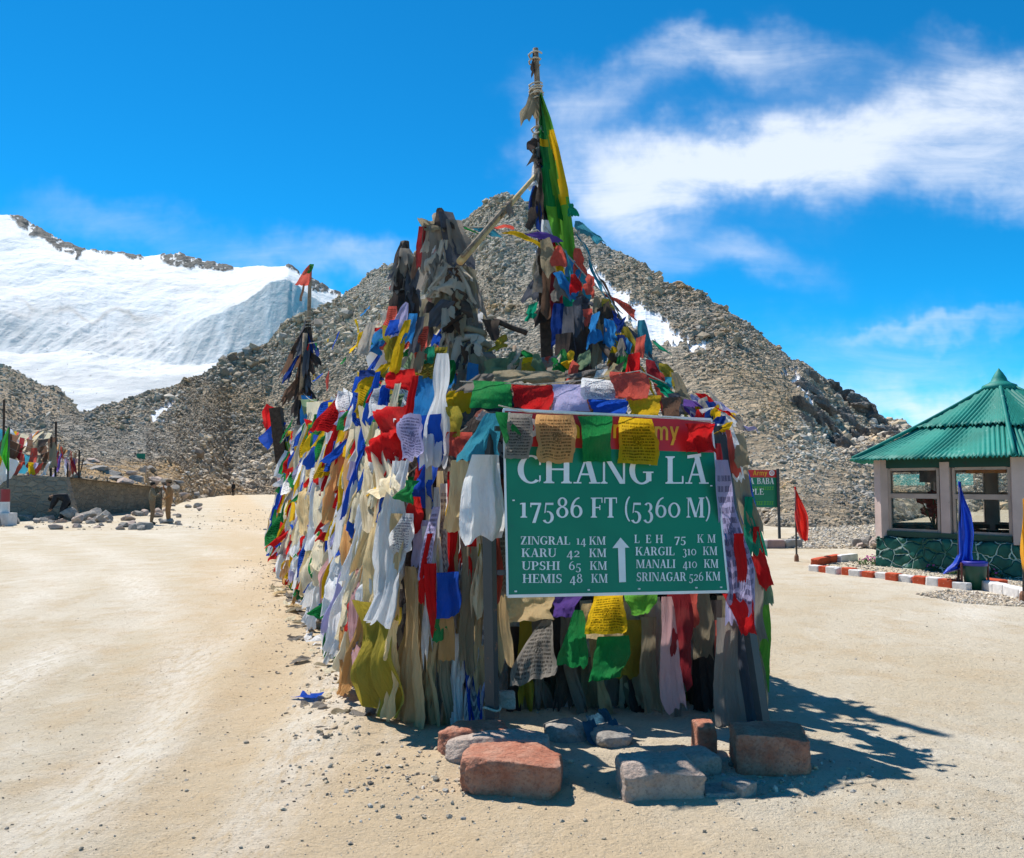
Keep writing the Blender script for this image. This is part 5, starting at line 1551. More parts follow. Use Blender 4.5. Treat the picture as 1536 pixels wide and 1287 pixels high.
# ------------------------------------------------------------------ strings of flags on and above the sign
def fixed_string(name, rope_px, flags, Y0, Y1, label, along=BX):
    xs = [p[0] for p in rope_px]
    yat = lambda x: np.interp(x, xs, [p[1] for p in rope_px])
    dep = lambda x: Y0 + (Y1 - Y0) * (x - xs[0]) / (xs[-1] - xs[0])
    t = empty(name, P(rope_px[0][0], rope_px[0][1], Y0), label, 'flag string')
    m_ = MB(); m_.tube([P(x, yat(x), dep(x)) for x in np.linspace(xs[0], xs[-1], 24)], 0.0042, 6); m_.build('rope', ROPE, t, smooth=True)
    for (x0, x1, y0, y1, sl, c, kw) in flags:
        T = P((x0 + x1) / 2, y0, dep((x0 + x1) / 2)) + Vector((0, -0.012, 0)); B = P((x0 + x1) / 2 + sl, y1, dep((x0 + x1) / 2)) + Vector((0, -0.03, 0))
        w = px2m(x1 - x0, T, along)
        d = dict(folds=rs.uniform(0.7, 1.3), amp=0.05, rows=18, cols=18, ragged=0.015, skew=0.03, crumple=0.13); d.update(kw)
        cloth('flag', T, B, w, w * d.pop('wb', 0.98), along, c, t, **d)
    return t


fixed_string('flag_string', [(748, 608), (790, 618), (900, 623), (1000, 626), (1072, 634)],
             [(762, 799, 620, 688, -3, 'grey_print', {}), (805, 862, 622, 694, 1, 'orange_print', {}), (867, 918, 625, 692, 3, 'green', {'wb': 0.85}), (927, 983, 627, 697, 3, 'yellow_print', {}), (1028, 1070, 636, 679, 0, 'red', {'amp': 0.12, 'folds': 2.0, 'ragged': 0.08})],
             5.33, 5.78, 'cord slung across the top of the sign with five flags hanging over its face')
fixed_string('flag_string', [(690, 572), (735, 574), (800, 577), (870, 571), (960, 556), (1000, 575)],
             [(708, 768, 573, 613, 0, 'green', {}), (770, 828, 577, 614, 0, 'red', {}), (828, 884, 578, 617, 0, 'lavender', {}), (868, 930, 570, 600, 6, 'white_print', {'folds': 0.6}), (884, 940, 598, 621, 2, 'blue', {}), (916, 968, 558, 600, 6, 'coral', {'amp': 0.1}),
              (940, 990, 592, 624, 1, 'yellow', {}), (992, 1020, 596, 626, 0, 'brown', {})], 6.0, 6.25, 'upper cord behind the sign with large green, red, lavender, white and yellow flags')

fixed_string('flag_string', [(700, 640), (650, 680), (600, 720), (560, 770)][::-1],
             [(628, 652, 690, 722, -8, 'red', {}), (655, 676, 665, 690, -8, 'lavender_print', {}), (600, 622, 715, 750, -8, 'green', {}), (572, 594, 742, 790, -8, 'blue', {})], 6.6, 5.7, 'slanting cord with small flags at the near corner of the left flank')
# towel pair and other cloths beside the sign
FRT = [(742, 620, 716, 690, 22, 58, 5.45, 'teal', 'teal towel tied to the cord left of the sign'), (728, 682, 718, 810, 46, 68, 5.42, 'white', 'white towel with worn hem hanging under the teal one'),
       (752, 618, 772, 668, 18, 28, 5.36, 'green', 'dark green cloth corner tied at the top left of the sign'), (690, 690, 684, 800, 24, 34, 5.62, 'cream', 'cream cloth behind the white towel'),
       (744, 800, 747, 900, 12, 14, 5.56, 'coral', 'thin salmon strip between the post and the sign'), (756, 780, 757, 890, 16, 18, 5.6, 'grey_print', 'grey netting strip at the left edge of the sign'),
       (752, 850, 755, 1000, 24, 24, 5.75, 'tan', 'flat tan strip hanging behind the left post'), (730, 815, 728, 870, 24, 22, 5.7, 'olive', 'mustard cloth behind the left post'),
       (716, 845, 716, 890, 18, 22, 5.75, 'azure', 'blue cloth end beside the left post'), (706, 820, 700, 1010, 24, 22, 5.72, 'khaki', 'knotted khaki scarf left of the post'),
       (712, 860, 708, 940, 26, 30, 5.8, 'tan', 'wide tan scarf end left of the post'),
       # under the board
       (795, 893, 795, 932, 72, 66, 5.7, 'tan', 'rolled tan cloth right under the board'), (820, 930, 795, 1020, 14, 66, 5.75, 'grey_print', 'grey printed cloth hung by one corner below the board'),
       (850, 893, 845, 925, 46, 30, 5.8, 'purple', 'purple cloth under the middle of the board'), (868, 915, 862, 1000, 10, 46, 5.65, 'green', 'dark green triangle of cloth below the board'),
       (912, 892, 908, 950, 46, 54, 5.6, 'yellow_print', 'yellow printed flag under the board'), (962, 890, 962, 922, 54, 30, 5.6, 'lime', 'bright green flag bunched under the board'),
       (890, 905, 905, 960, 30, 70, 5.85, 'tan', 'sagging tan drape behind the yellow printed flag'), (922, 955, 910, 1020, 46, 50, 5.8, 'green', 'larger dark green cloth lower behind the yellow flag'),
       (945, 930, 948, 1015, 40, 44, 6.0, 'olive', 'olive cloth behind the larger dark green cloth'), (973, 925, 975, 1068, 22, 28, 5.9, 'khaki', 'straight khaki scarf below the bright green flag'),
       (1000, 895, 1012, 1062, 14, 34, 5.8, 'pink', 'dirty pink zigzag scarf below the board'), (1018, 890, 1021, 1030, 30, 40, 5.85, 'maroon', 'wide maroon cloth below the board'),
       (1036, 888, 1040, 940, 20, 18, 5.9, 'coral', 'faded red scrap right of the maroon cloth'), (1052, 890, 1058, 985, 24, 30, 6.0, 'khaki', 'khaki cloth below the right end of the board'),
       (838, 905, 830, 1000, 40, 30, 6.1, 'dark', 'blackened cloth behind the grey printed cloth'), (790, 990, 806, 1112, 30, 44, 6.15, 'khaki', 'broad khaki scarf standing on the ground under the board'),
       (770, 940, 775, 1100, 18, 22, 6.1, 'dark', 'dark strip right of the left post'), (862, 985, 838, 1112, 26, 48, 6.2, 'grey', 'wide grey scarf spreading on the ground under the board'),
       (890, 985, 884, 1090, 40, 26, 6.2, 'khaki', 'twisted khaki cloth at the middle under the board'), (905, 1000, 945, 1100, 22, 22, 6.25, 'grey', 'grey scarf slanting down to the right under the board'),
       (948, 990, 955, 1080, 34, 26, 6.2, 'khaki', 'khaki cloth with frayed foot, behind the straight khaki scarf'), (1015, 1000, 1016, 1090, 14, 10, 6.0, 'grey', 'thin grey tatter under the pink zigzag scarf'),
       (1068, 900, 1072, 1060, 30, 40, 6.1, 'dark', 'blackened cloth behind the right post'), (1048, 960, 1050, 1080, 40, 50, 6.5, 'slate', 'slate cloth deep under the right end of the board'),
       (1090, 925, 1095, 1160, 34, 44, 5.75, 'grey', 'long grey cloth wound beside the right post, reaching the ground'), (1080, 930, 1082, 1000, 14, 16, 5.78, 'coral', 'orange red scrap beside the right post'),
       (1112, 940, 1118, 1085, 24, 30, 5.85, 'slate', 'slate grey cloth behind the right post'),
       # right corner
       (1086, 636, 1108, 720, 22, 26, 5.95, 'white', 'crumpled white cloth at the top of the right post'), (1092, 645, 1106, 712, 8, 14, 5.90, 'coral', 'narrow red strip over crumpled white cloth at right'),
       (1102, 650, 1128, 800, 24, 26, 6.1, 'khaki', 'long brownish cloth running down the right corner'), (1082, 690, 1116, 930, 22, 44, 5.72, 'lavender_print', 'long pale printed cloth with dark lines down the right edge of the sign'),
       (1108, 800, 1112, 872, 16, 14, 5.68, 'red', 'small red patch on the long pale printed cloth'), (1106, 890, 1124, 950, 40, 24, 5.70, 'red', 'red cloth end below the long pale printed cloth'),
       (1076, 665, 1080, 790, 10, 14, 5.85, 'maroon', 'thin dark red strip along the right edge of the sign'), (1112, 700, 1130, 790, 14, 26, 6.15, 'blue', 'blue flag at the right corner behind brownish cloth'),
       (1124, 745, 1134, 830, 14, 28, 6.1, 'emerald', 'dark emerald flag at the right corner'), (1134, 790, 1146, 880, 10, 20, 6.1, 'red', 'red flag farthest right on the corner'),
       (1130, 850, 1138, 960, 20, 26, 6.1, 'grey', 'grey cloth low at the right corner'), (1144, 860, 1149, 1030, 10, 18, 6.2, 'lime', 'thin light green gauze at the outer right edge'),
       (1140, 820, 1152, 905, 10, 16, 6.2, 'sage', 'pale sage cloth tip sticking out at the right corner'), (1126, 930, 1136, 1060, 22, 30, 6.15, 'khaki', 'khaki cloth low at the outer right edge'),
       (1084, 800, 1088, 880, 10, 10, 5.74, 'azure', 'sliver of blue cloth at the lower right of the sign')]
for q in FRT:
    small = q[3] - q[1] < 90
    scarf('prayer_flag' if small else 'scarf', q[0], q[1], q[2], q[3], q[4], q[5], q[7], Y=q[6], label=q[8], cat='cloth', folds=rs.uniform(1.6, 2.6) if not small else rs.uniform(0.9, 1.6), amp=0.13 if not small else 0.09,
          rows=24, cols=24, ragged=0.04, crumple=0.16)
# thin strips and ends filling the near corner and the shade under the board
rs = np.random.RandomState(123)
cnt2 = {}
for i in range(34):
    x = 636 + 100 * (i + rs.uniform()) / 34
    yt = rs.choice([690, 740, 800, 860, 900]) + rs.uniform(-20, 20); yb = min(yt + rs.uniform(90, 260), 1098)
    c = pick(rs, ['tan', 'bleached', 'ivory', 'white', 'cream', 'red', 'blue', 'yellow', 'cream', 'tan', 'white_print', 'lavender', 'ivory'])
    o = scarf('scarf', x, yt, x + rs.normal() * 8, yb, rs.uniform(6, 16), rs.uniform(10, 26), c, Y=rs.uniform(5.68, 5.95), folds=rs.uniform(1.2, 2.4), amp=0.2, rows=22, cols=10, ragged=0.08, crumple=0.34, pinch=rs.choice([0, 0.5]))
    w_ = WORD[c.replace('_print', '')] + (' printed' if 'print' in c else ''); cnt2[w_] = cnt2.get(w_, 0) + 1
    tag(o, f'{ORD[cnt2[w_] - 1]} narrow {w_} strip at the near corner, counted toward the left post'.replace('nearest', 'first'), 'cloth', 'narrow strips at the near corner')
cnt2 = {}
for i in range(40):
    x = 752 + 375 * (i + rs.uniform()) / 40
    yt = rs.uniform(885, 960); yb = min(yt + rs.uniform(90, 220), 1112)
    c = pick(rs, ['khaki', 'bleached', 'dark', 'ivory', 'brown', 'bleached', 'grey', 'white', 'tan', 'olive', 'khaki'])
    o = scarf('scarf', x, yt, x + rs.normal() * 18, yb, rs.uniform(8, 26), rs.uniform(16, 38), c, Y=rs.uniform(6.0, 6.42), folds=rs.uniform(0.8, 1.5), amp=0.16, rows=20, cols=10, ragged=0.12, crumple=0.34, pinch=rs.choice([0, 0.5]))
    w_ = WORD[c]; cnt2[w_] = cnt2.get(w_, 0) + 1
    tag(o, f'{ORD[cnt2[w_] - 1]} ragged {w_} strip from the left post in the shade behind the board'.replace('nearest', 'first'), 'cloth', 'ragged strips in the shade behind the board')
# bundles hanging between the tallest pole and the sign
UPR = [(822, 385, 826, 470, 14, 30, 8.4, 'brown', 'brown cloth on the tallest pole below the banner'), (834, 400, 838, 470, 12, 26, 8.35, 'maroon', 'dull red cloth below the banner'),
       (850, 415, 856, 480, 14, 20, 8.3, 'emerald', 'dark emerald cloth hanging below the banner'), (838, 455, 842, 520, 14, 34, 8.2, 'navy', 'navy cloth in the dark bundle under the banner'),
       (856, 460, 864, 560, 20, 40, 8.0, 'slate', 'slate cloth in the dark bundle under the banner'), (846, 500, 852, 580, 24, 36, 7.9, 'dark', 'blackened cloth at the foot of the dark bundle'),
       (872, 450, 884, 560, 20, 34, 7.9, 'dark', 'blackened cloth right of the dark bundle'), (898, 446, 900, 545, 14, 26, 7.7, 'khaki', 'straight khaki scarf hanging over a strut'),
       (908, 448, 914, 470, 10, 20, 7.7, 'olive', 'olive cloth folded over the same strut'), (910, 470, 910, 540, 8, 12, 7.65, 'azure', 'narrow blue scarf right of the straight khaki one'),
       (916, 465, 925, 498, 12, 28, 7.6, 'blue', 'small blue flag right of the khaki scarf'), (930, 500, 926, 550, 12, 30, 7.4, 'yellow', 'yellow flag below the small blue one'),
       (936, 490, 950, 530, 10, 22, 7.45, 'olive', 'olive yellow flag beside the small yellow one'), (934, 525, 938, 562, 4, 34, 7.2, 'green', 'green flag spread like a fan above the sign'),
       (922, 530, 922, 562, 14, 28, 7.3, 'brown', 'brown cloth left of the fanned green flag'), (962, 480, 968, 530, 10, 22, 7.5, 'teal', 'teal strip right of the olive yellow flag'),
       (985, 570, 1015, 600, 24, 40, 6.7, 'emerald', 'glossy emerald flag blown over the right corner'), (975, 540, 985, 575, 12, 26, 6.9, 'maroon', 'dull red knot of cloth above the right corner'),
       (995, 545, 1010, 580, 12, 30, 7.0, 'olive', 'olive flag above the right corner'), (1035, 600, 1060, 632, 18, 50, 6.3, 'purple', 'purple flag draped at the right corner'),
       (1010, 590, 1030, 622, 16, 30, 6.4, 'slate', 'slate flag draped beside the purple one'), (1062, 612, 1090, 640, 26, 36, 6.2, 'white', 'bunched white cloth at the right corner top'),
       (1085, 612, 1100, 632, 20, 26, 6.3, 'yellow', 'yellow rag on the bunched white cloth'), (1050, 590, 1080, 615, 16, 20, 6.6, 'red', 'small red flag above the bunched white cloth'),
       (868, 332, 890, 360, 10, 40, 8.4, 'teal', 'sheer teal flag flying from the banner pole'), (856, 305, 860, 325, 6, 18, 8.4, 'emerald', 'tiny emerald rag behind the banner'),
       (808, 250, 812, 330, 8, 14, 8.5, 'dark', 'blackened strip on the upper pole'), (818, 330, 824, 380, 10, 22, 8.4, 'white', 'white and blue rag beside the pole'),
       (806, 300, 812, 350, 6, 12, 8.5, 'navy', 'navy rag against the pole'), (800, 455, 795, 478, 14, 18, 8.5, 'emerald', 'dark green flag left of the timber post'),
       (866, 372, 874, 420, 8, 26, 8.3, 'coral', 'torn red flag below the banner tip'), (760, 535, 752, 566, 70, 60, 7.3, 'sage', 'worn green cloth lying on the heap behind the sign'),
       (825, 535, 830, 566, 60, 76, 7.2, 'grey', 'worn grey cloth lying on the heap behind the sign'), (790, 555, 800, 578, 90, 110, 6.8, 'khaki', 'khaki cloth spread on the heap top behind the sign'),
       (735, 560, 715, 585, 30, 60, 6.9, 'grey', 'pale grey cloth wound round the tower foot'), (880, 555, 880, 572, 60, 70, 6.8, 'grey_print', 'dirty printed cloth on the heap right of the pole')]
for q in UPR:
    scarf('prayer_flag', q[0], q[1], q[2], q[3], q[4], q[5], q[7], Y=q[6], label=q[8], cat='cloth', folds=rs.uniform(1.2, 2.2), amp=0.16, rows=18, cols=13, ragged=0.09, crumple=0.34, pinch=rs.choice([0, 0, 0.4]), along=Vector((0.97, 0.1 * rs.normal(), rs.normal() * 0.2)))
rs = np.random.RandomState(321)
cnt3 = {}
SETS = [(24, (700, 560), (560, 470), 7.5, 9.5, 18, ['coral_print', 'yellow', 'green', 'white', 'azure', 'bleached', 'olive', 'red'], 'around the foot of the wrapped tower'),
        (30, (818, 365), (1010, 575), 8.35, 6.9, 16, ['dark', 'slate', 'teal', 'navy', 'coral', 'grey', 'yellow', 'azure', 'dark', 'emerald', 'khaki', 'red'], 'hanging between the tallest pole and the right corner'),
        (26, (748, 520), (960, 565), 7.5, 6.7, 14, ['bleached', 'khaki', 'sage', 'white', 'dark', 'olive', 'coral', 'bleached', 'yellow', 'green', 'cream'], 'on the heap top behind the sign'),
        (44, (668, 450), (540, 600), 7.8, 11.5, 22, ['yellow', 'coral', 'green', 'azure', 'ivory', 'olive', 'blue', 'sage', 'bleached', 'red', 'white', 'lavender', 'khaki'], 'on the slope of flags below the tower'),
        (26, (1030, 590), (1105, 650), 6.6, 6.0, 12, ['white', 'lavender', 'red', 'yellow', 'grey', 'khaki', 'navy', 'bleached'], 'bunched at the right corner top')]
for n_c, (xa, ya), (xb, yb), Ya, Yb, sp, cols_, where in SETS:
    for i in range(n_c):
        s = (i + rs.uniform()) / n_c
        x, y = xa + (xb - xa) * s + rs.normal() * sp, ya + (yb - ya) * s + rs.normal() * sp * 0.8
        c = pick(rs, cols_)
        L = rs.uniform(16, 58) if n_c != 26 else rs.uniform(12, 34)
        o = scarf('prayer_flag', x, y, x + rs.normal() * 10 + (6 if xa > 800 else -8), y + L, rs.uniform(4, 16), rs.uniform(10, 28), c, Y=Ya + (Yb - Ya) * s - 0.15, along=Vector((0.9, rs.normal() * 0.3, rs.normal() * 0.4)),
                  folds=rs.uniform(1.0, 2.4), amp=0.2, ragged=0.08, rows=14, cols=12, crumple=0.3, pinch=rs.choice([0, 0, 0.5]))
        c = c.replace('_print', '')
        k_ = (WORD[c], where); cnt3[k_] = cnt3.get(k_, 0) + 1
        tag(o, f'{ORD[cnt3[k_] - 1]} small {WORD[c]} rag {where}'.replace('nearest', 'first'), 'cloth', 'small rags ' + where)
# struts of the frame
for (a, b_, r, lab) in (((868, 470, 8.2), (960, 590, 7.0), 0.03, 'grey wooden strut slanting down right from the dark bundle'), ((740, 480, 7.9), (790, 500, 7.9), 0.025, 'short dark stick poking out right of the wrapped tower'),
                        ((772, 520, 7.6), (758, 570, 7.2), 0.018, 'thin stick standing on the heap behind the sign'), ((800, 1000, 6.35), (812, 1115, 6.25), 0.06, 'rough timber upright deep under the board'),
                        ((1020, 900, 6.45), (1052, 1100, 6.3), 0.055, 'rough dark timber upright under the right end of the board'), ((905, 990, 6.45), (930, 1108, 6.3), 0.05, 'rough timber leaning under the middle of the board'),
                        ((650, 860, 5.85), (648, 1100, 5.85), 0.03, 'thin pale wooden stake at the near corner'), ((935, 900, 6.5), (900, 1110, 6.4), 0.045, 'dark stake leaning left under the board')):
    m_ = MB(); p0, p1 = P(*a), P(*b_)
    m_.tube([p0.lerp(p1, s) + Vector((0.01 * math.sin(s * 9), 0, 0)) for s in np.linspace(0, 1, 7)], r, 8)
    tag(m_.build('timber', DARKWOOD if 'dark' in lab or 'deep' in lab else WOOD, smooth=True), lab, 'timber')
# the white sack tied on the tent of flags
sk = empty('cloth_sack', P(578, 575, 10.5), 'bulging white sack with coloured cloth round its rim on the tent of flags', 'sack')
m_ = MB()
c_ = P(576, 575, 10.5)
prof = [(0.10, 0.0), (0.17, 0.12), (0.22, 0.3), (0.26, 0.46), (0.29, 0.56), (0.27, 0.62), (0.20, 0.66), (0.05, 0.68)]
m_.lathe(c_, prof, 20)
o = m_.build('body', CM['white'], sk, smooth=True)
for k, c in enumerate(['yellow', 'yellow', 'green', 'coral', 'coral', 'white', 'green', 'yellow']):
    a = math.radians(200 + k * 24)
    p = c_ + Vector((math.cos(a) * 0.31, math.sin(a) * 0.31, 0.60))
    cloth('skirt', p, p - UP * 0.24 + Vector((math.cos(a) * 0.02, math.sin(a) * 0.02, 0)), 0.15, 0.16, Vector((-math.sin(a), math.cos(a), 0)), c, sk, folds=1.4, amp=0.08, rows=8, cols=8)
cloth('skirt', c_ + Vector((-0.05, -0.25, 0.1)), c_ + Vector((-0.1, -0.3, -0.25)), 0.3, 0.36, (1, -0.2, 0), 'blue', sk, folds=1.5, rows=8, cols=8)

# ------------------------------------------------------------------ the stones round the sign's feet
def stone(name, c, size, rz, mat, label, seed, cat='stone', rough=0.085, round_=0.16, sink=0.03, cut=True):
    """a hewn block: box with broken edges, chipped faces and a grainy skin"""
    rs2 = np.random.RandomState(seed)
    bm = bmesh.new()
    bmesh.ops.create_cube(bm, size=2.0)
    bmesh.ops.subdivide_edges(bm, edges=bm.edges[:], cuts=27, use_grid_fill=True)
    bm.verts.ensure_lookup_table()
    v = np.array([x.co[:] for x in bm.verts])
    f = [tuple(q.index for q in p.verts) for p in bm.faces]
    bm.free()
    p = 12.0 if round_ < 0.2 else 5.0
    ln = (np.abs(v) ** p).sum(1) ** (1 / p)
    v = v / ln[:, None]
    for _ in range(12 if cut else 3):
        nrm = rs2.normal(size=3); nrm /= np.linalg.norm(nrm)
        dd = v @ nrm
        lim = dd.max() * rs2.uniform(0.80, 0.96)
        v = v - (np.clip(dd - lim, 0, None) * 0.95)[:, None] * nrm
    s = np.array(size) / 2
    q = v * s * 9 + seed * 3.1
    n_ = fbm(q[:, 0], q[:, 1], q[:, 2], 4, seed) * rough * 0.55 + fbm(q[:, 0] * 4, q[:, 1] * 4, q[:, 2] * 4, 4, seed + 5, ridged=True) * rough * 0.26
    v = v * (1 + n_)[:, None] * s
    R = Matrix.Rotation(rz, 3, 'Z')
    v = v @ np.array(R).T
    v[:, 2] -= v[:, 2].min()
    me = mesh(name, v, f)
    o = link(name, me, mat, smooth=True)
    o.location = (c[0], c[1], -sink)
    return tag(o, label, cat)


def rock(name, c, size, rz, mat, label, seed, cat='stone', sink=0.04, **kw):
    """a natural broken stone: a sphere split along random planes"""
    rs2 = np.random.RandomState(seed)
    v = ROCK4v.copy() * np.array([1, rs2.uniform(0.8, 1), rs2.uniform(0.8, 1)])
    for _ in range(13):
        nrm = rs2.normal(size=3); nrm /= np.linalg.norm(nrm)
        dd = v @ nrm
        lim = dd.max() * rs2.uniform(0.5, 0.85)
        v = v - (np.clip(dd - lim, 0, None) * 0.97)[:, None] * nrm
    q = v * 1.6 + seed * 2.3
    v = v * (1 + 0.05 * fbm(q[:, 0], q[:, 1], q[:, 2], 4, seed) + 0.03 * fbm(q[:, 0] * 4, q[:, 1] * 4, q[:, 2] * 4, 3, seed + 3))[:, None]
    v = (v - v.mean(0)) / np.ptp(v, axis=0) * np.array(size)
    R = Matrix.Rotation(rz, 3, 'Z')
    v = v @ np.array(R).T
    v[:, 2] -= v[:, 2].min()
    o = link(name, bigmesh(name, v, ROCK4f), mat)
    o.location = (c[0], c[1], -sink)
    return tag(o, label, cat)


ROCK4v, ROCK4f = ico(4)


def stone_px(x0, x1, ytop, ybot, mat, label, seed, depth=0.3, rz=0.0, **kw):
    g = G((x0 + x1) / 2, ybot)
    w = (x1 - x0) / F * g.y
    h = (ybot - ytop) / F * g.y
    # the top edge seen is the far rim: the visible height includes the depth of the top
    hh = h - max(0, depth * (CAMH - h) / (g.y + depth)) * 0.75
    return stone('stone', (g.x, g.y + depth * 0.5, 0), (w, depth, hh + 0.03), rz, mat, label, seed, **kw)


stone_px(697, 842, 1126, 1203, REDSTONE, 'front red hewn block, broad and dusty topped, left of the sign', 1, 0.34, -0.10)
stone_px(672, 822, 1099, 1160, PALESTONE, 'rounded grey pink block behind the front red one', 2, 0.30, -0.1, round_=0.3)
stone_px(656, 760, 1088, 1146, REDSTONE, 'red block at the foot of the left sign post', 3, 0.28, 0.1)
stone_px(936, 1057, 1138, 1208, PALESTONE, 'pale squared block alone in front of the sign', 4, 0.27, 0.08)
stone_px(1114, 1221, 1094, 1172, REDSTONE, 'deep red broken block at the foot of the right sign post', 5, 0.34, -0.12)
stone_px(1022, 1082, 1124, 1172, PALESTONE, 'small reddish stone behind the pale squared block', 6, 0.22, 0.4, round_=0.3)
stone_px(1046, 1078, 1084, 1142, REDSTONE, 'upright orange brick under the right end of the sign', 7, 0.16, 0.05)
stone_px(1054, 1112, 1180, 1202, GREYSTONE, 'flat grey chip lying right of the pale squared block', 8, 0.16, 0.3)
stone_px(1096, 1132, 1170, 1200, GREYSTONE, 'pointed grey stone lying before the deep red block', 9, 0.13, 0.7)
stone_px(748, 772, 1082, 1104, GREYSTONE, 'fist sized pale pebble on the stones by the left post', 10, 0.08, 0.2, sink=-0.16)
stone_px(890, 950, 1090, 1130, GREYSTONE, 'grey round stone in the shade under the board', 11, 0.3, 0.3, round_=0.3)
stone_px(820, 880, 1080, 1120, GREYSTONE, 'dark stone in the shade left under the board', 12, 0.3, 0.1, round_=0.3)
# torn blue plastic under the board
CM['plastic'] = mat_cloth('cloth_blue_plastic', (0.06, 0.16, 0.24), transl=0.3, dirt=0.3)
for i, (x, y, w, h) in enumerate([(890, 1108, 18, 14), (905, 1098, 12, 18), (884, 1120, 16, 10), (920, 1118, 12, 8)]):
    g = G(x, y)
    o = cloth('plastic_scrap', g + Vector((0, 0.08, 0.13)), g + Vector((0.05, -0.08, 0.02)), w / F * 6, w * 1.4 / F * 6, (1, 0.2, 0.2), 'plastic', folds=2.6, amp=0.3, rows=12, cols=12, ragged=0.25)
    tag(o, ['crumpled blue plastic scrap in the shade under the board', 'upright torn blue plastic sheet under the middle of the board', 'flat blue plastic scrap nearest the camera under the board', 'small blue plastic rag right of the torn sheet'][i], 'plastic scrap')
# ------------------------------------------------------------------ pavilion
PC = Vector((9.72, 17.2, 0))
PINK = mat_paint('pink_plaster', (0.56, 0.43, 0.38), (0.40, 0.31, 0.27), 7, 0.6, 0.8, 0.25, 0.2)
TIMB = mat_paint('window_timber', (0.42, 0.33, 0.27), (0.28, 0.2, 0.16), 9, 0.6, 0.6, 0.2, 0.3)
FASC = mat_paint('dark_green_fascia', (0.008, 0.06, 0.04), (0.02, 0.04, 0.03), 6, 0.6, 0.5)

ROOFM, n = newmat('green_tin')
tp = n.new('ShaderNodeTexCoord').outputs['Object']
a = n.noise(tp, 3.2, 7, 0.7)
col = n.mix(n.ramp(n.noise(tp, 0.9, 4), 0.3, 0.7), (0.005, 0.145, 0.11), (0.010, 0.225, 0.175))
col = n.mix(n.ramp(a, 0.62, 0.70), col, (0.22, 0.42, 0.36))
finish(n, pbsdf(n, col, 0.6, n.bump(a, 0.3, 0.02), spec=0.25))

STW, n = newmat('green_painted_masonry')
tp = n.new('ShaderNodeTexCoord').outputs['Object']
wob = n.vm('ADD', tp, n.vm('MULTIPLY', n.vm('SUBTRACT', n.noise(tp, 3.0, 3, 0.5, 0, 1), (0.5, 0.5, 0.5)), (0.2, 0.2, 0.2)))
vo = n.new('ShaderNodeTexVoronoi', feature='DISTANCE_TO_EDGE'); n.l.new(n.scale(wob, (1, 1, 1.35)), vo.inputs['Vector']); vo.inputs['Scale'].default_value = 3.6
joint = n.m('LESS_THAN', vo.outputs['Distance'], 0.035)
worn = n.ramp(n.noise(tp, 1.6, 4, 0.6), 0.40, 0.52)
gcol = n.mix(n.ramp(n.noise(tp, 4, 5, 0.7), 0.35, 0.65), (0.004, 0.07, 0.05), (0.012, 0.13, 0.095))
col = n.mix(n.m('MULTIPLY', joint, n.m('MULTIPLY', worn, 0.8)), gcol, (0.45, 0.62, 0.55))
hh = n.ramp(vo.outputs['Distance'], 0.0, 0.12)
finish(n, pbsdf(n, col, 0.6, n.bump(hh, 0.9, 0.05), spec=0.35))

GLASS, n = newmat('window_glass')
fr = n.new('ShaderNodeFresnel'); fr.inputs[0].default_value = 1.45
tb = n.new('ShaderNodeBsdfTransparent'); tb.inputs[0].default_value = (0.96, 0.97, 0.94, 1)
gb = n.new('ShaderNodeBsdfGlossy'); gb.inputs['Roughness'].default_value = 0.02
ms = n.new('ShaderNodeMixShader')
n.l.new(n.m('ADD', n.m('MULTIPLY', fr.outputs[0], 0.9), 0.12), ms.inputs[0]); n.l.new(tb.outputs[0], ms.inputs[1]); n.l.new(gb.outputs[0], ms.inputs[2])
finish(n, ms.outputs[0])

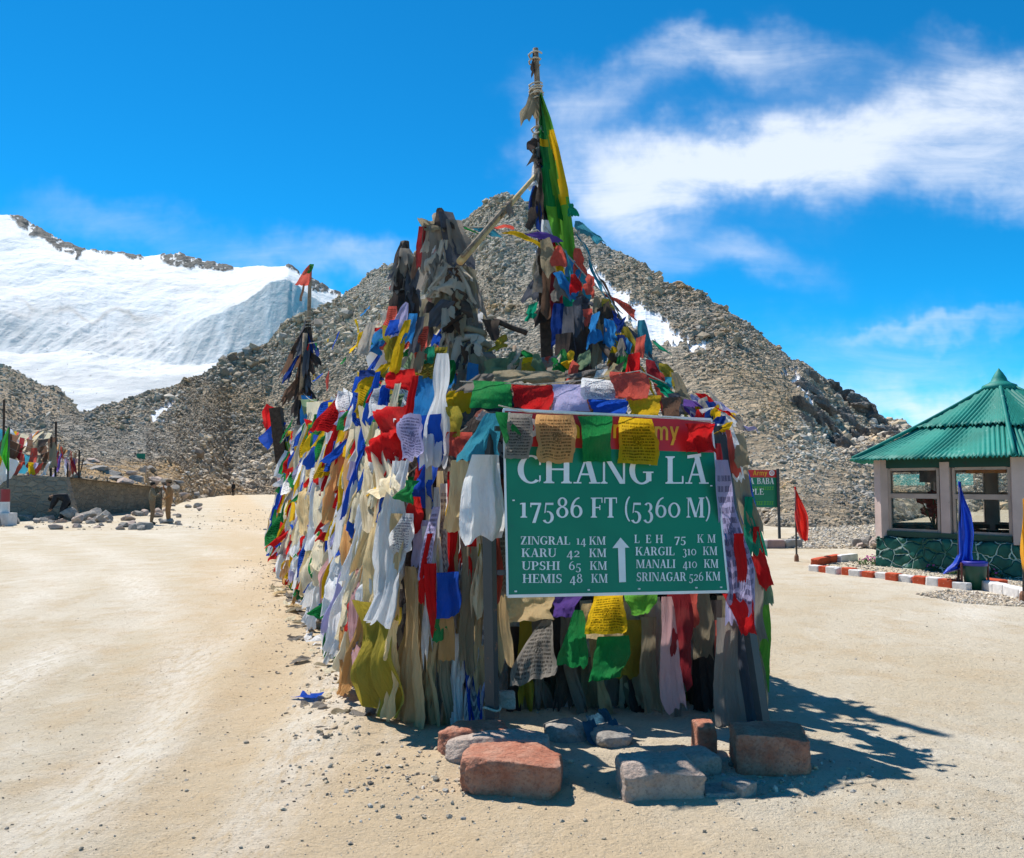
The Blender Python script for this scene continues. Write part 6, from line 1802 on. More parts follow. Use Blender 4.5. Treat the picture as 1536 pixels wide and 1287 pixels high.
pv = empty('pavilion', PC, 'six sided glazed pavilion with corrugated green tin roof and green stone base', 'pavilion')
A0_ = 186.0
corner = lambda k, R, off=0: PC + Vector((math.cos(math.radians(A0_ + 60 * k + off)) * R, math.sin(math.radians(A0_ + 60 * k + off)) * R, 0))
RW = 2.50
for k in range(6):
    p, q = corner(k, RW), corner(k + 1, RW)
    d = (q - p).normalized(); nn = Vector((d.y, -d.x, 0))
    if nn.dot(p - PC) < 0: nn = -nn
    ang = math.atan2(d.y, d.x)
    mid = (p + q) / 2
    L = (q - p).length
    # base wall: battered masonry with an uneven top
    vs, fs = [], []
    nx_, nz_ = 30, 8
    for j in range(nz_ + 1):
        for i in range(nx_ + 1):
            s = i / nx_
            h = 0.62 * j / nz_ * (1 + 0.0 * s)
            o_ = 0.17 - 0.05 * j / nz_ + 0.02 * math.sin(s * 31 + j * 1.9 + k) * math.sin(j * 2.2 + s * 13)
            base_p = p - d * 0.09 + (q - p + d * 0.18) * s
            vs.append(base_p + nn * o_ + UP * (h - 0.05 + (0.02 * math.sin(s * 17 + k) if j == nz_ else 0)))
    fs = gridfaces(nx_ + 1, nz_ + 1 - 0).tolist() if False else [(j * (nx_ + 1) + i, j * (nx_ + 1) + i + 1, (j + 1) * (nx_ + 1) + i + 1, (j + 1) * (nx_ + 1) + i) for j in range(nz_) for i in range(nx_)]
    o_ = len(vs)
    vs += [p - d * 0.09 - nn * 0.1 + UP * 0.57, q + d * 0.09 - nn * 0.1 + UP * 0.57]
    for i in range(nx_): fs.append((nz_ * (nx_ + 1) + i, nz_ * (nx_ + 1) + i + 1, o_ + 1 if i >= nx_ // 2 else o_)) if i != nx_ // 2 else fs.append((nz_ * (nx_ + 1) + i, nz_ * (nx_ + 1) + i + 1, o_ + 1, o_))
    link('base_wall', mesh('base_wall', vs, fs), STW, pv, smooth=True)
    m_ = MB(); m_.box(p + UP * 1.30, (0.23, 0.23, 1.5), ang + math.radians(-30)); m_.build('column', PINK, pv)
    m_ = MB(); m_.box(mid + UP * 1.28, (0.17, 0.14, 1.42), ang); m_.build('mullion', PINK, pv)
    m_ = MB(); m_.box(mid + UP * 0.64, (L - 0.22, 0.16, 0.10), ang); m_.build('sill', FASC, pv)
    m_ = MB(); m_.box(mid + UP * 2.02, (L - 0.05, 0.10, 0.26), ang); m_.build('fascia', FASC, pv)
    for s in (-1, 1):
        wc = mid + d * s * (L / 4 + 0.0)
        ww = L / 2 - 0.25
        m_ = MB()
        m_.box(wc + UP * 1.36, (ww, 0.07, 0.09), ang)
        for e_ in (-1, 1): m_.box(wc + d * e_ * (ww / 2 - 0.02) + UP * 1.28, (0.05, 0.06, 1.20), ang)
        m_.box(wc + UP * 1.865, (ww - 0.1, 0.06, 0.05), ang); m_.box(wc + UP * 0.715, (ww - 0.1, 0.06, 0.05), ang)
        f_ = m_.build('window_frame', TIMB, pv)
        vs = [wc + d * e_ * (ww / 2 - 0.03) + UP * z_ + nn * 0.004 for e_, z_ in ((-1, 0.72), (1, 0.72), (1, 1.86), (-1, 1.86))]
        link('pane', mesh('pane', vs, [(0, 1, 2, 3)]), GLASS, f_)
m_ = MB()
vs = [corner(k, RW - 0.1) + UP * 0.25 for k in range(6)]
m_.add(vs, [(0, 1, 2, 3, 4, 5)]); m_.build('inner_floor', mat_rough('pavilion_floor', (0.2, 0.17, 0.14), (0.28, 0.24, 0.2)), pv)
m_ = MB(); m_.add([corner(k, RW + 0.1) + UP * 2.12 for k in range(6)], [(5, 4, 3, 2, 1, 0)]); m_.build('ceiling_board', TIMB, pv)


def roof_sheet(name, k, r_top, r_bot, z_top, z_bot, lift, parent, u0=0.0, u1=1.0, pitch=0.085, ang0=A0_ - 2, sag=0.10):
    """one corrugated face between two hips, from radius r_top down to r_bot; ribs run straight down the fall line"""
    c0 = Vector((math.cos(math.radians(ang0 + 60 * k)), math.sin(math.radians(ang0 + 60 * k)), 0))
    c1 = Vector((math.cos(math.radians(ang0 + 60 * (k + 1))), math.sin(math.radians(ang0 + 60 * (k + 1))), 0))
    nb_ = 230; nr = 16
    vs = []
    dl = (c1 - c0).normalized(); fall = ((c0 + c1) / 2).normalized()
    half = r_bot * 0.5
    for j in range(nr + 1):
        s = j / nr
        r = r_top + (r_bot - r_top) * s
        for i in range(nb_ + 1):
            t_ = (u0 + (u1 - u0) * i / nb_) * 2 - 1
            lat = t_ * r * 0.5
            ap = r * math.cos(math.radians(30))
            # the fall sags slightly toward the eave
            z = z_top + (z_bot - z_top) * s - sag * math.sin(s * math.pi)
            z += 0.020 * math.sin(lat / pitch * 6.283) + lift
            rag = 0.03 * math.sin(i * 0.21 + k * 2) * (s > 0.99)
            vs.append(PC + fall * (ap + rag) + dl * lat + UP * z)
    fs = [(j * (nb_ + 1) + i, j * (nb_ + 1) + i + 1, (j + 1) * (nb_ + 1) + i + 1, (j + 1) * (nb_ + 1) + i) for j in range(nr) for i in range(nb_)]
    me = mesh(name, vs, fs)
    o = link(name, me, ROOFM, parent, smooth=True)
    sd = o.modifiers.new('thickness', 'SOLIDIFY'); sd.thickness = 0.012
    return o


for k in range(6):
    roof_sheet('roof_sheet', k, 0.02, 3.08, 3.60, 2.05, 0.0, pv)
    roof_sheet('upper_roof_sheet', k, 0.02, 1.75 + 0.12 * (k % 2), 3.62, 2.66 - 0.06 * (k % 2), 0.03, pv, sag=0.03)
    # hip caps
    c0 = Vector((math.cos(math.radians(A0_ - 2 + 60 * k)), math.sin(math.radians(A0_ - 2 + 60 * k)), 0))
    m_ = MB(); m_.tube([PC + c0 * r + UP * (3.66 + (2.08 - 3.66) * (r / 3.08) - 0.05 * math.sin(r / 3.08 * math.pi)) for r in np.linspace(0.1, 3.05, 9)], 0.035, 8)
    m_.build('hip_cap', ROOFM, pv, smooth=True)
m_ = MB()
m_.lathe(PC + UP * 3.52, [(0.34, -0.06), (0.31, 0.03), (0.20, 0.08), (0.15, 0.12), (0.13, 0.18), (0.08, 0.27), (0.03, 0.34), (0.004, 0.38)], 20)
m_.build('finial', ROOFM, pv, smooth=True)
# things kept inside
d01 = (corner(1, RW) - corner(0, RW)).normalized(); nin = Vector((d01.y, -d01.x, 0)); nin = nin if nin.dot(PC - corner(0, RW)) > 0 else -nin
PAPER = mat_rough('faded_paper', (0.10, 0.085, 0.07), (0.16, 0.14, 0.11), 5, 0.1)
ORAN = mat_rough('orange_cloth_banner', (0.55, 0.20, 0.05), (0.6, 0.24, 0.06), 5, 0.1)
for (s0, s1, z0, z1, mat, lab, nm) in ((0.27, 0.43, 1.62, 1.98, PAPER, 'dark notice sheet hung inside the left window of the pavilion', 'notice_sheet'), (0.62, 0.90, 1.78, 1.90, ORAN, 'orange cloth banner along the top of the right window inside the pavilion', 'banner')):
    p = corner(0, RW).lerp(corner(1, RW), s0) + nin * 0.12; q = corner(0, RW).lerp(corner(1, RW), s1) + nin * 0.12
    m_ = MB(); m_.beam((p + q) / 2 + UP * z0, (p + q) / 2 + UP * z1, (q - p).length, 0.012)
    m_ = MB(); m_.box((p + q) / 2 + UP * (z0 + z1) / 2, ((q - p).length, 0.012, z1 - z0), math.atan2(d01.y, d01.x))
    tag(m_.build(nm, mat), lab, nm.replace('_', ' '))
pp = corner(0, RW).lerp(corner(1, RW), 0.33) + nin * 0.35 + UP * 0.25
pl = empty('potted_flowers', pp, 'potted red flowers standing behind the left window of the pavilion', 'flowers')
m_ = MB(); m_.lathe(pp, [(0.10, 0), (0.13, 0.25), (0.16, 0.45), (0.16, 0.5)], 14); m_.build('pot', DARKWOOD, pl, smooth=True)
m_ = MB(); rs = np.random.RandomState(3)
heads = []
for i in range(11):
    q = pp + UP * 0.45; e_ = pp + Vector((rs.normal() * 0.16, rs.normal() * 0.1, 0.75 + rs.uniform(0, 0.42)))
    m_.tube([q, q.lerp(e_, 0.5) + Vector((0, 0, 0.05)), e_], 0.012, 5); heads.append(e_)
m_.build('stalks', mat_rough('stalk_green', (0.03, 0.06, 0.02), (0.05, 0.09, 0.03)), pl)
m_ = MB()
for e_ in heads:
    for k in range(6):
        a = k * 1.047
        m_.add([e_, e_ + Vector((math.cos(a) * .09, math.sin(a) * .05, math.sin(a) * .08)), e_ + Vector((math.cos(a + .6) * .11, math.sin(a + .6) * .05 - .01, math.sin(a + .6) * .09)), e_ + Vector((math.cos(a + 1.0) * .08, math.sin(a + 1.0) * .05, math.sin(a + 1.0) * .075))], [(0, 1, 2, 3)])
m_.build('blooms', mat_rough('dark_red_petals', (0.22, 0.03, 0.02), (0.3, 0.06, 0.03)), pl)

# ------------------------------------------------------------------ painted kerb stones
KR = mat_paint('kerb_red', (0.52, 0.085, 0.035), (0.48, 0.36, 0.28), 14, 0.60, 0.85, 0.4, 0.15)
KW = mat_paint('kerb_white', (0.72, 0.69, 0.66), (0.44, 0.37, 0.30), 14, 0.60, 0.85, 0.4, 0.15)
KG = mat_paint('kerb_grey', (0.36, 0.34, 0.32), (0.44, 0.37, 0.30), 10, 0.6, 0.85, 0.4, 0.15)
KPI = mat_paint('kerb_pink', (0.42, 0.29, 0.27), (0.44, 0.37, 0.30), 10, 0.6, 0.85, 0.4, 0.15)
rs = np.random.RandomState(8)


def kerb(p, q, h, wdt, mat, label, seed):
    d = q - p
    return stone('kerb_stone', ((p.x + q.x) / 2, (p.y + q.y) / 2, 0), (d.length * 0.98, wdt, h), math.atan2(d.y, d.x), mat, label, seed, cat='kerb stone', rough=0.03, round_=0.1, sink=0.02, cut=False)


k0, k1 = G(1217, 857), G(1454, 886)
NK = 13
nmw = ['first', 'second', 'third', 'fourth', 'fifth', 'sixth', 'seventh']
for i in range(NK):
    p, q = k0.lerp(k1, i / NK), k0.lerp(k1, (i + 1) / NK)
    wob_ = Vector((rs.normal() * 0.02, rs.normal() * 0.02, 0))
    c = 'white' if i % 2 == 0 else 'red'
    kerb(p + wob_, q + wob_, 0.15 + rs.uniform(-.02, .02), 0.15, KW if c == 'white' else KR, f'{nmw[i // 2]} {c} painted kerb stone from the left in the long row', 40 + i)
for i, (a, b_, mt, lab) in enumerate((((1221, 850), (1240, 846), KR, 'short red stub of kerb turning back at the row\'s left end'), ((1240, 846), (1258, 842), KR, 'brown red kerb stone behind the left end of the row'), ((1257, 844), (1283, 841), KW, 'long white kerb stone behind the left end of the row'))):
    kerb(G(*a), G(*b_), 0.17, 0.15, mt, lab, 60 + i)
kk = [(1456, 884), (1470, 884), (1482, 886), (1496, 889), (1512, 893), (1536, 900), (1570, 910)]
for i in range(6):
    kerb(G(*kk[i]), G(*kk[i + 1]), 0.17, 0.15, [KG, KG, KW, KW, KW, KW][i], ['grey kerb stone just right of the bin', 'second grey kerb stone right of the bin', 'white kerb stone third from the bin, beyond the two grey ones', 'white kerb stone fourth from the bin', 'white kerb stone beside the yellow flag', 'white kerb stone cut by the right frame edge'][i], 70 + i)
kerb(G(1476, 876), G(1506, 880), 0.12, 0.2, KR, 'rusty brown slab lying behind the grey kerb stones', 80)
for i, (a, b_, mt, lab) in enumerate((((1150, 822), (1176, 822), KPI, 'pink block at the foot of the small sign'), ((1176, 822), (1200, 821), KG, 'greenish grey block right of the pink one under the small sign'), ((1128, 822), (1150, 822), KW, 'pale block half hidden behind the flags under the small sign'))):
    kerb(G(*a), G(*b_), 0.22, 0.22, mt, lab, 85 + i)

# ------------------------------------------------------------------ flags on poles at the right
def pole_flag(px, yb, yt, outline, col, label, lean=0, Y=None, r=0.02):
    """outline: rows (y, x left, x right) of the drooping cloth"""
    g = G(px, yb)
    Y = g.y
    t = empty('pole_flag', g, label, 'flag')
    m_ = MB(); m_.tube([g - UP * 0.1, P(px + lean, yt, Y)], r, 7); m_.build('pole', STEEL, t, smooth=True)
    m_ = MB(); m_.lathe(g, [(0.05, -0.02), (0.045, 0.12), (0.025, 0.16)], 8); m_.build('foot', mat_rough('rusty_foot', (0.2, 0.1, 0.06), (0.3, 0.16, 0.1)), t)
    ys = np.linspace(outline[0][0], outline[-1][0], 34)
    vs, uv = [], []
    nc = 19
    for i, y in enumerate(ys):
        xl = np.interp(y, [o[0] for o in outline], [o[1] for o in outline]); xr = np.interp(y, [o[0] for o in outline], [o[2] for o in outline])
        w = (xr - xl) / F * Y
        s = i / 33
        for j in range(nc):
            u = j / (nc - 1)
            dy = w * 0.22 * math.sin(u * 11 + s * 3.0) + w * 0.13 * math.sin(u * 19 - s * 6)
            vs.append(P(xl + (xr - xl) * u + 1.2 * math.sin(s * 8 + u * 4), y + 1.5 * math.sin(u * 6) * s, Y - 0.03 + dy)); uv.append((u, 1 - s))
    me = mesh('cloth', vs, gridfaces(34, nc).tolist(), uv)
    link('cloth', me, CM[col], t, smooth=True)
    return t


def satin(name, c):
    m, n = newmat(name)
    uv = n.new('ShaderNodeTexCoord').outputs['UV']
    wv = n.noise(n.scale(uv, (7, 2, 1)), 2.5, 4, 0.6, 0.8)
    p = n.new('ShaderNodeBsdfPrincipled')
    p.inputs['Base Color'].default_value = (*c, 1); p.inputs['Roughness'].default_value = 0.38; p.inputs['Specular IOR Level'].default_value = 0.5
    nb = n.bump(wv, 0.5, 0.04); n.l.new(nb, p.inputs['Normal'])
    t_ = n.new('ShaderNodeBsdfTranslucent'); t_.inputs[0].default_value = (*c, 1)
    mx = n.new('ShaderNodeMixShader'); mx.inputs[0].default_value = 0.35
    n.l.new(p.outputs[0], mx.inputs[1]); n.l.new(t_.outputs[0], mx.inputs[2])
    finish(n, mx.outputs[0])
    return m


CM['satin_blue'] = satin('satin_blue', (0.01, 0.06, 0.52))
CM['satin_red'] = satin('satin_red', (0.70, 0.03, 0.02))
CM['satin_yellow'] = satin('satin_yellow', (0.95, 0.45, 0.01))
CM['satin_green'] = satin('satin_green', (0.06, 0.42, 0.03))
pole_flag(1195, 843, 730, [(730, 1191, 1194), (750, 1192, 1202), (775, 1193, 1211), (795, 1194, 1214), (806, 1199, 1213), (812, 1207, 1212)], 'satin_red', 'red satin flag drooping from a thin pole left of the kerb', lean=-2)
pole_flag(1437, 882, 722, [(722, 1437, 1441), (745, 1437, 1447), (770, 1438, 1456), (800, 1438, 1460), (830, 1437, 1459), (845, 1428, 1462), (853, 1418, 1450), (860, 1413, 1422)], 'satin_blue', 'blue satin flag drooping on a pole before the pavilion', lean=3)
pole_flag(1535, 905, 745, [(748, 1534, 1540), (790, 1533, 1556), (830, 1531, 1566), (858, 1533, 1562), (866, 1540, 1556)], 'satin_yellow', 'orange yellow satin flag at the right edge of the picture', lean=3)

# bin
gb_ = G(1463, 884)
bn_ = empty('dustbin', gb_, 'dark green dustbin with blue rim beside the blue flag', 'dustbin')
BING = mat_paint('bin_green', (0.006, 0.07, 0.045), (0.02, 0.05, 0.04), 8, 0.6, 0.45)
BINB = mat_paint('bin_blue', (0.04, 0.04, 0.36), (0.05, 0.05, 0.2), 8, 0.66, 0.4)
m_ = MB(); m_.lathe(gb_, [(0.14, 0), (0.17, 0.36), (0.17, 0.37)], 20); m_.build('body', BING, bn_, smooth=True)
m_ = MB(); m_.lathe(gb_ + UP * 0.36, [(0.18, 0), (0.185, 0.06), (0.16, 0.07), (0.15, 0.02)], 20); m_.build('rim', BINB, bn_, smooth=True)
m_ = MB()
for s in (-1, 1): m_.tube([gb_ + Vector((s * 0.2, 0, -0.05)), gb_ + Vector((s * 0.2, 0, 0.40))], 0.018, 6)
tag_ = m_.build('stand', mat_rough('rusty_stand', (0.16, 0.06, 0.05), (0.22, 0.09, 0.07)), bn_)

# ------------------------------------------------------------------ second, smaller sign
b2 = Board((1052, 704, 25.0), (1165.5, 705, 25.2), (1052, 761, 25.0), (1166, 761, 25.2))
s2 = empty('road_sign', G(1165, 808), 'smaller green temple sign half hidden behind the flags at right', 'road sign')
b2.panel('panel', 0, 1, 0, 0.80, -0.03, 0, SGREEN, s2, 4, 4); b2.panel('header_band', 0, 1, 0.80, 1, -0.03, 0, SRED, s2, 4, 4)
b2.polys('lettering', text_polys('CHANGLA', 1080, 1131, 726, 9) + text_polys('BABA', 1135, 1161, 726, 9), SWHITE, s2, off=0.01)
b2.polys('lettering', text_polys('TEMPLE', 1098, 1146, 742, 9), SWHITE, s2, off=0.01)
for tx, x0, x1 in (('Indian', 1084, 1124), ('Army', 1129, 1151)): b2.polys('header_lettering', text_polys(tx, x0, x1, 713, 7.5, True), SYEL, s2, off=0.01)
LGRN = mat_paint('sign_lime', (0.10, 0.42, 0.05), (0.08, 0.3, 0.05), 8, 0.7)
rs = np.random.RandomState(2)
for yy_ in (735, 757):
    pl_, x = [], 1098
    while x < 1158:
        w = rs.uniform(1.6, 3.2)
        pl_.append([(x, yy_), (x + w, yy_), (x + w, yy_ - 1.4), (x, yy_ - 1.4)]); pl_.append([(x, yy_ - 5), (x + w + .6, yy_ - 5), (x + w + .6, yy_ - 4), (x, yy_ - 4)])
        pl_.append([(x + w * .5, yy_), (x + w * .5 + 1, yy_), (x + w * .5 + 1, yy_ - 5), (x + w * .5, yy_ - 5)])
        x += w + rs.uniform(0.8, 2.0)
    b2.polys('script_line', pl_, LGRN, s2, off=0.008)
b2.polys('emblem', arc(1157.5, 709.5, 4.2, 4.2, 0, 360, 4.19, 4.19, 20), SWHITE, s2, off=0.01)
b2.polys('emblem_centre', arc(1157.5, 709.5, 2.4, 2.4, 0, 360, 1.0, 1.0, 14), SRED, s2, off=0.013)
for px in (1060, 1166.5):
    g = G(px, 812); tpt = P(px, 703, 25.15)
    m_ = MB(); m_.beam(Vector((tpt.x, 25.1, -0.1)), tpt, 0.07, 0.06); m_.build('post', STEEL, s2)

# small green board far up the track on the left
b3 = Board((205, 680, 88), (217.5, 680.5, 88), (205, 689, 88), (217.5, 689.5, 88))
s3 = empty('road_sign', P(211, 700, 88), 'tiny plain green board far off on the left bank', 'road sign')
b3.panel('panel', 0, 1, 0, 1, -0.05, 0, SGREEN, s3, 2, 2)
for px in (208, 215):
    m_ = MB(); m_.beam(P(px, 704, 88.1), P(px, 682, 88.1), 0.08); m_.build('post', STEEL, s3)

# ------------------------------------------------------------------ pale stones, flowers and gravel by the pavilion
rs = np.random.RandomState(21)
for i in range(22):
    px = 1290 + 50 * rs.beta(2.2, 1.4); base_y = 822 + rs.uniform(-3, 2) - 22 * max(0, (px - 1312) / 32) * rs.uniform(0, 1)
    g = P(px, min(base_y, 823), 21.5 - 0.02 * (px - 1290))
    st_ = rock('pale_stone', (g.x, g.y + rs.uniform(0, 0.5), 0), (rs.uniform(0.18, 0.36), rs.uniform(0.16, 0.3), rs.uniform(0.13, 0.24)), rs.uniform(0, 3), PALESTONE if i % 3 else GREYSTONE,
                'pale rough stone in the heap left of the pavilion', 120 + i, rough=0.07, round_=0.3, sink=-max(0.0, g.z - 0.02) if g.z > 0 else 0.03)
    st_['group'] = 'pale stones heaped left of the pavilion'
PINKF = mat_rough('pink_petals', (0.40, 0.05, 0.22), (0.55, 0.12, 0.32), 20, 0.1)
LEAF = mat_rough('leaf_green', (0.035, 0.075, 0.02), (0.07, 0.12, 0.03), 20, 0.1)
for i, (px, py, sz, fl) in enumerate(((1325, 846, 0.36, 1.0), (1306, 848, 0.26, 0.5), (1408, 856, 0.22, 0.5), (1380, 852, 0.2, 0.0), (1440, 862, 0.2, 0.15), (1505, 861, 0.24, 0.5), (1490, 864, 0.18, 0.1), (1350, 850, 0.18, 0.1))):
    g = G(px, py)
    t = empty('flowering_plant', g, ['fullest magenta flowering clump at the left corner of the pavilion', 'low magenta flowering clump left of the fullest one', 'pale pink clump at the middle of the pavilion base', 'green tuft between the flowering clumps at the pavilion base',
                                     'green tuft left of the blue flag', 'pink flowering clump at the right of the pavilion base', 'green tuft right of the bin', 'green tuft right of the fullest magenta clump'][i], 'plant')
    for part, mat, cnt_, z0, z1 in (('leaves', LEAF, 130, 0.0, 0.55), ('blossoms', PINKF, int(60 * fl), 0.45, 0.8)):
        if not cnt_: continue
        vs, fs = [], []
        for q in range(cnt_):
            a, r = rs.uniform(0, 6.28), sz * math.sqrt(rs.uniform())
            c = g + Vector((math.cos(a) * r, math.sin(a) * r * 0.7, sz * rs.uniform(z0, z1) * (1.1 - r / sz * 0.6) + 0.01))
            d = Vector(rs.normal(size=3)).normalized(); e_ = d.orthogonal().normalized()
            s_ = 0.028
            o_ = len(vs); vs += [c - d * s_, c + e_ * s_ * 0.6, c + d * s_, c - e_ * s_ * 0.6]; fs.append((o_, o_ + 1, o_ + 2, o_ + 3))
        link(part, mesh(part, vs, fs), mat, t)


def stones_on(name, regions, seed, label, slab=0.6, det=1, tl=0.8, th=1.35):
    rs2 = np.random.RandomState(seed)
    pos, sz = [], []
    for (cnt_, fn, s0, sg_) in regions:
        k = 0
        while k < cnt_:
            p = fn(rs2)
            if p is None: continue
            pos.append(p); sz.append(min(max(np.exp(rs2.normal(math.log(s0), sg_)), s0 * 0.4), s0 * 3)); k += 1
    pos = np.array(pos); sz = np.array(sz)
    pos[:, 2] = ground_z(pos[:, 0], pos[:, 1])
    o = link(name, scatter(name, pos, sz, rock_tints(len(pos), rs2, tl, th), seed, slab=slab, tilt=0.3, det=det), RM)
    return tag(o, label, kind='stuff')


def in_px(x0, x1, y0, y1, poly=None):
    def fn(r):
        px, py = r.uniform(x0, x1), r.uniform(y0, y1)
        if poly is not None and not inpoly(np.array(px), np.array(py), poly): return None
        g = G(px, py)
        return (g.x, g.y, 0)
    return fn


stones_on('gravel', [(2600, in_px(1230, 1560, 838, 895, [(1236, 850), (1300, 838), (1560, 850), (1560, 896), (1460, 880)]), 0.020, 0.35),
                     (2600, in_px(1370, 1560, 884, 912, [(1375, 893), (1420, 886), (1560, 900), (1560, 914), (1440, 905)]), 0.022, 0.35),
                     (3800, in_px(1170, 1330, 780, 824, [(1165, 822), (1200, 800), (1240, 785), (1330, 790), (1330, 824), (1210, 823)]), 0.045, 0.4)], 31, 'grey crushed gravel spread around the pavilion and below the scree', tl=0.9, th=1.5)


def near_front(r):
    x, y = r.normal(0.6, 1.3), r.normal(4.75, 0.5)
    return (x, y, 0) if y > 1.5 else None


def left_front(r):
    x, y = r.normal(-0.55, 0.30), r.normal(4.75, 0.30)
    return (x, y, 0)


def right_front(r):
    x, y = r.normal(1.35, 0.28), r.normal(4.75, 0.18)
    return (x, y, 0)


def foot(r):
    a = 14 * r.uniform() ** 1.6
    p = ORG + AX * a - BX * (1.40 + abs(r.normal()) * 0.30)
    return (p.x, p.y, 0)


def wide(r):
    px, py = r.uniform(-60, 1600), 760 + 560 * r.uniform() ** 0.8
    g = G(px, py)
    return (g.x, g.y, 0)


def grit_(r):
    y = 2.6 + 11 * r.uniform() ** 1.7
    return (r.uniform(-0.68, 0.68) * y, y, 0)


stones_on('pebbles', [(420, near_front, 0.007, 0.55), (330, left_front, 0.010, 0.55), (260, right_front, 0.010, 0.55), (750, foot, 0.010, 0.6), (420, wide, 0.006, 0.6), (500, in_px(-40, 420, 764, 795), 0.03, 0.5)], 32,
          'small dark pebbles and clods sprinkled over the dusty earth', tl=0.6, th=1.25)

stones_on('grit', [(14000, grit_, 0.0036, 0.5)], 33, 'fine pale grit lying loose on the dusty earth', tl=0.75, th=1.5)

# ------------------------------------------------------------------ left: retaining wall, its rubble, people, fence of flags
WALLM, n = newmat('mortared_rubble')
tp = n.new('ShaderNodeTexCoord').outputs['Object']
vo = n.new('ShaderNodeTexVoronoi', feature='DISTANCE_TO_EDGE'); n.l.new(n.scale(tp, (1, 1, 1.7)), vo.inputs['Vector']); vo.inputs['Scale'].default_value = 2.6
v2_ = n.new('ShaderNodeTexVoronoi'); n.l.new(n.scale(tp, (1, 1, 1.7)), v2_.inputs['Vector']); v2_.inputs['Scale'].default_value = 2.6
sc2 = n.new('ShaderNodeSeparateColor'); n.l.new(v2_.outputs['Color'], sc2.inputs[0])
col = n.mix(sc2.outputs[0], (0.20, 0.165, 0.125), (0.30, 0.25, 0.19))
col = n.mix(n.ramp(vo.outputs['Distance'], 0.07, 0.02), col, (0.26, 0.22, 0.17))
col = n.mix(n.m('MULTIPLY', n.ramp(n.noise(tp, 1.2, 6, 0.7), 0.5, 0.7), 0.6), col, (0.36, 0.28, 0.19))
finish(n, pbsdf(n, col, 0.95, n.bump(n.m('ADD', n.ramp(vo.outputs['Distance'], 0, 0.12), n.noise(tp, 14, 4, 0.7)), 0.8, 0.06), spec=0.1))


def wall_piece(name, p, q, h0, h1, batter, thick, label, end_slope=0.0):
    """from p to q along the foot; leaning back; an end that slopes out"""
    p, q = Vector(p), Vector(q)
    d = (q - p).normalized(); back = Vector((-d.y, d.x, 0))
    if back.y < 0: back = -back
    vs, nx_, nz_ = [], 40, 10
    for j in range(nz_ + 1):
        z = j / nz_
        for i in range(nx_ + 1):
            s = i / nx_
            h = h0 + (h1 - h0) * s
            e_ = d * (end_slope * (1 - z) * s)
            vs.append(p.lerp(q, s) + e_ + back * (batter * z + 0.03 * math.sin(s * 40 + z * 9) * math.sin(z * 14)) + UP * (h * z - 0.1))
    w = nx_ + 1
    fs = [(j * w + i, j * w + i + 1, (j + 1) * w + i + 1, (j + 1) * w + i) for j in range(nz_) for i in range(nx_)]
    o_ = len(vs)
    for i in range(w):
        vs.append(vs[nz_ * w + i] + back * thick)
    for i in range(nx_): fs.append((nz_ * w + i, nz_ * w + i + 1, o_ + i + 1, o_ + i))
    for side, col_ in ((0, 0), (1, nx_)):
        b0 = len(vs)
        vs.append(Vector(vs[col_]) + back * (thick + batter)); vs.append(Vector(vs[nz_ * w + col_]) + back * thick)
        fs.append(tuple([j * w + col_ for j in range(nz_ + 1)] + [b0 + 1, b0]))
    o = link(name, mesh(name, vs, fs), WALLM)
    return tag(centre(o), label, 'wall')


wall_piece('retaining_wall', (-30, 35.2, 0), (G(100, 780).x, 37.6, 0), 2.35, 1.98, 0.45, 0.6, 'nearer battered length of grey rubble wall at far left', 0.55)
wall_piece('retaining_wall', (G(76, 778).x, 39.4, 0), (P(221, 765, 50.5).x, 50.5, 0), 1.98, 1.45, 0.25, 0.6, 'farther length of grey rubble wall, behind the bending person')
rs = np.random.RandomState(55)
# boulders on the track edge before the wall, and up the bank
k = 0
for (x0, x1, y0, y1, cnt_, s0, s1) in ((20, 290, 770, 795, 46, 0.16, 0.42), (100, 160, 762, 786, 10, 0.4, 0.75), (180, 300, 752, 776, 26, 0.2, 0.5)):
    for _ in range(cnt_):
        px, py = rs.uniform(x0, x1), rs.uniform(y0, y1)
        g = G(px, py)
        if g.y > 38.5 and px < 200: g = Vector((g.x / g.y * 37.2, 37.2, 0))
        w = rs.uniform(s0, s1)
        o = rock('boulder', g, (w * 1.4, w, w * rs.uniform(0.6, 0.95)), rs.uniform(0, 3), GREYSTONE if rs.uniform() < 0.55 else PALESTONE, 'rough boulder in the rubble along the foot of the retaining wall', 200 + k, rough=0.08, round_=0.3, sink=0.05, cut=True)
        o['group'] = 'boulders along the foot of the retaining wall'; o['category'] = 'boulder'
        k += 1


for k, (px, py, wpx, hpx_) in enumerate(((186, 724, 28, 14), (178, 716, 26, 10), (205, 716, 22, 10), (228, 722, 24, 14), (250, 722, 20, 10), (262, 731, 16, 10), (215, 704, 14, 12), (226, 702, 16, 10), (240, 740, 18, 12), (275, 742, 18, 10), (150, 700, 34, 8), (170, 706, 26, 8),
                                          (236, 716, 26, 8), (292, 742, 14, 8), (258, 746, 14, 8), (140, 690, 20, 8), (246, 732, 16, 10), (130, 694, 24, 6), (196, 708, 18, 8), (268, 724, 16, 8))):
    g = hill_pt(px, py + hpx_ * 0.5)
    w = wpx / F * g.y
    o = rock('boulder', g, (w, w * 0.8, hpx_ / F * g.y * 1.2), rs.uniform(-0.4, 0.4), GREYSTONE if k % 3 else PALESTONE, 'broad flat boulder on the sandy bank above the retaining wall', 300 + k, rough=0.08, round_=0.3, sink=0)
    o.location.z = g.z - 0.15; o['group'] = 'boulders on the sandy bank'; o['category'] = 'boulder'


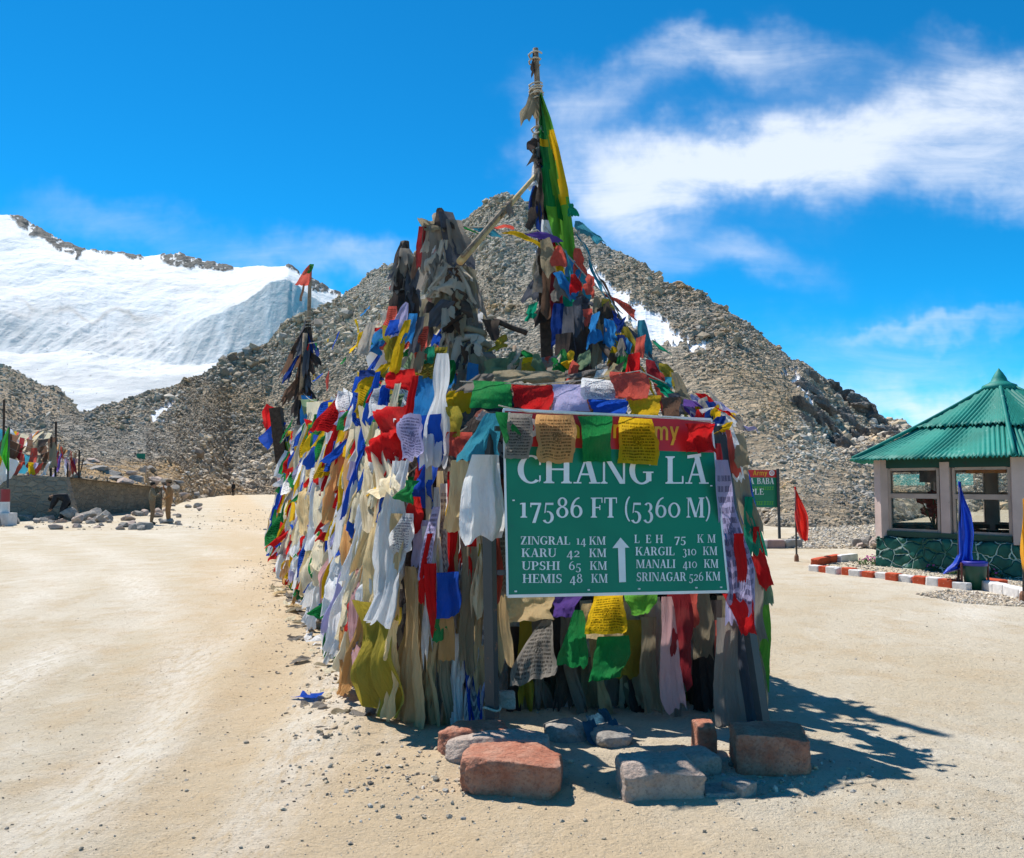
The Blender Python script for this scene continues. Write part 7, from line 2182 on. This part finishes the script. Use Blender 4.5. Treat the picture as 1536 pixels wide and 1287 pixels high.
# people
SKIN = mat_rough('skin', (0.28, 0.15, 0.09), (0.33, 0.18, 0.11), 20, 0.05)
HAIRM = mat_rough('black_hair', (0.012, 0.01, 0.009), (0.02, 0.017, 0.015), 30, 0.3)


def person(loc, face, pose, cloth_m, trousers_m, label, hat=None, s=1.0, bulk=1.12):
    """pose: joint name -> position (x right, y forward, z up), metres, before turning"""
    J = dict(pelvis=(0, 0, .95), waist=(0, 0, 1.1), chest=(0, .01, 1.33), neck=(0, 0, 1.49), jaw=(0, .035, 1.56), head=(0, .03, 1.65), crown=(0, .01, 1.74),
             shl=(-.19, 0, 1.43), shr=(.19, 0, 1.43), ell=(-.25, -.02, 1.16), elr=(.25, -.02, 1.16), wrl=(-.25, .06, .92), wrr=(.25, .06, .92), hnl=(-.25, .09, .83), hnr=(.25, .09, .83),
             hpl=(-.1, 0, .92), hpr=(.1, 0, .92), knl=(-.11, .03, .5), knr=(.11, .03, .5), anl=(-.11, -.02, .09), anr=(.11, -.02, .09), tol=(-.12, .16, .035), tor=(.12, .16, .035))
    J.update(pose)
    RR = dict(pelvis=.15, waist=.145, chest=.165, neck=.062, jaw=.078, head=.098, crown=.07, shl=.085, shr=.085, ell=.058, elr=.058, wrl=.04, wrr=.04, hnl=.042, hnr=.042, hpl=.10, hpr=.10, knl=.078, knr=.078, anl=.06, anr=.06, tol=.045, tor=.045)
    RR = {k_: (v_ * bulk if k_ not in ('neck', 'jaw', 'head', 'crown', 'hnl', 'hnr', 'wrl', 'wrr') else v_) for k_, v_ in RR.items()}
    E = [('pelvis', 'waist'), ('waist', 'chest'), ('chest', 'neck'), ('neck', 'jaw'), ('jaw', 'head'), ('head', 'crown'), ('chest', 'shl'), ('chest', 'shr'), ('shl', 'ell'), ('shr', 'elr'), ('ell', 'wrl'), ('elr', 'wrr'), ('wrl', 'hnl'), ('wrr', 'hnr'),
         ('pelvis', 'hpl'), ('pelvis', 'hpr'), ('hpl', 'knl'), ('hpr', 'knr'), ('knl', 'anl'), ('knr', 'anr'), ('anl', 'tol'), ('anr', 'tor')]
    names = list(J)
    R = Matrix.Rotation(face, 3, 'Z')
    vs = [R @ Vector(J[k]) * s for k in names]
    # five fingers on each hand
    for side in ('l', 'r'):
        hpos, wpos = Vector(J['hn' + side]), Vector(J['wr' + side])
        d = (hpos - wpos).normalized(); sd = d.cross(Vector((0, 1, 0)) if abs(d.y) < 0.9 else UP).normalized()
        for f in range(5):
            if f == 4: a, b_ = wpos.lerp(hpos, 0.6) + sd * 0.035, hpos + sd * 0.065 + d * 0.01
            else: a, b_ = hpos + sd * (f - 1.5) * 0.018 + d * 0.02, hpos + sd * (f - 1.5) * 0.02 + d * (0.075 + 0.012 * (f in (1, 2))) + Vector((0, 0.02, 0))
            i0 = len(vs); vs += [R @ a * s, R @ b_ * s]
            names += [f'f{side}{f}a', f'f{side}{f}b']; RR[names[-2]] = .011; RR[names[-1]] = .008
            E = E + [('hn' + side, names[-2]), (names[-2], names[-1])]
    idx = {k: i for i, k in enumerate(names)}
    me = bpy.data.meshes.new('person_frame')
    me.from_pydata(vs, [(idx[a], idx[b_]) for a, b_ in E], [])
    tmp = bpy.data.objects.new('person_frame', me); COL.objects.link(tmp)
    sk_ = tmp.modifiers.new('skin', 'SKIN'); sk_.use_smooth_shade = True
    sv = me.skin_vertices[0].data
    for k, i in idx.items():
        sv[i].radius = (RR[k] * s, RR[k] * s); sv[i].use_root = (k == 'pelvis')
    sub = tmp.modifiers.new('sub', 'SUBSURF'); sub.levels = sub.render_levels = 2
    dg = bpy.context.evaluated_depsgraph_get()
    bme = bpy.data.meshes.new_from_object(tmp.evaluated_get(dg))
    bpy.data.objects.remove(tmp)
    co = np.empty(len(bme.vertices) * 3, 'f'); bme.vertices.foreach_get('co', co); co = co.reshape(-1, 3)
    jp = np.array([list(v) for v in vs])
    jn = [k for k in names]
    near = np.argmin(((co[:, None] - jp[None]) ** 2).sum(2) / (np.array([RR[k] for k in jn])[None] ** 2 + 0.004), 1)
    kind = np.array([0 if k in ('jaw', 'head', 'crown', 'hnl', 'hnr') or k.startswith('f') and k[1] in 'lr' else 2 if k in ('tol', 'tor') else 3 if k in ('knl', 'knr', 'anl', 'anr', 'hpl', 'hpr', 'pelvis') else 1 for k in jn])[near]
    bme.materials.clear()
    for m_ in (SKIN, cloth_m, DARKWOOD, trousers_m): bme.materials.append(m_)
    bme.polygons.foreach_set('material_index', [int(np.bincount(kind[list(p.vertices)]).argmax()) for p in bme.polygons])
    bme.polygons.foreach_set('use_smooth', [True] * len(bme.polygons))
    o = bpy.data.objects.new('person', bme); COL.objects.link(o); o.location = loc
    tag(o, label, 'person')
    hd, cw, jw = Vector(J['head']), Vector(J['crown']), Vector(J['jaw'])
    up_ = (cw - jw).normalized()
    fw = Vector((0, 1, 0)); fw = (fw - up_ * fw.dot(up_)).normalized(); rt = fw.cross(up_)
    def child(name, build, mat):
        m_ = MB(); build(m_)
        m_.v = [tuple(R @ Vector(v) * s) for v in m_.v]
        me_ = mesh(name, m_.v, m_.f); c_ = link(name, me_, mat, None, True); c_.parent = o
        return c_
    hc = hd + up_ * 0.02
    def hair(m_):
        v_, f_ = I2v, I2f
        vv = []
        for q in v_:
            p = rt * q[0] * .106 + fw * (q[1] * .115 - 0.018) + up_ * (q[2] * .118 + .012)
            if q[2] < -0.25 or (q[1] > 0.45 and q[2] < 0.35): p = p * 0.8
            vv.append(hc + p)
        m_.add(vv, [tuple(t_) for t_ in f_])
    child('hair', hair, HAIRM)
    def face_(m_):
        n0 = hc + fw * 0.095 - up_ * 0.03
        m_.add([n0 + up_ * .035, n0 - rt * .014 - up_ * .01, n0 + rt * .014 - up_ * .01, n0 + fw * .022 - up_ * .006], [(0, 1, 3), (0, 3, 2), (1, 2, 3)])
        for sgn in (-1, 1): m_.lathe(hc + rt * sgn * .1 - up_ * .02, [(0.0, -.03), (.016, -.02), (.018, .01), (0.0, .03)], 6)
    child('nose_and_ears', face_, SKIN)
    def eyes(m_):
        for sgn in (-1, 1): m_.lathe(hc + fw * .093 + rt * sgn * .034 + up_ * .005, [(0.0, -.008), (.012, -.004), (.012, .004), (0, .008)], 6)
        m_.box(hc + fw * .088 - up_ * .075, (.045, .012, .008))
    child('eyes_and_mouth', eyes, DARKWOOD)
    if hat:
        child('cap', lambda m_: m_.lathe(hc + up_ * .03, [(.115, 0), (.125, .02), (.12, .07), (.07, .11), (.01, .12)], 16), hat)
    return o


KHA = mat_rough('brown_uniform', (0.16, 0.10, 0.055), (0.22, 0.14, 0.08), 14, 0.3)
OLV = mat_rough('khaki_uniform', (0.15, 0.115, 0.07), (0.21, 0.165, 0.11), 14, 0.3)
RUST = mat_rough('rust_brown_uniform', (0.24, 0.12, 0.05), (0.30, 0.16, 0.07), 14, 0.3)
BLK = mat_rough('black_coat', (0.012, 0.013, 0.015), (0.028, 0.03, 0.034), 14, 0.3)
g = G(227.5, 787)
person(g, math.radians(-70), dict(ell=(-.24, .10, 1.18), wrl=(-.06, .26, 1.27), hnl=(.03, .28, 1.30), elr=(.24, .10, 1.18), wrr=(.06, .26, 1.27), hnr=(-.03, .28, 1.31)), OLV, KHA, 'person in khaki with folded arms, standing left of the pair on the track', s=0.93)
g = G(252.5, 785)
person(g, math.radians(100), dict(ell=(-.23, -.06, 1.17), wrl=(-.10, .14, 1.02), hnl=(-.05, .2, 1.0), elr=(.24, .12, 1.25), wrr=(.16, .26, 1.45), hnr=(.1, .24, 1.52)), RUST, RUST, 'person in rust brown with a hand raised, standing right of the pair on the track', hat=KHA, s=0.98)
g = G(92, 776)
person(Vector((g.x / g.y * 36.9, 36.9, 0)), math.radians(105), dict(pelvis=(0, -.22, .88), waist=(0, -.1, 1.02), chest=(0, .13, 1.08), neck=(0, .30, 1.08), jaw=(0, .37, 1.04), head=(0, .42, 1.0), crown=(0, .47, 0.95), shl=(-.18, .2, 1.05), shr=(.18, .2, 1.05), ell=(-.22, .3, .78),
       elr=(.22, .3, .78), wrl=(-.16, .4, .55), wrr=(.16, .4, .55), hnl=(-.15, .44, .47), hnr=(.15, .44, .47), hpl=(-.11, -.2, .86), hpr=(.11, -.2, .86), knl=(-.13, -.05, .48), knr=(.13, -.05, .48)), BLK, BLK, 'person in black bending over the stones by the wall', bulk=1.45)
gd = G(350, 738)
person(Vector((P(350, 736, 112).x, 112, 0)), math.radians(160), {}, BLK, BLK, 'tiny distant person in dark clothes far up the road')

# bollard, its block, green flag
gb2 = P(7, 772, 33.0); gb2.z = 0
bo = empty('bollard', gb2, 'red and white banded bollard on a pale block at the left edge', 'bollard')
m_ = MB(); m_.box((gb2.x, gb2.y, 0.22), (0.62, 0.6, 0.52)); m_.build('block', KW, bo)
m_ = MB(); m_.lathe((gb2.x, gb2.y, 0.48), [(0.17, 0), (0.165, 0.42)], 18); m_.build('white_band', KW, bo, smooth=False)
m_ = MB(); m_.lathe((gb2.x, gb2.y, 0.90), [(0.165, 0), (0.16, 0.46), (0.15, 0.48)], 18); m_.build('red_band', mat_paint('bollard_red', (0.30, 0.03, 0.03), (0.2, 0.06, 0.05), 9), bo)
m_ = MB(); m_.box((gb2.x - 0.3, gb2.y - 1.1, 0.2), (1.3, 0.8, 0.5), 0.1, 0.85)
tag(m_.build('stone_block', GREYSTONE), 'low grey slab in front of the bollard at the left edge', 'stone')
gp = P(12, 715, 36.2); gp.z = 1.9
t = empty('pole_flag', gp, 'tall green flag on a thin dark pole above the wall at left', 'flag')
m_ = MB(); m_.tube([gp - UP * 0.5, P(14, 640, 36.2)], 0.04, 7); m_.build('pole', STEEL, t)
vs, uv = [], []
for i in range(26):
    y = 640 + 66 * i / 25; xl = 14 - np.interp(i, [0, 8, 16, 25], [1, 11, 14, 3]); xr = 14
    for j in range(11):
        u = j / 10
        vs.append(P(xl + (xr - xl) * u, y, 36.15 + 0.12 * math.sin(u * 7 + i * 0.2))); uv.append((u, 1 - i / 25))
link('cloth', mesh('cloth', vs, gridfaces(26, 11).tolist(), uv), CM['satin_green'], t, smooth=True)

# posts and strings of weathered flags above the wall
rs = np.random.RandomState(66)
posts = [(5, 600, 712, 37.5, 0.05, 'tall dark post at the left edge above the wall'), (83, 632, 716, 40, 0.05, 'post wrapped in brown rags on the wall bank'), (118, 675, 720, 44, 0.045, 'thin rust brown post right of the rag wrapped one'), (101, 688, 718, 42, 0.035, 'short post under the brown flags'),
         (76, 655, 716, 39.8, 0.05, 'dark post left of the rag wrapped one'), (125, 688, 720, 45, 0.03, 'slanting stick right of the thin post'), (160, 718, 728, 47, 0.03, 'stub of iron sticking up from the wall top')]
for (x, yt, yb, Y, r, lab) in posts:
    dx = 8 if 'slanting' in lab else 0
    m_ = MB(); m_.tube([P(x - dx, yb + 6, Y), P(x + (0 if dx else 1), yt, Y)], r, 7)
    tag(m_.build('post', DARKWOOD), lab, 'post')
BRN = ['brown', 'brown', 'dark', 'brown', 'brown', 'maroon', 'brown', 'khaki', 'dark', 'brown']
fst = [([(-30, 625, 37), (20, 652, 38), (50, 660, 39), (84, 655, 40)], 'thick upper string of brown weathered flags above the wall', BRN, 0.5, -0.2),
       ([(-30, 640, 37), (20, 662, 38), (50, 672, 39), (84, 662, 40)], 'second string of brown weathered flags above the wall', BRN, 0.5, -0.2),
       ([(-30, 655, 37), (15, 672, 38), (50, 685, 39), (84, 672, 40)], 'third string of brown weathered flags above the wall', BRN, 0.45, -0.2),
       ([(-20, 672, 36.6), (25, 690, 37.5), (60, 694, 38.6), (82, 690, 39.6)], 'low string of white, yellow and blue flags above the wall', ['white', 'yellow', 'white', 'coral', 'yellow', 'azure', 'lime'], 0.5, -0.3),
       ([(10, 640, 40), (40, 652, 41), (60, 645, 42), (83, 650, 43)], 'pale string of white and yellow flags behind the brown ones', ['white', 'yellow', 'coral', 'ivory', 'pink'], 0.4, -0.3),
       ([(84, 660, 40), (96, 672, 41.5), (108, 676, 43), (118, 680, 44)], 'short string of brown and orange flags between two posts', ['brown', 'orange', 'slate', 'coral', 'brown', 'khaki'], 0.42, -0.1),
       ([(84, 672, 40), (96, 684, 41.5), (108, 686, 43), (118, 688, 44)], 'lower short string of blue and white flags between two posts', ['azure', 'white', 'maroon', 'purple', 'brown', 'pink'], 0.42, -0.1)]
for i, (pts, lab, cols_, sz, wx) in enumerate(fst):
    flag_string('flag_string', [P(*p) for p in pts], lab, cols_, sz, 500 + i, 'flag strings above the retaining wall', sagm=0.03, gap=-0.08, wander=0.25, wind=(wx * 2, 0, 0), aspect=1.6)
